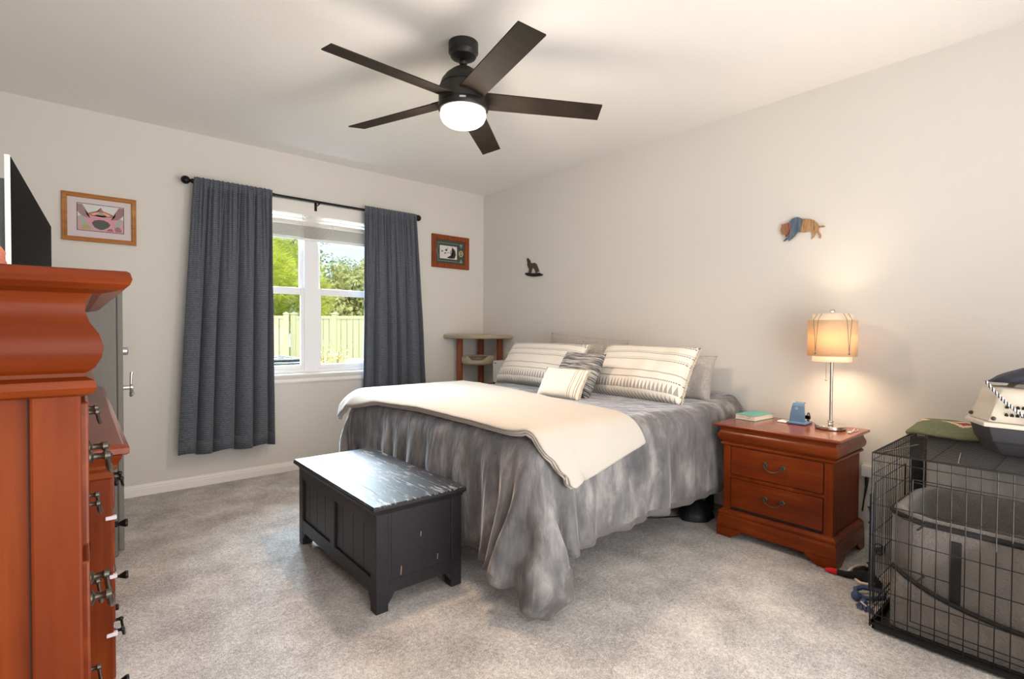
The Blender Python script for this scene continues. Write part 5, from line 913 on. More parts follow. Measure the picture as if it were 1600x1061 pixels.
-18,1,-4,7,-1,6,3,0,0,0,-1,1,1,-1,-1,1,1,0,-1,1,0,-2,0,0,2,0,0,1,-1,-3,0,0,-1,1,0,1,0,0,-2,2,-1,-1,-2,-4,17,17,3,-8,4,-15,37,10,-10,7,5,-6,-12,-25,-33,41,-38,18,26,3,10,1,5,-9,4,12,-7,-47,-20,1,-11,-4,3,9,3,1,2,0,-1,1,-1,1,1,-1,-1,1,0,1,1,-2,0,-1,1,0,0,1,0,-1,0,-1,0,0,0,0,1,0,-1,-1,1,-1,0,1,1,3,9,9,8,-7,-8,27,15,-3,0,-6,-16,-18,-15,-22,5,-1,6,-9,1,15,-21,-1,-3,16,17,14,16,16,-30,-63,21,-5,6,5,1,2,1,0,0,-1,2,-1,0,0,1,-1,1,0,-1,1,-1,1,0,1,-1,0,0,1,-1,0,0,-1,0,0,1,0,0,0,0,0,0,0,0,4,6,6,6,7,11,6,-12,-15,-22,-20,-18,-11,-5,3,0,14,40,-17,-13,8,28,5,-2,-17,-14,-7,-6,-7,7,37,-11,6,-1,1,2,0,0,0,1,0,-1,1,0,0,0,0,0,0,0,0,0,0,0,-1,1,-1,1,-1,1,0,0,0,0,0,-1,0,1,0,-1,1,0,1,0,0,2,0,2,3,-11,-22,-14,-20,-10,-8,-2,0,0,1,-1,-1,5,-45,4,-7,8,13,14,11,10,7,8,7,-2,-17,-9,2,-2,-1,0,-1,0,0,0,0,1,-1,0,0,0,1,-1,0,0,0,1,-1,0,0,0,0,-1,1,0,0,0,0,0,1,-1,0,0,0,0,0,0,0,1,-1,0,-1,-3,-1,-3,-17,-25,-9,-4,-2,-2,-2,-2,-7,1,0,-3,-95,-2,8,-5,6,7,6,4,7,7,13,14,17,21,-4,-1,-1,-1,0,0,0,-1,1,-1,1,0,0,-1,0,1,-1,0,0,-1,1,-1,1,0,0,0,0,0,0,0,0,0,-1,1,0,0,0,0,0,0,0,0,0,-1,0,0,-2,0,5,10,-6,-16,-10,-8,-3,-15,8,-16,-3,-4,-60,-3,9,12,-1,5,11,5,11,7,2,9,9,-16,2,0,0,-1,0,-1,1,0,-1,1,0,-1,1,0,-1,0,0,1,-1,1,-1,0,0,0,0,1,-1,0,0,0,0,-1,1,-1,1,-1,1,0,-1,1,-1,-1,1,1,0,-1,0,0,2,-7,5,7,0,-8,-14,11,-13,14,-11,-6,62,16,-5,-12,4,-2,-11,-1,-10,-6,-1,-15,-18,0,0,0,-1,1,0,0,-1,0,1,-1,0,0,0,0,1,-1,0,0,0,-1,1,1,-1,-1,1,0,0,0,0,-1,1,0,-1,1,-1,1,-1,0,1,-1,1,0,-1,0,0,0,1,-2,-6,-3,3,2,1,3,4,-13,4,-6,3,-3,107,-16,0,-4,-9,-11,0,-10,-10,-24,-17,-6,-4,6,-1,0,0,-1,0,1,0,0,0,0,-1,1,-1,0,0,0,1,-1,0,1,-1,-1,1,0,0,0,0,0,0,0,0,0,0,0,0,-1,1,0,-1,1,-1,0,0,0,0,0,0,1,2,-1,-10,0,3,5,-5,10,-14,-2,1,14,-31,0,-5,11,1,4,0,1,5,14,6,-2,2,-6,0,0,1,0,0,-1,0,1,-1,0,1,-1,0,1,-1,1,-1,0,1,-1,0,1,-1,0,0,-1,1,0,0,0,-1,1,0,-1,1,0,0,0,0,0,0,0,0,-1,0,0,1,0,0,3,7,-4,-6,-4,10,-8,8,-4,0,-9,-41,-2,2,-6,6,0,5,8,7,9,2,9,1,-1,1,1,-1,0,0,1,0,-1,0,0,0,0,1,-1,1,-1,0,1,-1,0,0,0,0,1,-1,0,0,-1,0,1,0,0,0,0,-1,1,-1,1,0,-1,0,0,1,0,-1,1,-1,1,-1,1,-7,9,4,-4,-5,5,3,-3,-1,-5,56,2,-4,-2,-12,-13,-19,2,-11,-2,7,-4,0,1,0,-1,1,0,0,-1,0,0,0,0,0,0,0,0,0,0,0,0,0,0,0,0,1,-1,0,1,-1,0,1,-2,1,-1,1,0,0,0,0,-1,0,0,1,0,-1,1,0,0,0,0,0,-2,6,-7,1,8,-2,-4,-3,3,-6,16,73,-9,-10,-7,-11,3,5,-16,-4,-4,-13,-6,-1,0,0,0,0,0,0,0,0,0,0,1,-1,1,-1,0,0,0,0,0,1,0,0,-1,-1,1,0,-1,1,0,0,1,-1,0,-1,0,1,-1,0,0,1,0,0,0,0,0,0,-1,1,0,1,-4,4,-6,1,2,1,2,1,-5,5,-5,0,-3,-3,3,2,-5,-2,5,3,-2,1,3,-2,0,0,1,-1,0,0,0,1,0,0,-1,1,-1,0,0,0,0,1,-1,0,0,0,0,1,-1,0,0,0,0,-1,0,1,0,0,0,-1,0,1,0,-1,1,0,0,0,-1,1,-1,0,1,-1,3,-6,11,-6,-5,0,1,4,1,-4,-4,-25,9,1,-6,9,17,-2,-4,1,-1,-4,2,-1,4,1,-1,0,1,0,0,-1,0,1,0,-2,1,0,1,-1,0,0,0,-1,1,0,0,0,0,0,0,0,0,0,0,0,0,0,0,0,1,-1,0,0,-1,0,0,1,0,-1,1,0,0,-1,0,0,0,6,-5,3,0,-6,2,5,-8,24,-9,1,10,-6,-13,-2,2,-5,-2,5,-2,1,-4,-1,1,1,-1,0,0,0,1,-1,0,1,-1,0,0,0,0,0,0,0,0,0,0,0,0,0,0,0,0,0,0,0,0,0,0,0,-1,0,1,0,1,-1,0,-1,1,0,0,1,0,0,-1,0,-4,0,6,-2,
0,0,3,-2,0,-19,2,6,-1,-2,4,8,-5,8,-2,0,1,0,0,1,-1,0,-1,1,0,0,0,0,0,0,0,1,-1,0,0,0,0,0,0,0,0,-1,1,0,0,0,-1,1,0,-1,0,1,0,0,0,1,-1,0,-1,1,0,0,-1,1,0,-1,2,0,1,-2,-1,-3,1,8,-8,5,-2,0,-3,-70,3,9,4,8,4,4,17,6,0,8,5,3,-1,0,0,-1,1,0,0,0,-1,1,0,0,0,0,0,0,1,-1,0,0,0,0,0,0,0,1,-1,0,1,-1,0,0,0,-1,1,1,0,-1,0,0,1,-1,-1,1,0,-1,1,1,-1,-1,-1,4,5,-4,-2,-7,10,-10,5,4,0,9,14,-11,4,-4,1,-2,-5,-1,9,-8,-5,-2,2,-1,0,0,0,0,0,0,0,0,0,0,1,-1,0,1,-1,0,0,0,-1,1,0,0,0,-1,2,-1,0,0,0,0,0,0,0,-1,0,0,1,0,-1,1,1,-2,1,1,-1,-1,0,3,1,-3,-5,6,-2,0,-4,9,-3,-2,3,54,-14,-1,-17,11,-4,0,-7,-11,-2,-4,-5,0,0,0,0,0,0,0,0,0,1,-1,0,0,0,0,0,0,0,0,0,0,0,0,0,0,0,0,0,0,0,0,0,0,0,0,0,0,0,0,0,0,0,-1,0,1,-1,0,1,0,0,0,1,-2,3,-1,0,1,-1,-2,-2,0,6,-6,2,-7,18,-6,1,-2,4,-1,-7,1,5,-2,0,0,0,0,0,-1,0,1,0,0,0,0,0,0,0,0,0,0,0,1,0,-1,0,1,-1,0,-1,0,0,0,0,0,1,1,-1,0,0,0,0,0,0,0,0,0,1,-1,-1,1,0,-2,4,-1,-2,0,9,-13,5,4,-1,-2,-4,-25,-3,9,-7,-2,-4,10,-3,11,8,4,0,2,0,0,0,0,1,0,0,-1,0,0,0,0,-1,1,0,-1,1,0,0,-1,1,0,0,-1,0,1,0,0,0,0,0,1,-1,-1,0,1,0,0,-1,1,0,0,0,0,-1,1,0,-1,1,3,-5,5,-2,-1,-8,15,-6,-9,6,3,6,38,8,1,-7,-17,-10,-9,4,-6,-3,0,1,0,0,0,0,1,-1,0,0,0,0,0,0,1,0,-1,0,1,-1,0,0,1,-1,0,0,0,0,-1,1,0,0,0,0,0,0,0,0,0,0,0,0,0,0,0,0,0,0,0,-1,1,0,-1,-1,1,4,-1,0,-4,7,-3,-1,0,-6,58,-17,-23,-23,19,14,-8,-4,-6,2,-6,-6,0,-1,2,0,-1,0,0,0,1,-1,0,1,-1,0,0,0,0,0,0,0,-1,1,0,0,0,0,0,0,-1,1,0,0,0,0,0,0,-1,0,1,0,0,0,0,0,0,0,-1,2,0,-2,-1,2,-3,1,2,-2,1,-2,8,-1,-4,1,-67,14,21,21,-16,0,9,-4,4,-5,8,12,3,0,-1,0,1,0,0,1,-1,0,0,-1,1,0,0,0,-1,0,1,0,0,0,0,0,0,0,1,-1,0,0,0,0,-1,1,0,0,0,0,0,0,-1,0,1,0,0,0,0,-1,0,2,-1,1,5,-7,1,8,-5,0,-3,-1,1,2,-91,2,5,12,16,-1,9,14,8,11,6,7,-3,6,-1,0,0,1,0,-1,0,0,1,0,-1,0,0,0,0,0,0,0,0,-1,1,0,0,0,-1,1,0,0,0,0,0,-1,0,1,1,0,-1,0,0,0,-1,1,0,0,0,0,0,-1,1,0,-6,6,0,-6,6,0,4,-4,1,-5,6,-4,1,-8,5,0,2,-3,1,0,1,1,3,-5,1,-1,0,0,0,0,0,0,-1,1,0,0,0,0,0,0,0,0,0,0,-1,0,1,0,0,-1,2,-1,-1,1,0,0,1,-1,-1,1,0,0,0,0,0,-1,0,1,-1,0,2,0,0,-2,-2,3,-3,9,-9,3,-6,5,1,0,88,-4,-7,2,-12,-8,-10,-10,-6,-6,-8,-17,-4,2,0,1,-1,0,0,0,0,1,0,-1,0,0,0,0,0,1,-1,0,0,0,0,1,-1,0,0,0,-1,0,1,0,0,0,0,0,0,-1,1,0,0,0,0,0,0,-1,1,0,-2,1,1,1,4,-4,2,-7,8,-4,5,-2,-3,1,31,-5,-5,-10,7,2,-6,3,-4,-7,-4,-2,2,-3,1,0,1,-1,0,0,0,-1,1,0,-1,1,0,0,1,-1,0,0,0,0,0,-1,0,0,0,1,0,0,0,0,0,1,-1,-1,1,0,-1,0,0,0,1,0,0,0,0,1,-1,1,-1,2,-3,1,1,5,-10,4,-2,2,-2,4,-25,-4,2,2,5,10,-3,7,3,5,-3,4,-3,1,-1,0,0,0,0,1,0,0,-2,1,1,-1,0,0,0,0,0,0,0,0,0,0,0,1,-1,0,0,1,0,-1,0,-1,0,1,-1,0,1,0,0,0,-1,0,1,0,0,-1,1,-1,1,-2,7,-4,-2,-3,6,-3,2,-2,4,-4,-7,4,9,1,1,-6,0,-7,-4,-1,9,0,0,1,0,0,0,1,0,-1,0,0,1,-1,0,0,0,0,0,0,0,0,0,0,0,0,0,0,1,-1,0,0,0,-1,1,0,0,0,0,0,-1,1,0,0,0,0,-1,0,1,0,0,1,0,-1,-4,5,0,0,5,-3,-3,-3,-1,3,-14,14,-2,8,-7,2,5,-1,3,-3,-3,-2,1,-1,0,0,0,0,0,0,-1,1,0,0,0,0,0,0,0,0,0,0,0,0,0,0,0,0,0,0,1,-1,0,1,-1,0,0,0,0,1,0,-1,0,0,0,0,0,0,-1,0,1,0,0,-1,5,-4,1,-6,4,4,-4,8,-4,-3,-39,-3,8,4,4,-4,7,4,7,0,5,7,0,-1,1,1,-1,
-1,0,0,2,-1,0,0,0,0,0,1,-1,0,0,0,0,0,1,0,0,-1,0,1,-1,0,0,-1,1,0,0,0,0,-1,0,1,0,-1,0,1,0,0,0,1,-1,-1,0,2,-5,4,-3,0,3,0,0,-3,2,1,25,-8,-14,3,-6,7,-2,6,-8,3,-3,-5,2,1,0,-1,0,0,0,1,-1,0,0,0,0,0,0,0,0,0,0,0,0,1,-1,0,0,0,0,-1,0,0,0,1,0,0,0,0,0,0,0,-1,0,1,0,0,0,0,0,-1,2,-2,2,0,3,-5,6,0,-5,-3,5,-3,3,-2,23,20,-1,0,-7,-6,-5,-12,-1,2,-9,-2,-3,1,0,0,0,1,0,-1,0,0,0,0,0,0,1,-1,0,0,0,0,1,-1,0,0,0,0,0,0,1,0,0,-1,0,0,0,-1,1,0,0,0,-1,1,0,-1,0,0,1,0,-1,2,-1,-1,1,1,0,4,-3,-2,1,-1,-1,1,10,-12,-10,-3,8,-3,-3,6,-1,2,2,5,0,0,-2,2,0,-1,0,0,0,0,0,0,1,0,-1,0,0,0,1,-1,-1,1,0,0,0,0,0,0,-1,1,0,1,-1,0,-1,1,0,0,0,0,1,-1,0,0,0,0,-1,1,-1,3,0,-1,1,-3,1,1,1,6,-8,1,-1,0,-51,-4,17,-1,5,8,8,2,7,1,7,-1,3,-1,2,-2,0,0,0,1,0,0,0,0,-1,0,0,0,0,0,-1,1,1,-1,0,0,0,0,1,0,0,-1,0,0,0,-1,1,0,-1,0,1,0,0,0,0,0,0,0,0,-1,1,1,-1,1,-6,9,-3,3,-2,0,-3,1,0,0,16,4,1,-3,-5,2,-6,-1,-1,-4,-5,3,-1,1,-1,0,0,1,0,-1,0,0,0,0,0,0,1,0,-1,1,-1,0,0,0,0,0,0,0,0,0,0,-1,1,0,0,0,0,0,0,0,-1,0,0,0,0,0,0,0,0,0,0,0,-3,4,4,-4,3,-2,2,-6,1,0,1,0,26,-8,9,-1,0,-6,10,-13,-9,-4,4,-8,0,0,0,1,0,-1,0,0,0,0,0,0,1,0,-1,0,1,-1,0,0,0,1,-1,0,0,0,0,-1,1,0,0,0,0,1,-1,1,-1,0,0,0,0,0,0,0,0,0,1,-1,0,-1,2,-2,0,3,-1,1,5,-2,-2,-11,10,-3,-15,11,-19,9,1,5,-3,3,4,4,-3,2,-1,3,1,-1,0,0,-1,0,1,0,0,0,-1,0,0,1,-1,0,2,-1,-1,-1,1,0,0,0,0,0,0,1,-1,0,0,0,1,-2,1,0,0,0,0,-1,1,0,0,0,-1,1,-1,1,0,-2,6,-5,3,6,-11,-4,-2,13,-5,1,-37,5,15,-7,6,-2,0,14,1,3,0,1,3,-2,0,0,0,0,1,0,0,0,0,0,0,0,0,-1,1,0,-1,1,0,-1,0,0,1,-1,-1,1,0,0,0,0,0,-1,0,1,0,0,0,0,0,0,0,0,0,0,-1,0,2,-2,0,2,-7,11,1,-6,-4,-4,3,12,-8,0,21,-1,7,-1,-17,-3,5,-10,7,-6,0,1,-3,0,1,0,0,0,0,0,-1,1,0,0,0,0,-1,0,0,0,0,0,-1,2,-1,0,0,0,0,0,-1,0,1,0,0,0,0,0,0,0,0,-1,0,2,-2,0,1,-1,1,0,-1,0,7,-7,6,-4,3,-4,-8,0,14,-2,-7,2,48,-8,-31,4,11,-2,-14,10,-16,-2,0,-1,1,-1,2,0,0,0,0,0,0,-1,0,0,0,0,1,0,0,0,-1,0,1,-1,1,0,-1,1,-1,0,0,0,0,-1,0,1,0,0,-1,0,0,1,0,-1,1,0,-1,1,-1,0,1,0,-6,5,4,1,-2,-16,2,15,6,-12,3,-2,-6,9,5,-6,-8,3,2,-11,8,3,1,1,0,0,0,0,0,0,0,0,0,0,0,0,-1,0,0,0,0,0,1,-1,0,0,0,0,0,0,0,0,0,0,-1,1,-1,1,-1,0,1,0,0,0,0,0,0,0,-1,0,1,0,-1,4,-3,2,2,4,-21,1,12,9,-8,-10,8,-1,-7,-19,8,1,6,9,-4,5,2,-2,-4,3,2,3,-2,0,0,0,0,-1,0,0,0,0,1,0,0,-1,0,0,0,1,0,0,0,-1,0,0,0,0,0,0,0,-1,1,-1,2,-1,0,0,0,0,0,0,0,0,0,0,0,0,-1,0,0,6,6,-17,-11,14,14,-9,-14,17,-5,-4,-13,14,3,6,-2,-9,5,-4,0,5,-2,-3,-1,3,-1,0,0,-1,0,1,0,0,0,-1,1,-1,0,1,0,-1,1,-1,0,0,0,1,-1,0,1,-1,0,0,0,0,0,0,-1,0,1,0,-1,0,0,0,0,0,1,-1,0,0,1,-3,4,9,-16,-14,22,10,-12,-10,12,-8,5,2,3,-9,5,-9,3,0,1,7,1,-8,7,-3,2,3,-2,0,0,0,0,0,0,-1,0,1,-1,1,0,-1,0,1,-1,1,-1,0,0,0,0,0,-1,1,0,0,-1,1,0,0,0,0,-1,0,1,0,0,0,0,-1,1,0,0,-1,0,-1,8,-6,-19,18,9,-11,-4,9,-2,-1,0,7,3,14,-13,-9,8,5,-5,-10,-4,15,-4,2,-4,9,-5,-2,0,1,0,0,0,0,0,-1,0,0,1,0,0,-1,0,0,1,-1,0,0,0,0,0,0,0,0,0,1,-1,-1,0,1,0,0,0,0,0,-1,0,1,-1,1,-1,0,-1,-2,14,-27,16,9,-13,2,5,-6,0,4,1,-10,39,-17,-7,9,-16,-10,6,6,6,-16,4,-2,13,-15,4,-1,-2,0,-1,0,0,0,0,1,0,-1,-1,1,0,
0,0,0,0,0,0,0,0,0,2,-2,0,0,1,-2,1,1,-1,0,0,0,0,0,0,0,0,0,0,-1,-1,0,-2,11,-24,18,0,-6,5,-3,-1,2,8,-5,-6,9,-11,0,8,0,3,-1,3,-4,0,3,-2,1,3,3,-5,0,0,-1,1,-1,0,1,0,-1,0,1,-1,0,0,0,0,0,0,0,0,0,1,-1,-1,1,0,0,-1,1,0,0,0,0,0,0,0,0,-1,1,-1,0,0,0,2,-1,-5,-9,13,1,0,-2,1,1,0,5,-11,4,3,1,-96,10,12,14,9,16,0,11,2,12,9,4,1,5,-10,-1,2,1,-1,1,0,-1,0,1,-1,0,1,-1,0,1,0,-1,0,1,-1,0,0,0,0,1,-1,0,1,-1,0,0,1,-1,0,0,-1,0,1,-1,1,0,-1,1,0,-3,-13,12,4,-3,-3,1,-1,3,1,-4,6,-2,1,-7,41,-4,31,70,-7,21,17,51,11,46,33,11,0,-19,-2,39,10,-25,-3,10,-4,-4,-3,-3,-1,-1,10,3,-3,1,6,-11,-3,9,6,-2,-2,0,17,9,-13,0,-16,2,-1,7,16,16,6,-29,-12,-7,5,10,1,3,10,42,10,-43,22,76,-13,-37,-54,15,-17,22,-112,-46,68,78,22,65,35,1,-2,1,19,2,9,0,5,-10,4,10,6,0,-1,-1,1,1,0,0,-2,2,-1,1,0,1,0,-2,-1,-1,-3,6,-1,1,0,0,0,-2,-1,-1,3,-2,2,0,1,-3,0,-6,-12,16,0,4,2,-4,0,4,-5,2,-1,-3,-18,8,-1,-32,29,-2,5,-41,-1,-20,5,-7,9,8,53,-1,0,-4,-1,15,2,-3,9,-3,2,6,5,1,0,-2,0,1,0,0,0,0,0,0,0,1,-1,0,0,-1,-6,7,-1,-1,1,2,-2,-1,-6,3,5,-13,13,0,0,-1,1,-1,-8,1,8,0,-1,2,-2,0,-1,-4,1,0,-11,-2,1,7,-3,-38,6,-16,11,-3,-10,-1,17,8,59,6,13,-8,5,-9,-10,3,15,10,-10,4,-1,2,-2,-1,2,1,1,-1,0,1,-1,1,1,0,-1,0,1,-2,2,-1,0,-2,1,2,-2,1,-4,2,0,-3,3,1,1,1,-2,0,-3,1,3,1,-1,-1,0,1,-1,-5,1,-2,1,-9,-2,6,1,-27,-15,3,8,-1,-12,-11,14,-38,23,34,5,-5,6,-8,3,-2,8,-1,7,0,7,2,2,-4,1,2,-1,0,1,-2,2,0,0,0,0,-2,3,-1,0,0,0,-2,-7,7,0,2,-1,-1,1,0,1,-2,2,-1,2,-12,3,1,5,2,-1,-1,2,-2,2,-3,-2,2,-3,-11,2,-9,-19,8,-27,19,-2,18,-18,12,-51,-6,29,0,6,3,19,10,4,-10,-1,3,3,5,3,5,0,-2,0,2,1,-1,1,-4,4,0,0,1,-1,-5,4,2,-1,-1,0,0,-1,-6,5,3,0,-3,-6,8,1,-1,2,0,-1,-9,6,0,-3,7,-2,0,1,0,2,-3,-1,3,-6,-11,-1,-1,-5,-6,3,-29,10,11,22,-69,-31,-6,50,-23,-1,9,5,16,18,-3,-11,0,5,4,7,3,-2,0,1,3,-1,0,0,0,0,1,1,-1,-2,1,-1,2,1,-2,1,-1,-2,-1,3,0,0,-2,-3,4,1,-1,0,1,-2,2,-2,2,-1,0,0,-2,3,0,0,-2,-2,5,-5,-10,-7,-1,-4,4,-8,-16,19,-21,-28,-35,0,-21,48,3,2,3,-3,1,3,8,0,-1,2,1,7,5,4,-5,0,2,0,0,0,0,0,0,0,0,-2,3,1,1,-2,0,0,-1,1,0,-1,1,-4,-9,11,3,-2,-2,-1,4,0,-2,1,0,1,-2,1,0,-1,0,2,-5,1,-1,0,-6,-12,-2,-1,-7,-4,1,1,7,-73,37,-15,-20,49,8,8,-4,-1,-1,0,2,7,-3,1,2,4,7,0,-1,1,2,0,-1,0,0,1,0,-1,0,-1,2,-1,1,-1,0,1,-2,1,1,-1,0,0,-2,0,3,0,-2,1,0,-5,6,-1,0,0,0,0,0,0,1,0,-2,-3,1,-3,-11,-9,2,1,-3,-5,-1,3,3,3,-27,14,-14,-21,44,14,5,12,-1,3,7,2,-4,2,5,1,11,2,-4,0,3,1,-3,1,1,0,0,0,0,-1,1,0,-1,0,-1,2,-1,1,-2,1,0,-1,0,1,0,-2,1,1,-1,-10,10,3,-1,0,0,-2,0,0,0,0,0,-3,2,-2,-16,-7,3,-3,-5,1,5,0,0,7,-14,-20,40,23,-9,-5,13,16,13,3,1,0,16,-11,4,5,8,3,-2,0,3,-2,1,0,2,-1,0,-1,0,0,0,-1,0,1,0,0,0,0,1,0,-1,-1,1,0,1,-3,0,2,-2,1,0,1,1,1,-2,1,0,-1,-1,2,-5,-2,0,1,-14,-10,2,-2,0,3,-4,-1,0,10,-6,-6,-63,4,22,-2,-6,4,14,14,5,5,-3,10,-7,9,6,6,-2,1,2,1,-3,0,1,-1,0,1,-1,0,0,-1,1,1,0,0,0,-1,0,0,0,0,0,1,-1,0,2,-2,-2,1,-3,5,2,-2,-1,1,-2,1,1,-2,-2,-5,1,4,-21,-4,1,-2,2,-1,-2,1,-9,-17,10,-13,2,6,-2,10,1,4,5,10,14,11,2,-3,2,1,11,8,-1,-1,3,-1,-2,1,1,0,0,0,0,1,-1,0,-2,2,0,1,-1,0,1,-2,0,-1,2,0,0,0,2,-3,1,-1,1,-3,4,0,0,-1,2,-2,-2,
-1,1,-4,0,1,-23,2,-3,2,0,-2,-4,1,4,-20,-27,5,-23,8,3,-1,-1,3,1,3,7,16,15,8,1,-7,8,15,0,-4,-1,6,-2,1,2,0,1,-1,1,-2,1,-1,0,-1,3,-2,2,0,-2,1,-2,1,1,0,-1,1,-1,-1,-1,1,-2,3,1,0,-1,1,-1,1,-2,-1,-8,-1,6,-14,-9,-1,3,0,-3,-2,-1,-3,-8,-4,-16,-19,10,12,-8,1,2,-1,1,4,0,3,12,22,10,1,6,9,4,-7,5,-1,2,1,0,0,-1,2,-2,0,0,0,0,0,0,1,-1,1,-1,0,0,1,0,-1,0,1,1,-1,-2,0,0,1,1,0,-1,-1,-2,-1,-2,-1,-14,7,9,-17,-4,3,0,-3,-2,-5,-6,-8,-10,-10,-1,-1,-3,-1,5,4,-3,1,1,-4,1,1,3,6,22,21,7,4,-2,-5,-2,0,1,0,0,0,0,-1,1,0,-1,-1,0,1,0,2,-1,0,0,0,-1,0,0,1,0,0,0,0,-1,1,-1,0,0,0,0,-1,0,-1,0,-7,9,2,0,-3,-1,-8,-6,-7,-11,-8,-8,-6,-3,-1,-2,-5,-17,6,1,-2,3,0,-1,1,-1,0,-1,1,1,7,8,5,1,-3,-2,-2,-1,0,0,0,0,2,-1,0,0,2,-1,0,0,-1,1,-1,0,0,0,0,0,1,0,0,0,-1,1,-2,0,0,0,0,1,1,-3,0,0,0,-2,3,6,2,-9,-9,-7,-7,-4,-5,-2,1,-1,0,1,1,-2,8,0,0,0,0,0,1,0,0,-1,-2,1,4,-2,-6,-2,1,0,1,0,0,0,0,1,-2,1,-1,0,-1,2,-1,0,0,0,0,0,0,0,0,0,0,0,0,0,0,-1,0,1,0,0,0,-1,-2,2,-1,-1,1,1,-1,2,2,0,-5,-4,-2,-2,1,0,-2,0,-1,-2,0,0,9,0,0,2,-1,0,0,0,-1,2,-1,-2,-1,-8,2,-1,0,0,0,0,0,0,0,0,0,2,-2,0,0,-1,1,0,0,1,0,-1,2,-1,-1,3,-4,1,0,0,0,0,0,0,0,0,0,0,0,0,0,0,0,0,1,-1,2,0,1,-2,-2,1,-1,-1,1,-3,0,-1,-2,0,8,1,-2,-1,0,-1,-2,0,-1,-3,0,-2,-7,12,-1,-1,0,0,0,0,0,0,0,-1,3,-5,3,0,0,0,0,0,0,-1,0,1,-2,1,1,-3,3,0,0,0,0,0,0,0,0,0,0,0,0,0,0,0,0,0,0,1,0,1,-1,0,0,-1,0,0,-1,1,-1,1,0,-1,-6,-4,1,1,-1,0,1,0,0,1,0,1,7,-2,1,-1,1,0,0,0,0,0,0,0,-3,3,0,0,0,0,0,0,0,0,0,0,0,0,0,0,0,0,0,0,0,0,0,0,0,0,0,0,0,0,0,0,0,0,-1,2,0,0,0,-1,1,-1,1,0,-1,0,0,-1,0,0,-16,3,0,0,1,2,0,1,2,1,2,3,1,1,-1,-1,1,0,0,0,0,0,0,0,0,0,0,0,0,0,0,0,0,0,0,0,0,0,7,-7,0,0,0,0,0,0,0,0,0,0,0,0,0,0,0,0,0,0,0,-1,2,0,0,0,-1,1,-1,0,0,0,0,0,0,1,1,1,0,-1,0,0,0,0,-1,0,0,-1,0,0,1,0,0,0,0,0,0,1,-1,0,0,0,0,0,1,-1,0,0,0,0,0,0,0,3,-10,8,-1,0,0,2,-2,0,0,0,0,0,0,0,0,0,0,0,0,0,1,0,-1,0,1,-1,0,0,0,0,1,0,-1,0,0,0,3,-1,1,0,0,0,0,-1,-1,0,-1,0,0,0,0,1,-1,0,0,0,0,0,0,0,3,-3,0,0,1,-1,0,0,0,0,0,0,0,-3,3,-1,1,0,0,0,1,-1,0,0,0,0,0,0,0,0,0,0,0,0,0,0,0,1,-1,1,-1,1,0,0,-1,0,1,-1,0,0,-4,1,0,1,0,0,0,1,1,0,0,0,0,0,1,0,-1,0,0,0,0,-1,1,0,-3,4,-1,0,-2,2,0,0,0,0,0,0,0,0,0,0,0,0,0,2,-3,4,-3,8,-5,-1,-2,0,0,0,0,0,0,0,1,0,0,-1,0,0,1,-1,0,0,0,1,-2,2,0,-1,-2,0,0,-1,0,-1,1,1,1,0,1,0,1,0,-2,-1,2,0,0,0,0,0,0,0,0,-1,1,0,0,0,0,2,-2,0,0,0,0,0,0,0,1,-1,0,-4,7,-6,3,-7,4,1,2,0,0,1,0,-1,2,-1,-2,0,1,1,0,0,0,0,0,0,0,-1,1,-1,0,1,0,-1,0,1,-1,1,1,-1,0,0,0,0,0,0,0,0,0,0,0,0,0,0,0,0,0,0,0,0,0,0,0,-2,2,0,0,0,0,0,0,0,-1,1,0,0,2,-2,0,-1,1,0,0,0,0,1,-1,0,-2,2,0,0,0,0,0,0,0,0,0,0,0,0,1,-1,1,-1,1,1,-1,-1,2,0,-1,0,0,-1,0,0,1,-1,0,0,0,0,0,0,0,0,0,0,1,0,-1,0,0,0,0,0,0,0,0,0,0,0,0,2,0,7,-9,0,-5,5,0,0,0,0,0,0,0,-2,1,1,1,0,0,-1,0,0,1,-1,0,0,0,0,0,1,-1,1,-1,0,-1,-1,1,1,0,0,0,0,0,1,-1,0,-1,1,1,1,-2,0,0,0,0,0,0,0,-1,0,1,0,0,0,0,0,0,0,0,0,0,0,0,-2,0,-7,9,0,0,0,0,0,0,0,0,0,0,0,0,2,-1,-1,-1,1,1,0,-1,0,0,1,0,0,0,-1,0,0,0,1,0,1,-1,0,0,0,0,0,0,0,0,0,0,0,-1,1,0,0,1,-1,0,
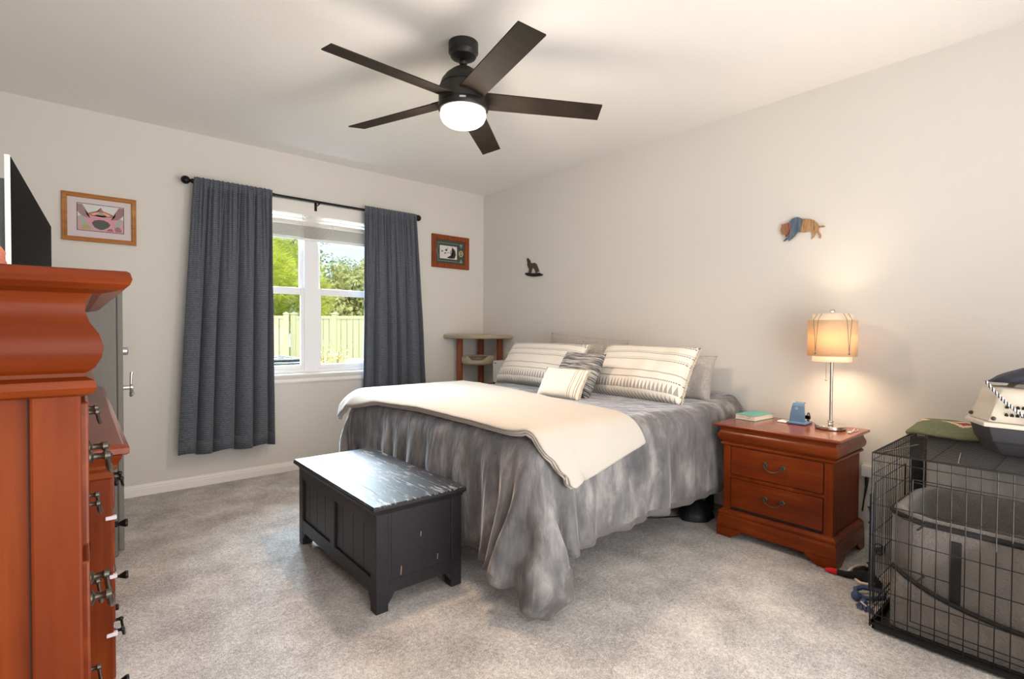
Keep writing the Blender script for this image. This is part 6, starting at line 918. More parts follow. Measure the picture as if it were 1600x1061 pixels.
0,0,0,0,0,2,-2,0,0,0,0,0,0,0,0,0,0,0,0,1,4,-5,0,0,0,0,0,0,0,0,1,0,-1,0,1,0,-2,1,0,0,0,0,1,0,-1,0,0,0,0,0,1,0,-1,1,0,0,0,0,0,-1,0,0,-1,1,0,0,1,0,-3,2,2,-2,3,-3,0,0,0,0,0,-2,3,1,-2,1,1,7,-9,0,0,0,0,0,0,-1,-4,5,0,0,0,0,0,0,0,2,0,-3,1,0,-3,1,6,-3,0,-1,0,0,0,0,0,0,0,0,1,-1,0,0,0,0,-2,1,1,-1,0,1,0,0,0,1,0,0,-1,1,1,-2,-2,4,-4,2,0,1,1,-2,1,-1,-1,-1,2,-1,-1,-7,10,0,1,-1,-1,0,0,0,0,0,0,0,0,0,0,0,0,-2,-1,3,0,0,0,0,-3,5,-2,0,0,0,0,0,0,0,0,1,-1,1,-1,0,0,1,2,0,-1,-1,-1,1,-1,0,1,-1,0,0,0,-1,1,0,4,-7,3,0,0,0,1,2,-4,1,0,0,0,0,0,0,1,0,-2,4,-3,0,0,0,0,0,0,0,0,0,0,0,0,2,-2,0,0,0,0,-1,-1,1,1,0,1,0,0,-1,0,0,0,0,0,0,0,0,1,1,1,-1,-3,2,1,-1,1,0,0,0,-1,0,0,0,-1,1,-4,4,-1,1,0,2,-5,0,3,0,4,-4,0,0,0,0,0,1,7,-11,5,-2,0,0,0,0,0,0,1,1,-2,2,-1,-3,2,0,7,-6,-1,0,0,-2,2,1,-1,0,0,1,0,0,-1,0,0,0,0,0,0,0,-1,1,2,0,-1,0,0,-1,0,-1,2,-1,0,0,0,3,-2,-1,0,0,0,-3,3,0,1,-1,-4,4,0,0,1,2,-3,-3,-7,10,-2,2,0,0,0,0,0,0,0,-1,1,-2,1,1,0,0,-6,6,4,-4,0,1,-2,1,0,0,0,0,0,0,1,-1,0,0,0,0,0,1,-1,0,1,-3,0,0,0,1,0,1,-1,1,0,0,0,-3,2,1,0,0,0,0,0,0,0,0,0,0,0,0,0,-1,2,-1,1,-2,1,0,0,0,1,2,-3,0,-1,0,1,0,0,0,0,0,-1,0,-3,4,1,-2,2,-1,1,-1,0,1,0,-1,0,0,0,1,0,-1,0,1,0,-5,-4,5,0,0,0,1,0,0,2,0,0,0,0,0,0,0,0,0,0,1,-1,0,-1,1,0,0,0,0,-1,-1,2,0,0,0,0,0,0,0,-1,-2,7,-4,0,0,0,0,0,0,0,0,0,0,0,0,-1,0,1,1,-1,1,0,-1,0,1,0,0,0,-1,0,1,-1,0,1,5,3,-6,1,0,0,-1,-1,1,-3,-1,1,0,0,0,0,0,0,0,0,-1,1,0,0,0,0,1,-1,0,0,0,-3,3,0,0,1,-1,0,0,0,1,-4,3,0,0,0,1,-1,0,1,-1,5,-4,-1,0,0,2,-2,-1,1,0,0,0,0,0,0,0,0,0,0,0,1,3,-1,0,0,4,1,-1,-1,-1,0,-3,0,1,-2,0,1,-1,0,1,-1,0,0,0,0,0,0,0,0,0,0,0,0,0,0,0,3,-3,0,0,0,0,0,0,0,0,0,0,1,-1,0,1,-1,0,-4,7,-3,0,0,-1,0,2,-1,1,-1,0,0,0,0,0,0,0,1,0,-1,0,0,0,1,0,-2,1,0,1,-1,1,0,-1,0,0,0,0,9,-10,1,0,5,-5,0,0,0,0,0,-1,1,0,0,0,0,0,2,-2,-1,1,0,0,0,-1,0,1,0,0,-1,0,1,-1,0,1,-1,-1,3,-1,0,0,0,0,1,-1,1,0,0,0,0,0,0,0,-1,0,0,-2,1,-1,-1,0,0,0,1,-1,1,1,1,1,0,-1,-1,2,-10,14,-5,1,-4,4,-1,0,0,1,-1,0,0,0,1,-1,0,5,-10,5,0,1,-1,0,0,0,0,1,-1,0,0,0,0,0,0,0,1,-1,-1,1,0,2,-2,0,0,0,0,0,0,0,0,0,0,0,1,0,0,0,0,0,-2,-1,1,0,0,1,1,0,0,0,0,0,3,-4,1,-5,6,-2,0,0,1,0,1,-1,5,-5,0,0,-1,1,0,-5,5,0,0,0,0,0,0,0,0,0,1,-1,0,2,-1,-1,0,0,1,-2,4,-3,0,-1,4,-3,0,1,0,0,0,0,0,0,0,0,-1,0,0,-3,-1,1,2,1,0,0,0,-1,1,-1,1,-1,0,1,-4,4,0,0,-1,1,-1,1,0,0,-1,3,-7,6,-1,0,0,0,0,0,0,0,0,-1,1,0,0,0,0,-1,0,1,0,-2,1,1,3,-3,-2,1,-2,4,-1,0,-2,3,-1,0,0,0,0,0,0,0,0,0,0,0,0,-2,0,1,1,0,0,-1,0,1,-1,1,0,1,-1,0,3,-3,0,0,0,0,0,0,0,0,0,-3,3,-1,1,0,0,0,0,0,0,0,0,0,0,0,0,0,0,0,0,0,0,0,0,0,-3,8,-6,1,0,1,1,-1,0,-1,1,-1,0,0,1,-1,0,0,1,0,0,0,-1,0,1,-1,0,0,0,1,0,0,0,0,-1,0,1,-2,-1,2,0,0,0,0,0,0,0,0,0,0,0,0,0,4,-4,0,1,0,-1,0,0,0,2,-1,-1,0,0,0,1,0,-1,0,0,0,1,-6,8,-3,0,0,-2,1,0,1,0,1,0,0,-1,1,0,0,-1,0,0,1,1,2,0,0,-1,0,-1,1,-1,0,0,0,0,-1,1,0,-1,1,0,0,0,0,0,0,0,5,-2,-2,-1,0,0,-3,4,3,0,-5,7,-6,0,0,-2,3,-1,0,0,0,0,0,0,3,-3,1,2,5,-9,4,-2,-1,0,-1,3,-2,1,-1,0,0,0,1,0,0,0,0,1,-1,0,-2,
0,0,1,0,1,-2,1,0,0,0,0,1,0,1,0,-1,0,0,0,0,0,0,0,-5,3,2,0,0,0,-1,0,0,-3,4,-5,5,0,0,0,-2,2,0,0,0,2,-1,-1,-2,2,-1,-1,-4,6,-1,5,-6,4,-1,-3,2,0,1,0,0,0,-1,0,1,0,0,-1,0,0,2,-3,-1,-1,0,0,1,0,0,0,1,1,0,0,0,1,-1,0,0,0,0,0,0,0,2,0,-3,1,0,0,0,0,-3,3,0,0,0,0,0,1,0,3,-4,0,0,-2,1,4,-2,-1,0,-2,2,-1,-1,-3,5,-2,1,1,1,0,-1,0,1,0,0,0,-1,1,0,0,0,0,-1,3,0,-1,1,0,0,0,0,-1,0,-1,1,-1,2,-2,0,0,0,0,0,0,0,1,-3,-1,3,0,0,0,4,-4,0,-1,1,-1,1,0,0,-1,0,-3,4,0,0,-1,0,-1,1,1,0,0,-2,2,0,1,-1,0,2,1,-3,1,0,0,-1,0,1,0,0,-1,0,1,0,0,3,0,0,2,-1,-1,0,0,-1,1,-1,0,-2,1,-3,2,0,0,4,-3,1,-2,1,-2,5,-3,-1,0,0,0,-4,5,1,-2,0,0,0,0,3,-2,-1,0,0,3,-3,0,0,-1,0,2,-1,2,1,-3,1,0,5,-6,0,-2,2,0,1,0,0,0,-1,0,1,0,1,-1,0,0,0,0,1,0,-1,1,0,0,0,0,0,0,0,0,0,-1,0,0,-4,4,-1,1,0,0,-2,3,-1,0,0,0,1,0,-1,2,1,-3,0,0,-3,3,0,0,1,-1,0,0,0,0,0,0,0,0,-3,3,-1,0,-2,5,-2,0,1,0,-1,1,0,0,0,0,0,0,0,0,0,1,2,-1,-2,0,1,0,0,0,1,0,0,0,0,-1,2,-1,0,-1,0,-1,0,1,-1,1,-2,2,1,-1,1,-1,-1,3,-4,1,-1,7,-5,0,0,-1,1,6,-7,-2,3,0,6,-6,0,0,5,-4,5,-2,-2,-2,0,0,5,-5,0,1,0,-1,1,0,0,0,0,0,0,1,1,-1,0,0,2,-1,-1,-1,1,0,0,0,0,0,1,-1,-2,2,-1,1,4,-4,0,0,0,0,0,-2,1,5,-3,-1,0,-4,4,-1,0,-4,5,0,0,3,-3,-6,6,0,0,0,-6,9,-1,-1,-3,5,-6,0,3,0,-2,4,-9,10,-2,-1,1,0,0,0,0,1,-1,1,0,0,0,0,2,0,-1,0,1,0,-1,0,0,0,0,0,0,0,0,-4,4,-1,-4,4,0,0,0,0,0,0,0,-4,4,1,0,-1,0,1,0,-1,0,0,0,0,2,-2,0,0,0,2,3,-7,4,2,-4,-1,4,-3,2,-1,-2,0,4,-4,2,0,0,1,-1,0,1,0,1,0,0,0,0,0,4,0,-2,2,-1,0,0,0,0,-1,0,0,-1,1,-3,5,-5,1,1,-1,0,0,0,0,0,0,0,0,-2,8,-5,2,-3,-1,0,1,3,0,-3,-1,0,1,2,0,1,-5,2,3,-7,1,4,-5,-2,12,-9,1,2,-2,2,-1,3,-1,1,-1,0,1,0,-1,1,1,-1,1,0,0,3,0,2,-2,0,1,-1,0,-1,1,0,0,1,-2,-2,-2,3,-1,4,-4,-1,5,-4,0,-1,2,-1,0,4,-11,10,-5,2,0,0,1,-4,0,3,-2,1,1,0,2,0,0,-5,2,2,-3,-1,6,-3,-5,6,-1,0,1,-1,2,-1,1,-1,0,1,-1,1,2,1,-2,1,-1,0,0,4,-1,1,0,0,0,0,0,0,0,0,0,0,-1,-1,-3,0,0,-1,3,0,-5,4,0,0,2,-2,0,0,3,-5,1,1,1,1,1,-2,0,-1,0,0,0,-1,5,-9,3,1,-2,3,0,-1,-2,3,5,-6,1,5,-5,-2,7,-5,2,0,0,1,1,1,1,-2,1,-1,0,0,0,3,2,-1,1,0,-1,2,-1,1,-1,0,-1,-1,1,-2,-1,-1,1,-4,5,-2,0,0,-1,4,-7,4,1,-3,3,-1,4,-3,-2,5,-8,7,0,-3,0,0,0,-1,0,1,0,-1,1,2,-3,1,-1,5,-10,9,-3,3,-5,0,2,2,0,0,0,1,2,2,-3,0,0,1,-1,-1,0,6,-1,0,-1,1,1,-2,1,0,0,0,0,0,-1,2,-9,4,-1,0,-2,2,0,3,-2,-2,3,-1,-2,3,3,-4,2,0,1,-2,7,-2,-2,-3,2,-1,-2,2,-6,5,-2,2,-2,-3,3,0,0,-3,2,-2,4,-9,8,4,-1,0,-1,1,2,2,2,-5,1,0,-1,-1,1,0,0,5,0,1,0,-1,0,1,-1,0,1,-1,0,0,-3,5,-1,-6,1,0,2,-3,1,4,-2,-1,-2,3,2,-2,1,5,-1,-3,4,-1,-1,2,1,-2,-1,0,3,-6,1,1,-1,-4,-1,0,0,1,1,-2,0,-1,6,-5,0,0,4,0,-1,1,5,0,-5,1,-1,0,0,0,-1,0,0,7,-2,-1,1,1,-1,0,1,0,-1,0,1,-1,-5,8,-2,0,-4,8,-7,10,-9,-1,4,1,1,-7,11,-4,1,0,3,-3,2,-3,2,1,4,0,-5,3,-6,3,-7,7,-7,1,1,0,-2,1,2,-1,-2,0,1,10,-7,4,-7,-1,-1,10,-4,-5,1,-1,0,-2,1,0,0,0,1,4,2,0,0,-1,1,-1,0,-1,2,1,0,-2,5,-6,20,-8,2,-8,6,-2,1,-1,0,-2,3,4,-7,4,-3,6,-4,7,-5,6,-8,4,-4,8,-8,2,0,2,1,-5,3,-2,-3,2,2,-4,2,3,-2,0,-5,0,1,3,-8,0,10,-11,-3,1,-1,0,0,1,-1,0,0,0,0,5,1,0,0,0,0,0,0,1,-1,0,0,1,3,7,2,7,1,-4,
2,-4,4,-5,0,-4,3,4,-1,-2,-1,1,0,3,-3,-5,7,-2,3,-7,7,-3,4,0,0,-3,3,-2,2,-2,0,4,-6,-5,0,4,1,0,4,-5,0,-6,-10,2,-1,-1,0,0,0,0,0,0,0,0,-1,10,-1,1,-1,1,-1,1,-1,-1,-1,-1,1,-1,-3,15,1,-4,-2,10,-7,-1,1,9,1,1,-1,-6,0,2,3,-1,-3,2,1,0,-1,-4,-1,4,-1,-3,7,-11,3,7,-8,4,5,-2,-5,1,6,1,-1,-1,1,1,-2,2,-4,-20,5,-2,-1,-1,0,0,-1,0,0,0,0,1,-1]
THROW_WIDTH = 72
THROW = [-4101,-5,-13,-3,9,-3,-14,29,24,7,7,9,9,5,7,7,10,3,2,3,2,3,2,2,2,1,3,4,0,1,3,3,1,-1,0,1,-1,0,1,0,-1,1,-1,2,0,-1,0,-1,0,-2,0,0,-1,-2,1,0,-1,-1,-2,7,7,0,10,13,13,23,42,39,42,40,30,39,18,3,-3,14,1,5,2,-10,-2,0,-2,3,0,5,1,3,1,1,0,0,0,0,1,0,0,1,0,-2,2,2,0,-1,1,1,0,-2,1,0,-2,0,1,-2,1,-2,-2,1,0,0,-1,1,-1,-2,0,1,-2,-2,0,0,2,0,0,5,-1,-2,0,-1,-2,3,-3,-8,8,1,11,6,8,12,-11,0,17,0,-15,4,12,-4,2,1,3,2,1,1,1,-1,1,-1,-1,1,0,1,-1,1,0,0,-1,0,0,-1,-1,0,0,-1,0,-1,0,0,0,-2,1,0,-2,1,-1,0,0,0,-1,-1,-1,1,-1,0,-1,-1,-1,3,0,-2,-1,-1,2,-3,-6,5,2,0,10,0,16,4,3,7,9,-5,6,2,-7,5,1,2,2,1,1,0,-1,0,-1,0,1,-1,0,-1,0,-1,0,-1,0,0,-1,0,0,0,-1,0,0,-1,-1,0,-1,0,0,-1,0,0,0,-1,-1,0,0,0,0,-1,0,-1,-1,0,1,-1,-1,-1,-1,0,-3,-6,6,1,-1,-3,61,-15,-13,-10,17,8,5,5,-1,-1,3,-1,1,0,0,-1,0,0,0,-1,0,0,-2,0,0,-1,0,0,-1,0,0,0,-1,0,-1,0,-1,0,-1,1,-1,0,-1,0,-1,0,0,-1,-1,0,0,0,-1,0,0,-1,0,0,-1,0,-1,0,-1,0,-3,-1,-3,1,2,1,1,-1,4,30,25,-2,0,3,1,-1,1,0,0,0,-1,-1,-1,0,0,-1,0,0,0,-1,0,0,-1,0,-1,-1,1,-1,-1,0,0,-1,0,-1,0,0,0,-1,0,-1,0,0,0,-1,0,-1,0,0,-1,-1,1,-1,-1,1,-1,-1,0,-1,0,-1,0,-1,0,-3,0,2,-1,-1,-18,13,67,-3,-2,3,0,-1,0,-1,-1,0,-2,0,0,0,-1,0,-2,1,-1,0,-1,0,0,-1,0,0,-1,0,-1,0,0,-1,0,0,0,-1,0,-1,-1,0,0,-1,0,-1,0,0,-1,0,0,-1,0,0,-1,0,0,-1,0,0,0,-1,-1,0,-1,-1,-2,0,-1,-4,3,-5,9,-21,64,2,-1,0,0,-1,-1,-1,0,-1,0,-1,0,-1,0,-1,0,-1,1,-1,0,-1,0,-1,0,-1,1,-1,0,-1,0,-1,0,-1,0,0,-1,-1,1,-1,-1,1,-1,0,0,-1,0,-1,0,0,-1,0,0,-1,0,-1,0,0,-1,0,0,-1,-1,-1,0,-1,-4,5,-13,12,0,-2,65,0,1,0,-2,0,-1,0,-1,-1,0,0,-2,0,0,-1,0,0,-1,0,-1,0,-1,1,-1,0,-1,0,-1,0,-1,0,0,0,-1,0,0,0,-2,0,0,-1,0,0,-1,0,0,0,-1,-1,0,0,-1,0,0,0,-1,-1,1,-1,-1,-1,0,-1,-1,-4,3,-4,5,-12,12,-2,66,0,0,-1,0,-2,0,-1,0,0,-1,-1,0,-1,0,0,-1,0,-1,0,0,-1,0,-1,0,-1,0,0,-1,0,0,0,-1,-1,0,-1,0,-1,1,0,-1,0,-1,0,-1,0,0,-1,0,0,0,-1,0,-1,-1,0,0,0,-1,0,-1,0,-2,0,0,-1,1,-1,-2,1,-8,9,67,0,-2,0,-1,0,-1,-1,0,-1,0,-1,0,0,-2,0,0,-1,1,-1,-1,1,-1,-1,0,0,-1,-1,1,-1,-1,0,-1,1,-1,0,-1,0,0,-1,0,-1,1,-1,0,-1,-1,0,0,-1,0,0,-1,1,-1,0,-1,0,0,-1,-1,-1,0,-1,-1,-1,-2,2,1,0,-2,1,68,-2,0,-1,-1,0,-1,0,-1,0,-1,0,-1,-1,0,-1,0,0,-1,0,0,-1,0,0,-1,-1,0,0,-1,0,0,-1,0,-1,0,0,0,-1,-1,0,0,0,-1,0,-1,0,0,0,-1,0,-1,-1,1,-1,0,-1,0,0,-1,0,0,-1,-1,0,-2,-1,0,1,-1,0,1,-1,67,0,-1,-1,0,-1,-1,-1,0,-1,0,-1,0,0,-1,0,-2,0,0,0,-1,0,-1,0,-1,1,0,-1,0,-1,0,-1,0,0,-1,0,-1,0,0,-1,0,-1,0,-1,1,-1,0,-1,0,0,-1,0,-1,0,0,0,0,-2,0,-1,0,0,-1,-1,-1,-1,1,-1,1,-1,0,0,68,-2,0,-1,-1,-1,0,0,-2,1,-1,0,-1,-1,0,-1,0,0,-1,0,0,-1,0,-1,1,-1,-1,0,-1,0,-1,0,0,-1,0,-1,0,0,-1,0,0,0,-1,0,-1,0,-1,0,0,-1,1,-1,0,-1,0,-1,0,0,0,-1,-1,-1,0,-1,0,-1,0,0,-1,0,-1,1,67,0,-2,0,0,-1,-1,-1,0,-1,-1,0,0,-1,0,-1,0,0,0,-2,0,0,0,0,-2,0,0,0,-1,0,0,0,-1,-1,0,0,0,-1,0,0,-1,-1,0,0,-1,0,0,-1,0,0,-1,0,-1,0,0,0,-1,0,-1,0,-1,0,-1,-1,-1,0,0,-1,0,0,1,-2,67,-1,0,-1,-1,0,-1,-1,0,-1,0,-1,-1,1,-1,0,-1,-1,0,0,0,0,-1,-1,0,0,-1,-1,1,-1,-1,0,0,0,-1,0,-1,0,0,-1,-1,1,-1,-1,1,-1,-1,1,-1,-1,0,0,0,0,-2,0,0,0,0,-1,0,-2,0,0,-1,-1,0,0,0,0,-1,0,67,0,-1,-1,
-1,0,-1,0,-1,0,-1,0,-1,-1,-1,0,0,0,-1,0,-1,-1,0,0,0,-1,0,0,-1,0,0,-1,-1,0,0,-1,0,0,-1,0,0,-1,0,0,-1,0,0,-1,0,0,-1,0,-1,0,0,0,-1,-1,0,0,-1,0,-1,-1,0,-1,-1,0,0,0,-1,1,68,-2,0,0,-1,-2,0,-1,0,-1,0,-1,0,-1,0,-1,-1,0,1,-1,0,-1,0,-1,0,0,-1,0,0,-1,0,-1,0,0,-1,0,0,-1,0,-1,0,0,-1,0,-1,0,-1,0,-1,0,0,-1,1,-1,0,-1,0,0,-1,-1,0,-1,0,0,-1,-1,0,0,-1,0,0,0,67,0,-1,-1,-1,0,-1,-1,0,0,-1,0,-1,0,-1,0,-1,0,-1,0,-1,0,0,0,-1,-1,0,0,-1,0,-1,1,-1,-1,0,0,-1,0,0,0,-1,-1,0,-1,1,-1,0,-1,0,0,0,-1,-1,0,0,0,-1,0,0,-1,-1,0,-1,-1,-1,0,0,-1,0,0,0,-1,67,0,-1,-1,0,-1,-1,0,-1,-1,0,-1,0,-1,0,-1,0,-1,0,0,0,-1,-1,0,0,0,0,-1,-1,0,0,-1,0,0,-1,-1,0,0,-1,0,0,0,-1,0,-1,0,0,0,-1,0,-1,0,0,-1,0,-1,0,0,-1,0,-1,0,-1,-1,0,-1,0,0,0,-1,0,0,68,-2,-1,0,-1,0,-1,-1,0,-1,0,-1,0,-1,0,-1,0,0,-1,0,-1,1,-1,0,-1,-1,0,-1,1,-1,-1,0,0,-1,1,-1,-1,0,0,-1,0,-1,0,0,0,-1,-1,0,0,-1,0,0,-1,0,-1,1,0,-1,0,-1,0,-2,0,-1,0,-1,-1,0,0,0,0,0,67,0,-1,-1,0,-2,0,-1,0,0,-1,0,-1,0,-1,0,-1,0,0,-1,0,-1,0,-1,0,0,-1,0,-1,0,0,-1,-1,1,-1,0,0,-1,-1,0,-1,1,0,-1,-1,0,0,-1,0,0,-1,0,0,0,-1,-1,0,-1,0,0,-1,0,-1,0,-1,0,-1,0,0,-1,0,-1,67,-1,0,-1,-1,0,-1,0,-1,-1,-1,0,0,-1,-1,0,-1,0,0,0,-1,0,0,-1,0,-1,0,0,-1,0,-1,0,0,-1,0,0,0,-1,0,0,-1,-1,0,-1,0,0,-1,0,0,-1,0,0,-1,0,0,-1,0,0,-1,0,-1,-1,0,-1,0,-2,1,-1,0,0,0,0,68,-1,-1,-1,0,-1,-1,-1,-1,0,0,-1,-1,0,0,-1,0,0,-1,0,0,-1,-1,0,0,0,-1,-1,1,-1,0,-1,0,0,-1,-1,0,0,-1,0,0,-1,0,0,0,-1,0,-1,0,0,0,-1,0,-1,0,0,-1,0,0,-2,0,0,-1,0,-2,1,-1,0,-1,0,0,0,67,-1,0,-1,-1,-1,0,-1,0,0,-1,0,-1,0,-1,0,-1,-1,1,-2,0,0,0,0,-1,-1,0,0,-1,0,0,-1,0,-1,0,0,-1,0,0,-1,0,0,-1,0,-1,0,0,0,-1,-1,0,0,-1,0,0,-1,0,0,-1,0,-1,0,-1,-1,0,-2,1,-1,0,0,-1,0,67,0,-1,0,-2,0,-1,0,-1,-1,0,-1,0,-1,0,-1,0,0,-1,0,0,-1,0,-1,0,0,-1,0,-1,0,-1,0,0,-1,0,0,-1,0,0,-1,0,0,-1,0,-1,0,0,-1,-1,1,-1,0,0,-1,-1,1,-1,0,0,-1,0,-2,0,-1,0,-1,-1,1,-1,0,0,0,67,0,-1,-1,0,-1,-1,-1,0,-1,0,-1,0,-1,0,-1,-1,0,0,0,-1,0,-1,0,-1,1,0,-1,0,-1,0,0,-1,0,-1,-1,1,-1,-1,0,0,-1,0,-1,1,-1,-1,0,0,-1,0,-1,0,0,0,-1,0,-1,0,0,-1,0,-1,0,-1,-1,0,-1,1,-1,0,-1,68,-2,-1,0,-1,-1,0,-1,0,0,-1,0,-1,0,-1,0,-1,0,-1,0,0,-1,0,0,-1,-1,0,-1,0,0,-1,0,-1,0,0,0,-1,0,0,0,-1,-1,0,0,-1,0,0,-1,0,0,0,-1,0,-1,0,0,-1,0,0,-1,-1,-1,0,-1,-1,1,-1,0,-1,0,-1,1,67,0,-1,-1,0,-1,-1,0,-1,-1,0,-1,-1,0,-1,0,0,-1,0,0,-1,0,0,-1,0,0,-1,0,-1,0,0,-1,0,0,-1,0,-1,0,-1,0,-1,0,0,0,-1,0,-1,1,-1,-1,0,0,-1,1,-1,-1,1,-1,-1,0,0,-1,-1,-1,0,-2,1,-1,0,0,0,-1,67,-1,0,-1,-1,0,-1,-1,-1,0,-1,0,0,-1,0,-1,0,0,0,-1,0,0,-1,-1,0,-1,0,0,0,-1,0,0,-1,-1,0,0,0,-1,0,-1,0,0,-1,-1,1,-1,0,-1,0,0,-1,0,0,-1,0,0,-1,0,0,-1,-1,0,-1,0,-1,0,-2,1,0,-1,0,0,68,-1,-1,-1,-1,0,-2,0,0,0,-1,0,-1,-1,0,-1,0,-1,0,0,-1,0,-1,1,-1,0,-1,0,-1,0,-1,0,0,0,-1,-1,0,0,-1,0,0,0,-1,0,-1,0,0,-1,0,0,-1,0,-1,0,-1,0,0,-1,0,-1,0,-1,0,-1,-1,0,0,0,-1,0,0,0,67,-1,0,-1,0,-2,0,0,-1,-1,0,-1,0,0,-1,0,-1,0,-1,0,0,-1,0,-1,0,-1,0,0,0,-1,0,-1,0,-1,1,-1,-1,0,0,-1,0,-1,0,0,0,-1,-1,0,0,-1,0,0,0,-1,0,-1,0,0,-1,0,-1,0,-1,0,-1,-1,0,-1,0,0,-1,0,67,0,-1,-1,-1,0,-1,-1,0,0,
-1,-1,0,-1,-1,0,-1,1,0,-2,0,0,0,0,-1,0,0,-2,0,-1,0,0,0,0,-1,0,-1,-1,0,0,-1,0,0,-1,0,0,0,0,-1,0,0,-2,0,0,0,0,-1,0,0,-1,0,-1,-1,-1,0,-1,-1,0,0,0,0,-2,67,-1,-1,0,0,-2,0,-1,0,-1,0,0,-1,0,-1,-1,0,-1,0,0,0,-1,-1,0,0,-1,0,0,-1,0,0,-1,-1,0,0,-1,1,-1,0,0,-1,0,-1,0,-1,0,-1,0,0,-1,0,0,0,-1,0,-1,0,0,-1,0,-1,-1,0,0,-1,-1,0,0,0,-1,0,0,-2044,-55,-53,-55,-57,-53,-46,-58,-59,-64,-63,-63,-63,-63,-63,-64,-63,-64,-64,-65,-64,-65,-64,-65,-64,-65,-64,-65,-64,-65,-64,-65,-64,-65,-64,-65,-64,-65,-64,-65,-65,-64,-65,-64,-65,-64,-65,-65,-64,-65,-64,-65,-65,-64,-65,-65,-64,-65,-65,-64,-63,-62,-60,-38,-38,-30,-25,-7,-9,-28,12,-21,14,-1,2,-3,0,-2,-3,-2,-2,1,0,0,0,0,0,2,0,-1,0,1,-1,1,-1,1,-1,1,0,0,0,0,0,1,-1,1,-1,1,-1,1,-1,1,0,0,0,0,1,-1,0,1,0,0,-1,1,1,-1,1,0,-1,1,0,0,0,-2,1,-10,-1,2,19,-11,-18,39,-39,18,15,-1,-4,2,2,-1,-7,-1,-1,0,1,0,0,0,1,-1,0,1,-1,0,1,-1,1,0,0,0,0,0,0,1,-1,0,1,-1,1,-1,1,0,0,0,0,0,1,0,-1,1,0,-1,0,1,0,0,-1,1,0,0,1,-1,1,0,-1,0,-1,-4,0,10,-12,-12,38,-39,24,-17,14,0,-3,1,-1,-2,-3,1,-1,0,-1,0,0,1,-1,0,0,0,1,-1,0,1,0,-1,1,0,-1,1,0,0,0,0,0,1,-1,1,0,-1,1,0,0,0,0,0,0,0,1,0,0,-1,1,0,1,-1,0,0,0,1,-1,1,0,0,-1,-2,2,-8,-9,36,-39,23,-19,25,-9,16,5,-3,-1,-1,0,-2,1,0,0,0,0,-1,0,0,0,0,0,1,0,0,-1,1,0,0,0,0,0,0,1,-1,0,0,1,0,-1,1,0,0,1,-1,0,0,1,-1,0,1,0,0,0,0,0,0,0,1,-1,0,1,-1,0,1,-1,0,-10,-2,25,-35,28,-13,3,6,-61,10,22,38,-1,-1,-1,0,-1,0,0,1,0,0,0,0,0,0,0,0,-1,0,1,0,0,0,0,0,0,0,0,1,0,-1,0,0,1,0,0,0,0,0,0,0,0,1,0,-1,0,1,0,0,0,0,0,0,1,0,-1,1,0,-1,0,-3,-4,11,-22,3,6,-4,39,-25,8,10,3,-16,1,0,-1,1,0,0,0,-1,0,0,0,0,0,0,0,0,1,0,0,0,0,0,0,0,0,0,0,0,0,1,0,0,0,0,0,0,0,0,0,0,0,0,0,1,0,0,0,0,0,1,-1,0,0,0,1,-1,1,0,0,-2,6,-20,-1,29,-32,36,-23,35,21,-10,-4,-6,3,2,0,-1,0,0,0,0,0,0,1,0,0,0,0,0,0,0,0,-1,0,0,1,0,0,0,0,0,0,0,1,-1,0,0,0,1,0,1,0,0,0,0,0,0,0,0,0,0,0,0,1,0,0,0,0,0,-1,1,-1,2,-6,6,11,-25,34,-38,4,12,-14,5,9,4,1,0,0,1,0,0,0,0,0,0,-1,0,0,0,0,0,0,0,0,1,0,0,0,0,1,0,0,0,0,0,-1,1,0,0,0,0,0,0,0,0,0,0,0,0,0,1,-1,1,0,0,0,0,0,0,0,1,0,0,0,-1,-1,9,-18,22,-20,29,-24,-17,-6,7,-1,4,1,0,1,-1,0,0,0,0,0,0,0,0,0,1,0,0,0,0,0,0,0,0,0,1,-1,0,0,0,0,1,-1,1,0,0,0,-1,1,0,0,0,0,1,0,0,0,-1,1,0,0,0,0,0,1,0,0,-1,1,-1,0,-3,2,-4,2,1,8,-21,33,-29,-6,6,3,0,2,1,-1,1,-1,0,0,0,0,1,0,0,0,-1,0,0,0,0,1,0,0,0,0,0,0,0,0,0,1,-1,1,0,0,0,0,1,-1,0,0,1,0,-1,0,0,1,0,0,0,0,0,0,1,-1,0,0,1,0,0,0,-1,3,-15,19,-20,5,10,-21,15,-2,0,6,-1,3,0,-1,0,1,0,0,0,0,-1,0,0,0,0,0,1,0,0,-1,1,0,0,0,0,0,0,0,1,-1,0,1,-1,0,1,0,-1,1,0,0,0,0,0,1,0,0,0,0,0,0,0,1,-1,0,1,0,0,-1,1,0,0,-6,10,-18,9,0,-6,8,-6,-1,2,1,3,0,0,1,-1,0,0,0,0,0,0,0,0,0,1,0,-1,0,1,0,-1,1,0,0,0,0,1,0,-1,0,1,-1,1,0,0,0,0,0,0,1,-1,0,1,-1,1,-1,1,0,0,0,0,0,0,1,-1,0,0,1,0,0,-1,0,-10,7,-4,-2,6,-6,3,-3,6,-2,3,0,1,0,0,0,0,1,-1,1,0,0,0,0,-1,1,0,0,-1,1,0,-1,1,0,0,0,0,0,1,0,-1,1,-1,1,-1,1,0,0,0,0,0,1,-1,1,-1,1,-1,1,0,0,1,-1,1,-1,1,0,0,0,-1,0,1,-2,-1,-4,3,-7,3,1,0,1,-2,3,2,1,0,1,0,0,0,-1,1,-1,0,0,0,0,0,0,0,1,0,0,0,0,0,0,0,0,0,0,0,0,
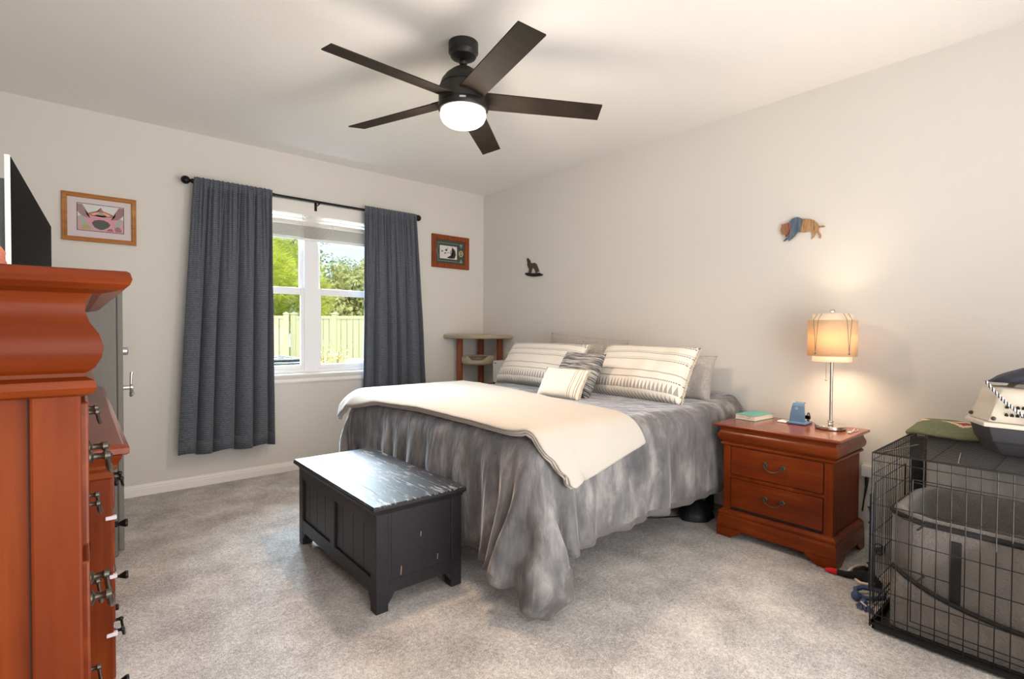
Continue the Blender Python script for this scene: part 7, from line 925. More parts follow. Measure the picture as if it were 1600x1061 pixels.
1,-1,1,0,0,0,0,0,0,0,0,0,1,-1,1,0,0,0,-1,1,0,0,0,0,0,1,-1,0,1,0,-1,0,-3,-1,4,-1,-5,-1,0,2,1,-1,1,1,3,-2,0,0,0,0,0,0,0,1,-1,1,0,-1,1,-1,1,-1,1,0,0,0,0,1,-1,1,-1,1,-1,1,0,-1,1,0,0,0,1,-1,1,0,-1,1,0,-1,1,0,0,0,0,1,-1,1,-1,0,1,0,0,0,0,-2,-1,-1,-8,-1,6,-2,2,2,-2,1,3,1,-1,2,0,0,0,0,0,0,0,-1,1,-1,0,1,-1,1,-1,1,0,0,0,0,0,0,0,0,0,0,1,-1,0,1,0,0,0,0,0,0,0,0,1,-1,0,1,0,0,0,0,0,0,0,0,1,0,0,0,0,0,0,-2,-1,-1,-2,6,-12,10,-6,-1,3,-1,1,3,0,0,0,0,0,0,0,0,0,0,0,0,1,-1,1,-1,1,0,-1,1,0,1,-1,0,0,0,1,-1,0,1,0,0,0,-1,1,0,0,1,0,-1,0,1,0,0,0,0,0,0,0,0,1,-1,0,0,0,0,0,0,0,0,-3,0,-3,-4,5,-1,0,3,-6,6,-1,3,0,1,0,0,0,0,0,0,0,0,0,0,-1,1,-1,1,0,-1,1,0,-1,0,1,0,1,-1,0,1,0,0,0,0,-1,1,0,0,0,0,0,1,0,0,0,0,-1,0,1,0,0,0,0,1,0,0,0,0,0,0,0,-1,-1,-4,0,-5,3,-4,5,0,1,0,2,1,1,0,0,0,0,0,0,0,0,0,0,0,0,0,1,0,-1,1,0,0,0,0,0,0,0,1,-1,0,0,0,0,0,1,0,0,0,0,0,0,0,0,0,0,0,2,-1,0,0,0,0,0,0,0,0,0,0,1,0,0,-1,-1,-4,2,-6,5,0,-4,-4,9,-4,3,0,1,1,-1,0,0,0,0,0,0,0,0,0,1,0,-1,0,1,0,0,-1,1,0,0,0,0,0,1,-1,1,0,0,0,0,0,0,0,0,0,1,0,0,0,0,0,-1,1,0,0,0,0,0,0,1,0,0,0,-1,0,1,-1,-1,-2,-6,6,-5,-1,2,0,-2,4,1,0,2,0,1,0,0,0,0,0,0,0,0,0,-1,0,1,0,0,-1,0,1,0,0,0,0,0,0,0,1,-1,0,0,1,0,0,0,0,0,1,-1,0,0,0,0,1,0,0,0,0,0,1,0,0,-1,0,0,1,0,0,-1,0,-1,-1,-4,0,-2,-1,2,-1,0,4,0,1,2,-1,0,0,0,0,0,0,0,0,0,0,1,-1,0,0,0,1,0,0,0,0,0,0,0,0,0,0,0,1,0,-1,0,1,0,0,0,0,0,0,1,0,0,-1,0,1,0,0,1,-1,0,0,0,1,0,-1,1,0,0,0,-2,0,-4,-4,2,2,-2,-1,4,-3,2,2,1,1,0,0,0,0,0,0,0,0,-1,1,-1,1,0,0,0,0,0,0,0,0,0,0,0,1,0,-1,1,-1,0,1,0,-1,1,0,1,-1,0,1,-1,0,1,0,0,0,0,0,0,0,0,0,1,-1,0,1,-1,0,1,-1,-1,-2,0,-6,-1,4,2,5,-4,0,2,1,1,0,0,0,0,0,0,0,0,0,1,-1,1,-1,1,0,0,0,0,0,0,0,0,0,0,0,0,1,-1,1,0,0,0,0,0,0,0,0,0,0,0,1,-1,1,0,-1,1,0,0,0,0,1,-1,1,0,-1,1,0,0,0,0,-3,-1,0,-2,1,-7,-6,7,0,0,3,0,1,1,-1,0,0,0,0,0,0,0,0,0,1,-1,0,1,0,0,0,0,0,0,0,1,-1,0,0,1,-1,1,-1,1,0,0,0,0,0,1,-1,1,-1,1,-1,1,0,0,0,0,0,1,-1,1,-1,0,1,-1,1,-1,1,-1,-2,-2,-2,5,-8,3,3,-2,0,2,0,1,2,-1,1,0,0,0,0,0,0,0,0,0,-1,1,0,-1,0,0,1,0,0,0,1,-1,0,0,1,-1,1,-1,1,-1,1,0,0,0,1,-1,1,-1,1,-1,1,0,0,0,1,-1,0,0,1,-1,0,1,0,0,0,0,0,-2,0,-3,1,-9,7,-5,5,-6,2,-2,4,2,0,0,0,0,0,0,0,0,0,0,0,0,1,-1,0,1,0,0,0,0,0,0,0,0,0,1,-1,1,-1,1,-1,1,0,-1,1,0,0,0,0,1,-1,1,0,-1,1,0,-1,1,0,0,0,0,1,-1,0,1,-1,1,-1,0,-1,-2,-3,-1,-3,6,1,0,-2,3,1,2,0,1,0,0,0,0,0,0,0,0,0,-1,0,1,0,-1,1,0,-1,1,0,1,-1,0,1,-1,0,0,1,-1,1,0,0,0,0,0,0,0,0,0,1,0,-1,1,0,-1,1,0,1,-1,0,1,-1,1,0,-1,1,0,0,0,-3,-1,-2,0,-3,0,-1,0,5,-3,2,2,0,0,0,0,0,0,0,0,0,0,0,1,0,-1,1,0,-1,1,0,0,0,0,0,0,0,0,1,-1,0,1,0,0,0,1,-1,0,0,1,-1,0,0,0,1,0,-1,1,0,0,0,0,0,0,1,-1,0,1,-1,0,1,-1,0,-3,-2,-1,-4,1,0,3,-6,5,1,1,2,0,0,0,0,0,-1,0,0,0,0,0,1,0,-1,1,0,0,0,0,0,0,0,0,0,1,-1,1,0,0,0,0,-1,0,1,0,0,0,1,0,0,0,0,-1,1,0,0,0,0,1,-1,0,0,1,0,-1,1,0,0,-1,-1,0,-2,-4,2,-2,-7,5,3,-1,4,0,0,1,0,0,0,0,1,0,0,0,0,0,-1,0,1,-1,1,0,0,-1,1,0,0,1,-1,0,0,0,1,-1,0,0,1,0,0,0,0,0,0,0,0,0,0,1,0,0,0,0,0,0,1,0,
0,0,-1,1,0,-1,0,1,-1,-3,0,-4,1,-9,1,-5,2,4,1,0,2,1,0,0,-1,0,0,0,0,0,0,0,1,0,0,0,0,-1,1,0,0,0,0,0,1,-1,1,0,-1,1,0,0,0,0,0,1,0,0,0,0,0,0,0,0,0,0,0,0,0,0,0,0,0,0,1,0,-1,1,0,0,-1,-2,-3,0,-7,15,-1,2,-1,1,0,4,1,-1,0,0,1,0,0,0,0,0,0,0,-1,1,-1,1,0,0,0,0,0,0,1,-1,0,1,-1,0,1,0,0,0,0,0,0,0,0,0,0,0,0,0,0,1,0,0,0,0,0,1,0,-1,1,-1,0,0,1,0,0,-1,-1,1,-3,-3,2,-3,1170,33,36,33,29,36,43,5,2,11,11,10,11,13,12,13,11,4,2,2,3,2,1,2,3,4,2,0,5,4,1,2,3,0,1,-2,2,-1,-1,0,1,-2,2,-3,0,1,0,1,-1,0,-2,-1,0,-1,-1,-2,1,-1,2,5,8,19,-22,-50,-51,-50,-42,-52,-48,-43,-56,-47,63,-1,-1,-6,-1,-3,-2,6,1,-1,1,-3,-1,-3,-2,-3,-2,0,-1,0,0,-2,0,-1,-1,-2,-1,2,-3,-4,0,-1,-2,-1,-1,3,-3,0,1,1,-3,3,-2,3,1,-2,0,-1,0,0,0,1,-1,0,1,2,-1,0,-2,-3,0,-13,-1,8,0,-2,-9,6,5,-14,11,-5,65,-2,-2,-7,4,-1,-11,-1,11,-3,-12,4,-1,-4,-3,-4,-3,-3,1,-2,-2,2,-1,-1,-1,-1,-1,-2,-2,0,1,-2,-1,1,1,-2,1,1,0,-1,1,0,-2,5,-5,0,1,-2,2,-2,0,0,3,-1,2,-2,0,0,1,2,-1,-12,1,5,1,-5,5,3,-14,12,-6,5,66,-1,-6,-3,-1,-6,-9,5,-9,-4,9,-6,-3,-4,-6,-4,-6,-1,-2,1,0,-2,0,1,-4,0,1,-1,4,-2,-2,-1,1,-1,-2,2,0,-1,1,0,2,-1,3,-4,5,-3,1,-2,3,2,2,-1,-4,1,-2,2,-1,1,2,-1,-6,0,3,3,-2,6,1,-13,13,-7,5,-7,29,19,8,5,-12,-7,-9,-9,0,1,-8,-2,-7,-1,-2,-2,3,-5,0,-1,-1,1,1,-2,6,-4,-1,1,-1,2,-4,4,-2,0,5,-5,0,1,0,0,0,1,-2,-2,-2,5,-3,10,-3,-4,-2,2,0,1,0,0,2,1,-3,-3,2,1,4,-1,9,-2,-8,9,-7,5,-1,1,-29,5,17,37,0,-6,-7,-4,-5,-3,0,-8,4,-3,0,0,-3,5,0,0,0,-1,-1,5,-7,3,1,-1,-3,0,7,-3,2,0,-5,3,5,-4,-1,-1,-1,-1,1,1,1,-1,1,-6,2,3,1,-1,1,0,0,0,-1,0,0,0,-2,4,1,5,4,-5,5,2,0,-1,-12,13,1,4,3,-11,8,-1,-1,-5,0,-2,-1,5,-3,2,1,0,0,0,0,0,0,3,-3,-4,4,0,-1,3,-2,1,0,2,-6,7,0,-4,-5,7,-2,0,0,0,0,0,0,0,1,-1,2,1,-2,-2,1,0,0,0,0,-1,0,0,3,-2,4,3,-6,12,0,-12,10,-7,1,-12,6,-4,-3,-3,1,4,-2,3,-3,1,0,1,-1,0,0,0,0,0,0,0,0,-3,3,0,0,0,0,-2,2,-1,-3,-1,6,-5,-1,8,-3,-3,2,1,0,0,0,0,0,0,-1,1,0,1,0,-1,0,0,0,0,0,0,0,0,-4,6,0,-1,7,-3,-7,9,-16,15,0,3,-13,2,4,2,3,2,-2,-1,5,-2,1,-2,1,0,0,0,0,2,-2,0,0,0,0,0,0,0,0,0,0,0,0,1,-2,-1,2,-3,3,0,0,0,0,0,0,0,0,2,-2,0,-3,2,5,-4,0,0,0,0,0,0,0,2,-2,-1,4,1,2,-7,10,-6,4,-15,14,-9,-9,2,0,4,1,1,1,3,-5,2,-1,1,0,0,0,0,0,-2,2,0,0,0,1,-1,0,0,0,0,0,0,1,-2,2,-1,1,-1,0,0,0,0,0,0,1,0,-1,-2,4,-2,-2,-1,-3,6,0,0,0,0,0,0,3,-5,2,0,1,9,-3,2,-1,-1,-2,3,-10,5,-9,3,1,-1,4,2,0,-3,7,-4,3,-3,0,0,0,0,0,0,0,0,0,2,-3,4,-3,0,0,0,0,0,-1,4,2,0,-5,0,0,0,0,3,-3,3,-4,0,3,-2,-2,6,-4,1,-2,1,0,1,0,0,-1,1,-4,3,0,0,2,3,-4,10,-7,4,0,-2,1,-2,-7,0,2,0,3,0,2,0,-4,4,-3,4,-1,0,0,0,0,0,0,0,0,-2,2,-3,3,4,-3,-1,0,0,0,0,1,-1,1,-1,0,0,0,-3,4,-4,3,1,-3,2,2,-6,4,-3,3,0,0,-1,0,0,1,-1,1,0,0,0,0,2,8,-8,7,-2,1,1,-2,0,-6,0,0,3,0,1,2,0,0,0,0,-1,1,0,0,0,0,0,0,2,-2,0,0,0,2,0,1,-3,0,0,0,-2,-1,4,-2,1,0,0,0,0,-1,1,0,-1,1,5,-7,2,1,-1,0,0,0,0,0,4,-2,-2,3,-3,0,-1,2,2,0,8,-4,1,0,-1,1,0,-7,1,0,1,1,2,2,2,-2,0,0,2,-2,0,0,0,0,1,3,-6,3,0,-1,0,-1,1,0,0,0,0,0,4,-7,-3,5,1,0,0,0,0,0,0,1,-1,2,-5,3,0,-1,1,0,0,0,0,0,-3,1,7,-8,3,0,-1,2,1,3,2,1,-1,1,-1,0,0,-6,0,1,1,1,2,0,0,1,0,0,-2,2,0,0,
0,0,-1,1,7,-1,-1,-5,0,2,-3,0,1,0,0,0,-5,4,1,0,0,0,0,0,0,0,0,-1,1,3,2,-4,-1,0,0,5,-5,0,0,1,-2,1,-5,5,0,0,0,-1,4,2,2,1,-1,-1,2,0,0,-6,0,0,1,1,4,0,4,-4,1,-1,0,0,0,0,0,0,1,-2,2,-2,3,1,0,1,-3,0,-1,0,3,-2,-1,0,0,0,0,0,0,0,0,0,0,0,0,-1,-4,10,-5,0,3,-8,8,-3,0,3,0,-3,0,0,0,0,0,0,1,4,1,1,1,1,-2,1,-1,-6,0,0,1,2,1,3,-2,1,2,0,-2,0,2,-2,0,0,-1,-2,-5,6,-5,4,0,-2,4,-3,4,0,-1,1,0,0,0,0,0,3,-3,0,0,0,3,-3,0,-4,6,-5,5,2,-7,9,-4,-2,0,0,-1,1,2,-2,0,0,0,5,-3,4,0,1,1,-2,3,-2,1,-6,0,0,1,2,0,5,-4,7,-3,-1,0,3,-2,-1,-1,0,0,0,4,-8,3,1,0,3,-3,1,-1,3,-4,3,-2,5,-5,0,1,-4,3,3,-3,0,3,-2,-1,2,-5,0,2,-3,8,-7,-1,4,0,-4,2,2,-2,3,-1,0,0,-3,6,0,4,0,1,1,-1,0,0,-6,0,1,-1,3,0,1,2,1,-4,0,2,-1,2,2,-2,0,0,0,-4,4,0,0,1,-1,4,-5,1,-3,4,-4,4,-6,5,0,-1,4,-3,-3,3,3,-3,1,-1,-2,1,2,-2,2,-3,-1,3,0,0,0,0,0,0,-1,1,0,0,1,-2,6,1,2,0,1,-1,1,-1,-6,0,1,1,0,2,1,1,0,3,-3,1,-3,-1,0,3,3,-3,0,4,-4,2,-2,-1,-4,2,3,1,4,1,-2,-1,-3,0,4,-4,-3,3,0,0,-3,-3,4,2,0,0,-1,1,-1,-1,4,-3,1,0,0,0,0,0,2,-2,0,1,0,0,2,2,3,-1,2,-1,-1,1,-6,1,-1,1,1,1,4,2,-3,-2,7,-3,1,-4,1,0,-2,2,0,-4,6,-4,2,0,1,-7,6,-1,-1,1,0,3,-1,4,-9,4,2,-2,0,0,0,0,0,0,0,0,0,1,-1,0,-2,2,0,0,0,0,0,0,-2,2,0,-1,0,0,5,1,2,3,-3,1,1,0,-6,0,1,1,-1,3,0,-1,1,7,-1,-4,-3,4,-1,0,1,-1,1,-1,0,0,0,0,-1,1,3,-3,-2,-4,3,-3,7,-6,5,2,-4,3,-1,0,0,0,0,0,2,-2,0,-1,1,0,0,0,0,0,0,0,0,0,0,0,0,0,-3,5,0,4,1,1,1,-1,0,0,-6,0,0,0,2,2,0,1,0,-2,0,6,-3,-1,1,6,-2,-1,-3,0,-2,2,0,5,-5,1,-4,3,1,3,-3,-1,-2,3,-1,-2,6,-5,1,0,0,0,0,0,-2,2,0,0,0,1,1,-1,2,-3,1,-1,0,0,0,0,0,2,-2,-1,2,4,0,3,0,1,-1,0,-6,1,0,0,1,1,2,2,4,-5,-5,1,4,0,1,-7,5,4,-2,-1,3,-3,0,-5,5,-1,1,1,-3,6,-1,0,-3,-1,1,0,-4,4,0,0,0,0,0,2,-2,0,0,0,1,-2,2,2,-6,3,-1,2,-1,0,1,-1,0,-2,2,0,3,1,3,0,2,-1,0,0,-5,-1,0,1,1,1,2,4,-3,2,-1,-3,2,0,-1,1,-5,0,3,2,-3,3,4,-4,0,0,0,-1,1,-5,3,-1,4,-1,4,-4,0,0,0,0,0,0,2,2,-4,0,1,-1,-1,2,0,-5,6,-2,0,-1,1,0,0,0,4,-4,1,-1,4,-1,4,0,1,0,0,0,-7,1,0,0,1,2,2,1,-3,-2,4,1,0,0,0,0,0,2,-1,-1,0,3,-7,5,-1,4,-4,0,0,-4,2,6,-5,1,-4,4,0,0,1,0,0,2,-4,-4,6,-1,-1,1,0,0,-4,8,-6,2,0,0,3,-3,-1,4,-7,6,-3,1,0,4,2,2,0,0,0,0,-6,0,0,1,1,1,2,-1,0,0,1,1,0,1,4,2,-5,-3,4,-2,0,-4,3,-1,2,-5,4,4,-4,0,0,-4,4,0,0,1,-1,1,-1,-1,1,7,-4,2,-4,1,-2,1,1,-1,-1,-4,4,0,0,0,-3,3,0,-3,3,-2,2,2,-1,5,-1,2,0,1,0,0,-6,0,0,-1,2,2,0,3,0,0,0,3,0,1,1,-10,3,0,-1,5,2,-3,-1,1,-2,2,1,-6,4,0,0,0,0,0,1,-2,2,1,-2,1,-1,-4,8,-6,1,-1,2,2,-3,4,1,-4,1,-1,0,0,2,-2,0,0,0,1,-1,2,-2,3,2,2,2,0,-1,0,-6,0,0,1,0,2,1,0,3,-1,2,2,0,-5,-4,8,-2,-1,-1,-1,0,2,1,1,2,1,-7,2,0,0,0,0,2,-2,-1,2,2,0,0,3,-1,-10,-3,7,5,-4,0,1,2,-8,1,4,-1,1,0,0,-2,2,0,0,1,-2,1,-3,3,2,4,1,1,-1,1,0,-6,0,1,-1,1,2,1,2,1,4,-7,-2,2,-1,-1,-1,4,1,0,3,-6,4,-2,-1,4,-7,6,-1,0,0,0,0,-2,2,0,-1,3,0,0,-5,1,2,0,0,-5,5,0,-4,0,4,1,-1,0,0,0,0,0,0,0,1,2,-1,-2,-1,2,1,2,3,0,1,1,-1,-6,0,-1,2,1,0,2,1,-2,1,7,-6,-4,4,1,0,0,0,1,-5,4,-2,2,-1,-3,3,0,5,-4,0,0,0,0,0,0,2,-1,0,0,4,-5,1,0,-4,6,-2,-1,0,0,0,-1,2,-1,0,2,-2,0,1,0,5,-6,0,0,3,-3,2,1,3,1,1,0,0,-6,
0,0,0,2,-1,2,4,-1,-2,-2,2,2,5,-6,3,-2,0,-1,1,0,0,0,0,-2,2,0,-4,5,1,0,-2,0,0,3,-4,-2,-2,5,-6,8,-3,0,1,-3,2,1,3,-2,-1,1,2,2,0,-3,3,-4,-2,3,-3,0,2,0,-4,2,3,3,1,1,2,-2,2,-6,0,0,0,0,2,2,1,3,-3,0,1,0,-5,11,-1,-5,0,0,0,0,0,0,0,1,-1,0,2,-1,4,-5,3,-3,0,-3,2,-2,0,-4,4,-1,5,3,-3,-1,0,0,-2,3,1,-3,-2,-1,6,-1,-3,4,0,-3,-2,6,-2,0,-1,3,-2,2,3,2,-1,2,-3,-7,1,1,0,-1,2,2,-1,0,3,0,0,0,1,0,-1,1,2,1,-4,0,0,0,0,-1,1,0,4,-2,-6,7,-6,3,0,0,0,-1,0,1,0,-1,4,0,-2,-1,0,0,0,1,3,-3,-2,2,-2,-2,3,1,-3,0,2,0,-2,0,5,-2,0,4,-1,2,2,-1,1]

# ------------------------------------------------------------------ bed
def unpack(n, a, unit):
    """row-wise second differences of a settled cloth's points, in units of a fraction of a millimetre"""
    q = np.array(a, dtype=np.int64).reshape(3, -1, n).transpose(1, 2, 0)
    q = np.cumsum(np.cumsum(q, axis=0), axis=1)*unit
    q[..., 0] = np.minimum(q[..., 0], -.014)
    P = q.copy()
    for k in range(1):      # take out the rounding
        P[1:-1, 1:-1] = .6*P[1:-1, 1:-1]+.1*(P[:-2, 1:-1]+P[2:, 1:-1]+P[1:-1, :-2]+P[1:-1, 2:])
    return P
bed = root('bed', (-1.0, -2.03, 0), 'king size bed with mattress on a low black frame against the right wall', 'bed')
M['tick'] = simple('mattress_ticking', (176, 174, 170), .8); M['boxcloth'] = simple('dark_base_cloth', (52, 50, 52), .9)
build('mattress', MB().box(-1.975, -.02, -2.965, -1.09, .43, .728, bev=.05, seg=5), M['tick'], bed, smooth='auto')
build('box_spring', MB().box(-1.94, -.02, -2.935, -1.12, .235, .43, bev=.012), M['boxcloth'], bed)
mb = MB()
for y in (-2.92, -2.03, -1.14): mb.box(-1.93, -.03, y-.014, y+.014, .205, .235)
for x in (-1.92, -1.0, -.05): mb.box(x-.014, x+.014, -2.93, -1.13, .206, .234)
build('bed_rail', mb, M['blackmetal'], bed)
for x in (-1.72, -.19):
    for y in (-2.84, -2.03, -1.2): build('leg', MB().box(x-.024, x+.024, y-.02, y+.02, 0, .21, bev=.004), M['black'], bed)
def stripemat(name, a, b, sc_, axis='X'):
    m, nt, p = new_mat(name); tc = node(nt, 'ShaderNodeTexCoord'); sx = node(nt, 'ShaderNodeSeparateXYZ'); nt.links.new(tc.outputs['Object'], sx.inputs[0])
    n = node(nt, 'ShaderNodeTexNoise', Scale=9.0); nt.links.new(tc.outputs['Object'], n.inputs['Vector'])
    v = mth(nt, 'ADD', mth(nt, 'MULTIPLY', sx.outputs[axis], sc_), mth(nt, 'MULTIPLY', n.outputs['Fac'], 2.0))
    nt.links.new(mixc(nt, mth(nt, 'GREATER_THAN', mth(nt, 'FRACT', v), .5), srgb(a), srgb(b)), p.inputs['Base Color']); p.inputs['Roughness'].default_value = .9; return m
mb = MB(); mb.grid([[(-.27+.20*i/12, -2.962-.012*math.sin(i*1.3), z) for z in (.215, .27, .33)] for i in range(13)]); build('striped_sheet_corner', mb, stripemat('zebra_cloth', (28, 28, 30), (214, 210, 204), 55), bed, smooth=True, solid=.003)

def velvet():
    m, nt, p = new_mat('grey_velvet'); tc = node(nt, 'ShaderNodeTexCoord')
    mp = node(nt, 'ShaderNodeMapping'); mp.inputs['Scale'].default_value = (1, 1, .45); nt.links.new(tc.outputs['Object'], mp.inputs[0])
    n = node(nt, 'ShaderNodeTexNoise', Scale=7.0, Detail=7.0, Roughness=.62, Distortion=.3); nt.links.new(mp.outputs[0], n.inputs['Vector'])
    cr = node(nt, 'ShaderNodeValToRGB'); e = cr.color_ramp.elements; e[0].position = .36; e[0].color = srgb((90, 89, 92)); e[1].position = .66; e[1].color = srgb((156, 153, 152))
    k = e.new(.5); k.color = srgb((114, 113, 115))
    nt.links.new(n.outputs['Fac'], cr.inputs[0]); nt.links.new(cr.outputs[0], p.inputs['Base Color']); p.inputs['Roughness'].default_value = .75
    p.inputs['Specular IOR Level'].default_value = .2; p.inputs['Sheen Weight'].default_value = 1.0; p.inputs['Sheen Roughness'].default_value = .3; p.inputs['Sheen Tint'].default_value = (.9, .9, .95, 1)
    n2 = node(nt, 'ShaderNodeTexNoise', Scale=160.0, Detail=2.0); nt.links.new(tc.outputs['Object'], n2.inputs['Vector'])
    mp3 = node(nt, 'ShaderNodeMapping'); mp3.inputs['Scale'].default_value = (13, 13, 2.2); nt.links.new(tc.outputs['Object'], mp3.inputs[0])
    n3 = node(nt, 'ShaderNodeTexNoise', Scale=1.0, Detail=3.0, Roughness=.5, Distortion=.4); nt.links.new(mp3.outputs[0], n3.inputs['Vector'])
    b3 = node(nt, 'ShaderNodeBump', Strength=.55, Distance=.03); nt.links.new(n3.outputs['Fac'], b3.inputs['Height'])
    b = node(nt, 'ShaderNodeBump', Strength=.15, Distance=.002); nt.links.new(n2.outputs['Fac'], b.inputs['Height']); nt.links.new(b3.outputs[0], b.inputs['Normal']); nt.links.new(b.outputs[0], p.inputs['Normal'])
    return m
M['velvet'] = velvet(); M['satin'] = simple('grey_satin_border', (100, 97, 97), .5, var=(14, .2), bump=(45, .7, .006), sheen=.2)
M['cream'] = simple('cream_plush', (188, 181, 172), .95, var=(7, .035), bump=(90, .25, .003), sheen=.1)
def clothgrid(name, P, m, label, cat, thick, border=0, bm_=None, sub=1, off=0):
    nu, nv = P.shape[:2]; mb = MB(); mb.grid([[tuple(P[i, j]) for j in range(nv)] for i in range(nu)])
    if border:
        mb.bm.faces.ensure_lookup_table(); k = 0
        for i in range(nu-1):
            for j in range(nv-1):
                if i < border or j < border or j >= nv-1-border: mb.bm.faces[k].material_index = 1
                k += 1
    o = build(name, mb, [m, bm_] if bm_ else m, smooth=True)
    md = o.modifiers.new('thickness', 'SOLIDIFY'); md.thickness = thick; md.offset = off
    md = o.modifiers.new('subdivision', 'SUBSURF'); md.levels = sub; md.render_levels = sub
    return tag(o, label, cat)
CF = unpack(COMFORTER_WIDTH, COMFORTER, .0005)
clothgrid('comforter', CF, M['velvet'], 'grey velvet comforter spread over the bed, its near corner pooling on the carpet', 'comforter', .014, 1, M['satin'])
TH = unpack(THROW_WIDTH, THROW, .0005)
du = np.gradient(TH, axis=0); dv = np.gradient(TH, axis=1); NN = np.cross(du, dv); NN /= np.linalg.norm(NN, axis=2, keepdims=True)+1e-9
if NN[..., 2].mean() < 0: NN = -NN
dv_ = dv/(np.linalg.norm(dv, axis=2, keepdims=True)+1e-9); du_ = du/(np.linalg.norm(du, axis=2, keepdims=True)+1e-9)
wv = (np.linspace(0, 1, TH.shape[1])[None, :, None])**10; wu = (np.linspace(0, 1, TH.shape[0])[:, None, None])**8
lay = []
for k_ in range(3):
    o_ = TH + NN*(.003+.013*k_) + dv_*wv*(.016, .006, .020)[k_] + du_*wu*(.008, .0, .012)[k_]
    lay.append(o_)
thr = clothgrid('throw_blanket', lay[2], M['cream'], 'folded cream plush throw laid across the foot of the bed', 'blanket', .012)
for k_ in (0, 1):
    P = lay[k_]; mb = MB(); mb.grid([[tuple(P[i, j]) for j in range(P.shape[1])] for i in range(P.shape[0])])
    o_ = build('folded_layer', mb, M['cream'], thr, smooth=True)
    md = o_.modifiers.new('thickness', 'SOLIDIFY'); md.thickness = .011; md.offset = 0

# ------------------------------------------------------------------ pillows
def shammat(name, base, dark, mid, h, w, tri=17.0):
    m, nt, p = new_mat(name); tc = node(nt, 'ShaderNodeTexCoord'); sx = node(nt, 'ShaderNodeSeparateXYZ'); nt.links.new(tc.outputs['Object'], sx.inputs[0])
    u = sx.outputs['X']; v = mth(nt, 'DIVIDE', sx.outputs['Y'], h/2)
    dash = mth(nt, 'GREATER_THAN', mth(nt, 'FRACT', mth(nt, 'MULTIPLY', u, 75.0)), .35)
    def line(v0, w_, dashed=True):
        a = mth(nt, 'LESS_THAN', mth(nt, 'ABSOLUTE', mth(nt, 'SUBTRACT', v, v0)), w_); return mth(nt, 'MULTIPLY', a, dash) if dashed else a
    col_ = srgb(base)
    dk = None
    for v0, w_ in ((.80, .018), (.50, .014), (.24, .014), (.30, .006), (-.38, .016)):
        l = line(v0, w_); dk = l if dk is None else mth(nt, 'MAXIMUM', dk, l)
    md_ = mth(nt, 'MAXIMUM', line(-.15, .02, False), line(.56, .01, False))
    fu = mth(nt, 'ABSOLUTE', mth(nt, 'SUBTRACT', mth(nt, 'FRACT', mth(nt, 'MULTIPLY', u, tri*2)), .5))   # 0..0.5
    def trib(va, vb):    # triangles standing on va, apex at vb
        t = mth(nt, 'DIVIDE', mth(nt, 'SUBTRACT', v, va), vb-va)
        ins = mth(nt, 'MULTIPLY', mth(nt, 'GREATER_THAN', t, 0.0), mth(nt, 'LESS_THAN', t, 1.0))
        return mth(nt, 'MULTIPLY', ins, mth(nt, 'LESS_THAN', mth(nt, 'MULTIPLY', fu, 2.2), mth(nt, 'SUBTRACT', 1.0, t)))
    tr_ = mth(nt, 'MAXIMUM', trib(-.72, -.44), trib(-1.02, -.76)); tr_ = mth(nt, 'MAXIMUM', tr_, trib(.84, 1.02))
    c1 = mixc(nt, mth(nt, 'MULTIPLY', md_, .6), col_, srgb(mid)); c2 = mixc(nt, mth(nt, 'MULTIPLY', tr_, .75), c1, srgb(mid)); c3 = mixc(nt, mth(nt, 'MULTIPLY', dk, .85), c2, srgb(dark))
    nt.links.new(c3, p.inputs['Base Color']); p.inputs['Roughness'].default_value = .95; p.inputs['Sheen Weight'].default_value = .1
    n2 = node(nt, 'ShaderNodeTexNoise', Scale=220.0, Detail=2.0); nt.links.new(tc.outputs['Object'], n2.inputs['Vector'])
    b = node(nt, 'ShaderNodeBump', Strength=.3, Distance=.002); nt.links.new(n2.outputs['Fac'], b.inputs['Height']); nt.links.new(b.outputs[0], p.inputs['Normal'])
    return m
def melange(name, a, b, sy=260, sx_=10):
    m, nt, p = new_mat(name); tc = node(nt, 'ShaderNodeTexCoord'); mp = node(nt, 'ShaderNodeMapping'); mp.inputs['Scale'].default_value = (sx_, sy, 10); nt.links.new(tc.outputs['Object'], mp.inputs[0])
    n = node(nt, 'ShaderNodeTexNoise', Scale=1.0, Detail=3.0, Distortion=.4); nt.links.new(mp.outputs[0], n.inputs['Vector'])
    cr = node(nt, 'ShaderNodeValToRGB'); e = cr.color_ramp.elements; e[0].position = .40; e[0].color = srgb(a); e[1].position = .60; e[1].color = srgb(b)
    nt.links.new(n.outputs['Fac'], cr.inputs[0]); nt.links.new(cr.outputs[0], p.inputs['Base Color']); p.inputs['Roughness'].default_value = .95
    bp_ = node(nt, 'ShaderNodeBump', Strength=.5, Distance=.003); nt.links.new(n.outputs['Fac'], bp_.inputs['Height']); nt.links.new(bp_.outputs[0], p.inputs['Normal']); return m
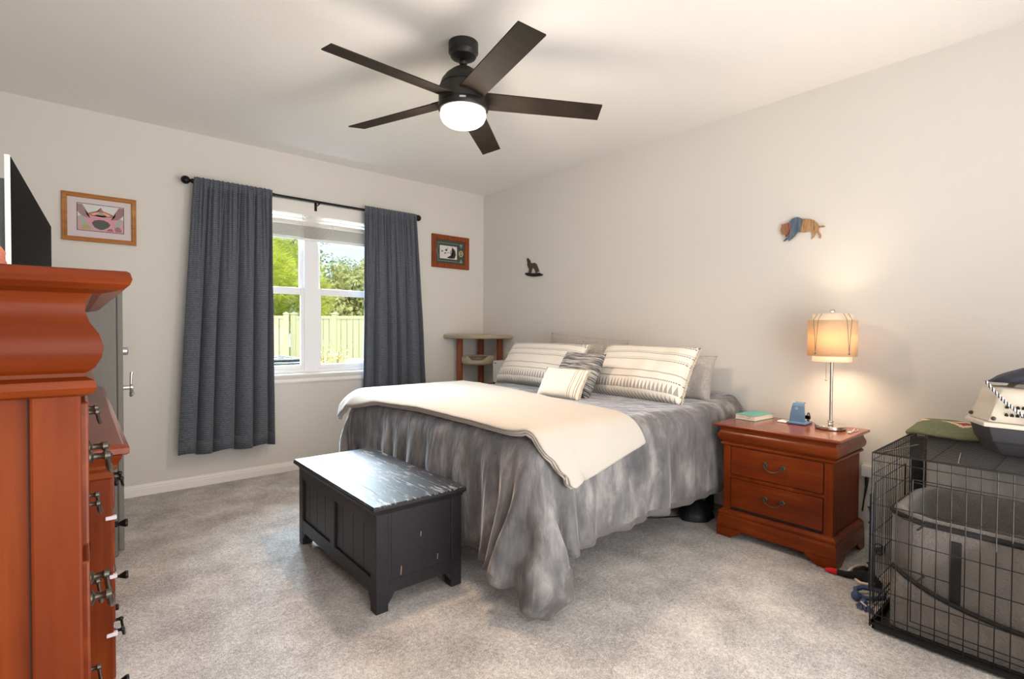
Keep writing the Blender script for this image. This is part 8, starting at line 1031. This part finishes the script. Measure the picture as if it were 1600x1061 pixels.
def pillow(label, bl, br, up, h, t, m, seed, group, trim=None, wr=.010, ear=.05, nseg=44):
    """bl, br: world points of the lower corners (seen from the room, left and right); up: unit-ish up direction of the face"""
    bl, br = Vector(bl), Vector(br); X = (br-bl); w_ = X.length; X.normalize(); U = Vector(up); U = (U-X*U.dot(X)).normalized(); Z = X.cross(U)
    if Z.x > 0: Z = -Z
    mtx = Matrix((X, U, X.cross(U))).transposed().to_4x4(); mtx.translation = (bl+br)/2+U*h/2
    n = nseg; mb = MB(); g = random.Random(seed); off = Vector((seed*3.1, seed*1.7, 0))
    def pt(i, j, side):
        s, q = -1+2*i/n, -1+2*j/n
        f = max(0, (1-abs(s)**2.6))**.5*max(0, (1-abs(q)**2.6))**.5
        x = w_/2*s*(1-ear*(1-q*q)*abs(s)**4); y = h/2*q*(1-ear*1.2*(1-s*s)*abs(q)**4)
        wv = noise.noise(Vector((x*9, y*9, side*2))+off)*wr*f**.4 + noise.noise(Vector((x*26, y*12, side*5))+off)*wr*.35*min(1, f*3)
        edge = max(abs(s), abs(q)); wv += .006*noise.noise(Vector((x*40, y*40, 1))+off)*edge**8
        sag = -.10*t*q
        return Vector((x, y, side*(t/2*(f**.8)*(1-.25*q)+.0015)+wv))
    A = [[pt(i, j, 1) for j in range(n+1)] for i in range(n+1)]; B_ = [[pt(i, j, -1) for j in range(n+1)] for i in range(n+1)]
    mb.grid(A); mb.grid(B_[::-1]); bmesh.ops.remove_doubles(mb.bm, verts=mb.bm.verts, dist=.0032)
    bmesh.ops.recalc_face_normals(mb.bm, faces=mb.bm.faces)
    for f_ in mb.bm.faces: f_.smooth = True
    me = bpy.data.meshes.new('pillow'); mb.bm.to_mesh(me); mb.bm.free(); me.materials.append(m)
    o = bpy.data.objects.new('pillow', me); col.objects.link(o); o.matrix_world = mtx; W[o.name] = Vector(mtx.translation)
    tag(o, label, 'pillow', group)
    if trim:
        for s in (-1, 1):
            P = []
            for j in range(0, 61):
                q = -1+2*j/60; P.append((w_/2*s*(1-ear*(1-q*q))+s*(.006+.003*math.sin(j*2.1)), h/2*q, .003*math.sin(j*1.7)))
            mb = MB().tube(P, [.0055+.0022*math.sin(j*2.2) for j in range(61)], 6)
            me = bpy.data.meshes.new('fringe'); mb.bm.to_mesh(me); mb.bm.free(); me.materials.append(trim)
            f_ = bpy.data.objects.new('fringe', me); col.objects.link(f_); f_.parent = o
    return o
M['sham'] = shammat('striped_sham', (232, 226, 216), (62, 58, 56), (128, 124, 120), .46, .85)
M['shamL'] = shammat('striped_sham_left', (228, 226, 220), (84, 82, 82), (134, 133, 132), .44, .85)
M['graylinen'] = melange('grey_linen', (170, 162, 157), (182, 175, 170), 120, 90)
M['weave'] = melange('grey_white_weave', (150, 144, 138), (196, 190, 182), 240, 120)
M['strip'] = melange('charcoal_melange', (62, 62, 66), (178, 176, 172), 150, 7)
M['trim'] = simple('fringe_cotton', (202, 190, 172), .95)
gp = 'pillows at the head of the bed'
ZB = .752
pillow('large grey linen pillow standing against the wall, its pointed corner above the left striped pillow', (-.25, -1.22, ZB+.045), (-.23, -2.08, ZB-.01), (.26, .0, 1), .43, .13, M['graylinen'], 2, gp)
pillow('grey linen pillow against the wall at the right end, wrinkled, nearest the nightstand', (-.27, -2.13, ZB), (-.24, -2.86, ZB), (.32, .02, 1), .33, .16, M['graylinen'], 3, gp, wr=.022)
pillow('grey woven pillow standing behind the gap between the two striped pillows', (-.40, -1.40, ZB), (-.39, -2.10, ZB), (.36, .0, 1), .405, .11, M['weave'], 5, gp)
pillow('large cream pillow with grey stripes and triangles at the left, beside the white box', (-.62, -1.02, ZB+.01), (-.62, -1.93, ZB+.01), (.62, .03, 1), .425, .20, M['shamL'], 7, gp, M['trim'])
pillow('large cream pillow with dark dotted stripes and triangles at the right side of the bed', (-.56, -2.06, ZB+.01), (-.60, -2.86, ZB+.01), (.60, .03, 1), .425, .21, M['sham'], 9, gp, M['trim'])
pillow('square charcoal and white streaked cushion between the two striped pillows', (-.80, -1.88, ZB+.01), (-.84, -2.29, ZB+.01), (.60, .10, 1), .36, .13, M['strip'], 11, gp)
def smallmat():
    m, nt, p = new_mat('cream_cushion'); tc = node(nt, 'ShaderNodeTexCoord'); sx = node(nt, 'ShaderNodeSeparateXYZ'); nt.links.new(tc.outputs['Object'], sx.inputs[0])
    l = None
    for x0 in (-.105, -.120, -.150, -.165): 
        a = mth(nt, 'LESS_THAN', mth(nt, 'ABSOLUTE', mth(nt, 'SUBTRACT', mth(nt, 'ABSOLUTE', sx.outputs['X']), abs(x0))), .0022); l = a if l is None else mth(nt, 'MAXIMUM', l, a)
    l = mth(nt, 'MULTIPLY', l, mth(nt, 'GREATER_THAN', sx.outputs['X'], 0.0))
    nt.links.new(mixc(nt, mth(nt, 'MULTIPLY', l, .8), srgb((234, 229, 218)), srgb((150, 112, 92))), p.inputs['Base Color']); p.inputs['Roughness'].default_value = .95
    n2 = node(nt, 'ShaderNodeTexNoise', Scale=180.0, Detail=2.0); nt.links.new(tc.outputs['Object'], n2.inputs['Vector'])
    b = node(nt, 'ShaderNodeBump', Strength=.35, Distance=.002); nt.links.new(n2.outputs['Fac'], b.inputs['Height']); nt.links.new(b.outputs[0], p.inputs['Normal']); return m
pillow('small cream lumbar cushion in front of the streaked cushion', (-.99, -1.95, ZB+.012), (-.96, -2.32, ZB+.012), (.62, -.05, 1), .235, .10, smallmat(), 13, gp, M['trim'])

# ------------------------------------------------------------------ under the bed, wall outlet
M['fabblack'] = simple('black_nylon', (20, 20, 22), .6, var=(30, .4), bump=(30, .6, .01))
mb = MB(); g = random.Random(5)
rows = []
for i in range(25):
    t = 2*PI*i/24
    row = []
    for q in range(7):
        a = q/6*PI/2; r_ = math.cos(a)*(1+.22*noise.noise((math.cos(t)*1.5, math.sin(t)*1.5, q*.4))); row.append((-.36+.13*r_*math.cos(t), -2.84+.10*r_*math.sin(t), .002+.11*math.sin(a)*(1+.25*noise.noise((math.cos(t)*2, math.sin(t)*2, 3)))))
    rows.append(row)
mb.grid(rows); tag(build('cloth_bag', mb, M['fabblack'], smooth=True), 'crumpled black bag on the carpet under the bed by the nightstand', 'bag')
for k, P in enumerate(([(-.48, -2.78, .012), (-.60, -2.70, .008), (-.78, -2.55, .008), (-.95, -2.35, .008), (-1.2, -2.2, .008)], [(-.46, -2.70, .02), (-.62, -2.60, .01), (-.75, -2.42, .008), (-.8, -2.2, .008)], [(-.20, -2.93, .02), (-.12, -2.98, .05), (-.08, -3.03, .12), (-.03, -3.06, .2)])):
    tag(build('power_cord', MB().tube(P, .004, 6), M['black'], smooth=True), ('black cord curving from the bag out across the carpet under the bed', 'thin black cord running straight back beneath the bed', 'black cord rising up the wall between bed and nightstand')[k], 'cord')
M['plate'] = simple('outlet_plate', (226, 216, 204), .5)
ol = root('wall_outlet', (0, -3.715, .31), 'white wall outlet plate between nightstand and dog crate', 'outlet')
build('plate', MB().box(-.006, 0, -3.752, -3.680, .325, .475, bev=.002), M['plate'], ol); build('socket', MB().box(-.008, -.005, -3.735, -3.697, .335, .39, bev=.004), M['white'], ol)
tag(build('plug_adapter', MB().box(-.045, -.006, -3.742, -3.682, .40, .468, bev=.008), M['white']), 'white plug adapter fitted in the upper socket of the wall outlet', 'plug')
tag(build('lamp_cord', MB().tube([(-.028, -3.71, .40), (-.028, -3.71, .375), (-.03, -3.708, .34), (-.035, -3.70, .27), (-.045, -3.695, .20)], [.010, .010, .007, .004, .004], 8), M['black'], smooth=True), 'black plug and cord hanging from the white plug adapter', 'cord')
mb = MB()
for k in range(3): mb.tube([(-.10+.03*math.cos(t+k)*(1+.2*k), -3.79+.028*math.sin(t+k), .012+.012*k+.006*math.sin(3*t)) for t in np.linspace(0, 2*PI, 20)[:-1]], .004, 6, closed=True)
tag(build('coiled_cord', mb, M['black'], smooth=True), 'small coil of dark cord on the carpet by the baseboard', 'cord')

# ------------------------------------------------------------------ dog crate
kx0, kx1, ky0, ky1, kz = -1.0, -.29, -3.985, -5.07, .74
M['wire'] = simple('black_wire', (18, 17, 17), .5, .2); M['wirelit'] = M['wire']
cr_ = root('dog_crate', ((kx0+kx1)/2, (ky0+ky1)/2, 0), 'black wire dog crate on the carpet at the right, beside the nightstand', 'dog crate')
def wires(lines, r): 
    mb = MB()
    for a, b in lines: mb.tube([a, b], r, 5)
    return mb
rz = [.035, .075, .18, .295, .40, .53, .648, .708, kz]
L = [((kx0, ky0+(ky1-ky0)*i/26, .03), (kx0, ky0+(ky1-ky0)*i/26, kz)) for i in range(27)]
L += [((kx0-.002, ky0, z), (kx0-.002, ky1, z)) for z in rz]
fp = build('front_panel', wires(L, .0019), M['wire'], cr_)
mb = MB()
for y0, y1, z0, z1 in ((-4.12, -4.62, .10, .66),):
    mb.tube([(kx0-.007, y0, z0), (kx0-.007, y1, z0), (kx0-.007, y1, z1), (kx0-.007, y0, z1)], .0028, 6, closed=True)
door_ = build('side_door', mb, M['wire'], fp)
mb = MB()
for z in (.30, .50): mb.tube([(kx0-.012, -4.09, z), (kx0-.012, -4.16, z), (kx0-.026, -4.165, z), (kx0-.026, -4.14, z-.03)], .0035, 6)
build('latch', mb, M['wire'], door_)
L = [((kx0+(kx1-kx0)*i/24, ky0, .03), (kx0+(kx1-kx0)*i/24, ky0, kz)) for i in range(25)] + [((kx0, ky0+.002, z), (kx1, ky0+.002, z)) for z in rz[::1]]
ep = build('end_panel', wires(L, .0018), M['wire'], cr_)
mb = MB(); x0, x1, z0, z1 = -.93, -.45, .09, .60
mb.tube([(x0, ky0+.008, z0), (x1, ky0+.008, z0), (x1, ky0+.008, z1), (x0, ky0+.008, z1)], .003, 6, closed=True)
d_ = build('end_door', mb, M['wire'], ep)
mb = MB()
for z in (.20, .44): mb.tube([(-.98, ky0+.014, z), (-.90, ky0+.014, z), (-.89, ky0+.03, z), (-.90, ky0+.034, z+.04), (-.93, ky0+.03, z+.05)], .004, 6)
mb.box(-.972, -.945, ky0+.006, ky0+.016, .16, .56, bev=.004)
build('slide_latch', mb, M['blackmetal'], d_)
L = [((kx0, ky1, .03), (kx0, ky1, kz))]
L = [((kx1, ky0+(ky1-ky0)*i/28, .03), (kx1, ky0+(ky1-ky0)*i/28, kz)) for i in range(29)] + [((kx1, ky0, z), (kx1, ky1, z)) for z in rz]
build('back_panel', wires(L, .0018), M['wire'], cr_)
build('far_end_panel', wires([((kx0+(kx1-kx0)*i/24, ky1, .03), (kx0+(kx1-kx0)*i/24, ky1, kz)) for i in range(25)]+[((kx0, ky1, z), (kx1, ky1, z)) for z in rz], .0018), M['wire'], cr_)
L = [((kx0+(kx1-kx0)*i/26, ky0, kz), (kx0+(kx1-kx0)*i/26, ky1, kz)) for i in range(27)] + [((kx0, ky0+(ky1-ky0)*i/6, kz-.003), (kx1, ky0+(ky1-ky0)*i/6, kz-.003)) for i in range(7)]
tp = build('top_panel', wires(L, .0017), M['wire'], cr_)
build('frame_rods', wires([((kx0, ky0, .02), (kx0, ky0, kz)), ((kx1, ky0, .02), (kx1, ky0, kz)), ((kx0, ky0, kz), (kx0, ky1, kz)), ((kx0, ky0, kz), (kx1, ky0, kz)), ((kx0, ky0, .03), (kx0, ky1, .03)), ((kx1, ky0, kz), (kx1, ky1, kz)), ((kx0, ky0, .03), (kx1, ky0, .03)), ((kx0, ky1, .02), (kx0, ky1, kz)), ((kx1, ky1, .02), (kx1, ky1, kz))], .0034), M['wire'], cr_)
mb = MB(); mb.box(kx0+.008, kx1-.008, ky1+.008, ky0-.008, .010, .020); 
for a in ((kx0+.006, kx0+.012, ky1+.006, ky0-.006), (kx1-.012, kx1-.006, ky1+.006, ky0-.006), (kx0+.006, kx1-.006, ky0-.012, ky0-.006), (kx0+.006, kx1-.006, ky1+.006, ky1+.012)): mb.box(*a, .010, .046)
build('tray', mb, M['black'], cr_)
build('cross_brace', wires([((-.98, -4.02, kz+.006), (-.70, -4.075, kz+.006)), ((-.98, -4.25, kz+.006), (-.76, -4.225, kz+.006))], .0026), M['chrome'], tp)
# plush dog bed in the crate
M['dogplush'] = simple('grey_brown_plush', (102, 96, 92), 1, bump=(120, 1, .006), var=(16, .18), sheen=.3); M['pipe'] = simple('dark_piping', (12, 10, 11), .8)
db = root('dog_bed', (-.66, -4.53, .02), 'grey plush high-walled dog bed with dark piping inside the crate', 'dog bed')
def rr(x0, x1, y0, y1, r, n=10):
    P = []
    for cx_, cy_, a in ((x1-r, y1-r, 0), (x0+r, y1-r, 90), (x0+r, y0+r, 180), (x1-r, y0+r, 270)):
        for k in range(n+1): t = R(a+90*k/n); P.append((cx_+r*math.cos(t), cy_+r*math.sin(t)))
    return P
O = rr(-.955, -.352, -5.02, -4.02, .13); I = rr(-.905, -.40, -4.975, -4.07, .10); n = len(O); rows = []
for i in range(n+1):
    (ox, oy), (ix, iy) = O[i % n], I[i % n]
    h = .50
    h += .006*noise.noise((ox*8, oy*8, 0)); b_ = .012*noise.noise((ox*9, oy*9, 4))
    mx_, my_ = (ox+ix)/2, (oy+iy)/2
    rows.append([(ox, oy, .024), (ox+(ox-mx_)*.12+b_, oy+(oy-my_)*.12, .12), (ox+(ox-mx_)*.08, oy, h*.6), (ox+b_, oy, h-.03), (ox*.8+mx_*.2, oy*.8+my_*.2, h-.005), (mx_, my_, h), (ix*.8+mx_*.2, iy*.8+my_*.2, h-.006), (ix, iy, h-.035), (ix, iy, .14), (ix, iy, .06)])
build('bolster', MB().grid(rows), M['dogplush'], db, smooth=True)
build('piping', MB().tube([tuple(Vector(r_[3])+Vector((0, 0, .012))) for r_ in rows[:-1]], .011, 6, closed=True), M['pipe'], db, smooth=True)
mb = MB(); rws = []
for i in range(21):
    y = -4.05-.92*i/20; rws.append([(-.978-.004*math.sin(PI*q/5), y, (.045+(.12+.13*math.exp(-i/3.5))*q/5)) for q in range(6)])
mb.grid(rws); build('front_skirt', mb, M['dogplush'], db, smooth=True, solid=.01)
build('front_piping', MB().tube([tuple(Vector(r_[5])+Vector((-.004, 0, .002))) for r_ in rws], .009, 6), M['pipe'], db, smooth=True)
build('seam_gap', MB().box(-.9625, -.945, -4.262, -4.228, .19, .44, bev=.004), M['pipe'], db)
build('cushion', MB().box(-.90, -.405, -4.97, -4.075, .024, .12, bev=.035, seg=4), M['dogplush'], db, smooth='auto')
# grey cloth and boards standing behind the crate
M['greycloth'] = simple('grey_cloth', (150, 147, 144), .95, var=(5, .25), bump=(60, .4, .004))
mb = MB(); rws = []
for i in range(90):
    y = -4.035-1.03*i/89; f_ = .010*math.sin(i*.75)+.006*math.sin(i*1.9+1)
    rws.append([(-.322+f_*(.4+.6*(1-z/.74)), y, z) for z in (.14, .3, .45, .6, .70, .728)])
mb.grid(rws); tag(build('hanging_cloth', mb, M['greycloth'], smooth=True, solid=.004), 'grey cloth hanging in folds inside the back of the dog crate', 'cloth')
tag(build('wooden_board', MB().box(-.262, -.246, -4.035, -4.012, .0, .70, bev=.003), simple('brown_board', (128, 78, 50), .5, var=(9, .3))), 'narrow brown wooden board upright behind the back left corner of the crate', 'board')
tag(build('black_board', MB().box(-.270, -.215, -4.008, -3.955, .0, .705, bev=.004), M['black']), 'tall narrow black panel upright behind the crate, left of the brown board', 'panel')
# blanket folded on the crate
def blanketmat():
    m, nt, p = new_mat('woven_blanket'); tc = node(nt, 'ShaderNodeTexCoord'); sx = node(nt, 'ShaderNodeSeparateXYZ'); nt.links.new(tc.outputs['Object'], sx.inputs[0])
    x, y = sx.outputs['X'], sx.outputs['Y']
    n = node(nt, 'ShaderNodeTexNoise', Scale=55.0, Detail=3.0); nt.links.new(tc.outputs['Object'], n.inputs['Vector'])
    d = mth(nt, 'ADD', mth(nt, 'MULTIPLY', mth(nt, 'ABSOLUTE', mth(nt, 'SUBTRACT', mth(nt, 'FRACT', mth(nt, 'ADD', mth(nt, 'MULTIPLY', y, 4.6), .5)), .5)), 1.0), mth(nt, 'MULTIPLY', mth(nt, 'ABSOLUTE', mth(nt, 'ADD', x, .03)), 5.0))
    d = mth(nt, 'ADD', d, mth(nt, 'MULTIPLY', mth(nt, 'SUBTRACT', n.outputs['Fac'], .5), .15))
    c = mixc(nt, mth(nt, 'LESS_THAN', d, .42), mixc(nt, n.outputs['Fac'], srgb((88, 96, 72)), srgb((122, 124, 92))), srgb((212, 186, 158)))
    c = mixc(nt, mth(nt, 'LESS_THAN', d, .26), c, srgb((146, 62, 48)))
    nt.links.new(c, p.inputs['Base Color']); p.inputs['Roughness'].default_value = 1
    b = node(nt, 'ShaderNodeBump', Strength=.8, Distance=.005); nt.links.new(n.outputs['Fac'], b.inputs['Height']); nt.links.new(b.outputs[0], p.inputs['Normal']); return m
M['blanket'] = blanketmat(); mb = MB(); rws = []
for i in range(41):
    u = i/40; row = []
    for j in range(29):
        v = j/28; x = -.44+.36*v-.05*math.sin(u*PI)*(1-v); y = -3.975-.40*u+.04*(1-v)*0
        z = kz+.006+.05*math.sin(PI*min(1, v*1.15+.02))**.5*min(1, u*9+.25)*min(1, (1-u)*8+.3)+.006*noise.noise((u*5, v*5, 1))+.018*v*math.exp(-((u-.3)/.25)**2)
        row.append((x, y, z))
    rws.append(row)
mb.grid(rws); tag(build('folded_blanket', mb, M['blanket'], smooth=True, solid=.012), 'green and rust southwestern-patterned blanket folded on top of the crate', 'blanket')

# ------------------------------------------------------------------ pet carrier
M['beigep'] = simple('beige_plastic', (206, 198, 184), .5); M['dgrey'] = simple('dark_grey_plastic', (62, 62, 66), .5, bump=(300, .2, .001))
pc = root('pet_carrier', (-.55, -4.55, kz+.004), 'small pet carrier with beige vented top and dark grey base on the crate', 'pet carrier')
def octo(x0, x1, y0, y1, c, cy_=None):
    cy_ = cy_ or c
    return [(x0, y1-c*.55), (x0+c, y1), (x1-c, y1), (x1, y1-c*.55), (x1, y0+c*.55), (x1-c, y0), (x0+c, y0), (x0, y0+c*.55)]
def stack(levels, m, name, bev=.006):
    mb = MB(); P = [[(x, y, z) for x, y in octo(*a)] for z, a in levels]; mb.grid(P, closed_v=True); vs = list(mb.bm.verts); mb.bm.faces.new(vs[:8][::-1]); mb.bm.faces.new(vs[-8:])
    bmesh.ops.recalc_face_normals(mb.bm, faces=mb.bm.faces)
    bmesh.ops.bevel(mb.bm, geom=[e for e in mb.bm.edges], offset=bev, segments=2, profile=.6, affect='EDGES'); return build(name, mb, m, pc, smooth='auto')
q0 = kz+.006
stack([(q0, (-.675, -.36, -4.83, -4.265, .12)), (q0+.05, (-.70, -.34, -4.85, -4.245, .13)), (q0+.055, (-.705, -.335, -4.855, -4.24, .13)), (q0+.118, (-.728, -.315, -4.875, -4.225, .14))], M['dgrey'], 'base_shell')
stack([(q0+.116, (-.745, -.30, -4.89, -4.212, .14)), (q0+.134, (-.745, -.30, -4.89, -4.212, .14))], M['beigep'], 'rim')
tsh = stack([(q0+.134, (-.730, -.315, -4.875, -4.222, .14)), (q0+.20, (-.712, -.33, -4.855, -4.245, .13)), (q0+.250, (-.700, -.34, -4.84, -4.256, .125)), (q0+.268, (-.682, -.36, -4.82, -4.275, .115))], M['beigep'], 'top_shell', .010)
M['hole'] = simple('vent_dark', (10, 9, 9), .8)
for row_ in range(2):
    for i in range(9):
        y = -4.352-.0155*i-(.0 if row_ else .0); z = q0+.166+.030*row_; x = -.7265+.0055*row_+.0002
        x = -.730+.018*(z-(q0+.134))/.066-.0006
        mb = MB().lathe([(.0056, 0), (.0056, .0016), (0, .0016)], (0, 0, 0), 14, Matrix.Diagonal(Vector((1.75, 1, 1)))).xform(Matrix.Translation((x, y, z)) @ Matrix.Rotation(-PI/2-.26, 4, 'Y'))
        build('vent_hole', mb, M['hole'], tsh)
M['bolt'] = simple('grey_bolt', (72, 70, 68), .4, .4)
for x, y, z in ((-.722, -4.318, q0+.150), (-.60, -4.234, q0+.152), (-.735, -4.43, q0+.152)):
    build('bolt', MB().lathe([(.008, 0), (.008, .004), (.004, .006), (0, .006)], (x-.004, y+.002, z), 12, Matrix.Rotation(-PI/2, 3, 'Y')), M['bolt'], tsh, smooth='auto')
stack([(q0+.262, (-.60, -.44, -4.74, -4.33, .05)), (q0+.283, (-.59, -.45, -4.73, -4.34, .05))], M['beigep'], 'handle_plate', .004)
M['denim'] = simple('dark_blue_nylon', (52, 58, 70), .7, var=(7, .2), bump=(14, .8, .02))
mb = MB(); rws = []
for i in range(41):
    u = i/40; row = []
    wd = .17*min(1, (u*1.6)**.6) if u < .85 else .17*(1-(u-.85)*2)
    for j in range(25):
        t = 2*PI*j/24; hh = .055*min(1, (u*1.7)**.8) if u < .8 else .055*(1-(u-.8)*3)
        xx = -.57+wd*math.cos(t)*.95; zz = q0+.288+hh+hh*math.sin(t)+.008*noise.noise((u*9, math.cos(t)*2, math.sin(t)*2))-(.012*(1-u)**4)
        row.append((xx, -4.262-.42*u, max(zz, q0+.2865)))
    rws.append(row)
mb.grid(rws); tag(build('padded_bag', mb, M['denim'], smooth=True), 'dark blue-grey padded fabric bag lying on top of the pet carrier', 'bag')
mb = MB(); base = [Vector(v) for v in ((-.702, -4.288, q0+.292), (-.722, -4.312, q0+.262), (-.742, -4.345, q0+.225), (-.745, -4.38, q0+.190), (-.745, -4.43, q0+.150))]
for ph in (0, PI):
    P = []
    for i in range(61):
        t = i/60*4; a = int(min(3, t)); p_ = base[a].lerp(base[a+1], t-a); P.append(p_+Vector((.004*math.sin(i*.9+ph), .0, .004*math.cos(i*.9+ph))))
    mb.tube(P, .0042, 6)
tag(build('rope_leash', mb, stripemat('twist_rope', (60, 60, 62), (232, 230, 226), 110, 'Y'), smooth=True), 'thin black and white twisted rope leash hanging down the carrier side', 'leash')
mb = MB().tube([(-.60+.02*math.cos(t), -4.412, q0+.360+.018*math.sin(t)) for t in np.linspace(-.4, PI+.4, 13)], .005, 8)
tag(build('pink_loop', mb, simple('pink_strap', (206, 76, 92), .5), smooth=True), 'pink strap loop poking up from the bag at the picture edge', 'strap')

# ------------------------------------------------------------------ toys on the carpet
M['toyblack'] = simple('black_plush', (22, 22, 24), 1, bump=(160, .8, .004)); M['toyred'] = simple('red_plush', (206, 30, 34), .9, bump=(160, .6, .003)); M['toywhite'] = simple('white_piping', (222, 204, 188), .9)
ty = root('bird_dog_toy', (-.56, -3.77, 0), 'flat black plush bird dog toy with red beak and pale wing edges', 'dog toy')
pp = [(-.568, -3.676), (-.561, -3.70), (-.556, -3.728), (-.55, -3.765), (-.535, -3.80), (-.53, -3.835), (-.55, -3.875), (-.56, -3.92)]
build('body', MB().tube([(x, y, .002+r_*.8) for (x, y), r_ in zip(pp[2:], (.014, .015, .018, .028, .030, .014))], [.014, .015, .018, .03, .031, .012], 12), M['toyblack'], ty, smooth=True)
build('beak', MB().tube([(x, y, .014) for x, y in pp[:3]], [.006, .013, .0145], 12), M['toyred'], ty, smooth=True)
build('wing', MB().tube([(-.54, -3.80, .012), (-.47, -3.79, .012), (-.40, -3.80, .010), (-.38, -3.825, .010), (-.45, -3.85, .010), (-.53, -3.85, .012)], [.016, .018, .013, .010, .015, .016], 8), M['toyblack'], ty, smooth=True)
build('wing_edge', MB().tube([(-.52, -3.765, .018), (-.46, -3.768, .022), (-.41, -3.775, .020), (-.37, -3.80, .016)], .006, 8), M['toywhite'], ty, smooth=True)
build('wing_edge', MB().tube([(-.58, -3.815, .016), (-.605, -3.845, .018), (-.60, -3.875, .020), (-.555, -3.90, .024), (-.50, -3.905, .030), (-.45, -3.90, .03)], .007, 8), M['toywhite'], ty, smooth=True)
M['roper'] = simple('blue_rope', (66, 80, 116), .95, bump=(90, 1, .004), var=(70, .5))
rt = root('rope_dog_toy', (-.70, -3.90, 0), 'blue and white knotted rope dog toy at the corner of the crate', 'dog toy')
build('rope_loop', MB().tube([(-.735, -3.862, .018), (-.70, -3.850, .022), (-.665, -3.868, .026), (-.655, -3.91, .028), (-.66, -3.955, .030), (-.70, -3.962, .024), (-.745, -3.93, .02), (-.76, -3.895, .018)], .011, 8, closed=True), M['roper'], rt, smooth=True)
build('knot', MB().sphere((-.77, -3.872, .022), .021, 12, 8).sphere((-.80, -3.91, .018), .016, 12, 8), M['roper'], rt, smooth=True)
mb = MB()
for k in range(5): mb.tube([(-.80, -3.905, .016), (-.835, -3.895-.014*k, .010), (-.85-.003*k, -3.90-.016*k, .006)], [.005, .006, .003], 6)
build('tassel', mb, M['roper'], rt, smooth=True)
build('white_strand', MB().tube([(-.79, -3.93, .024), (-.82, -3.905, .024), (-.835, -3.93, .018)], .004, 6), M['toywhite'], rt, smooth=True)
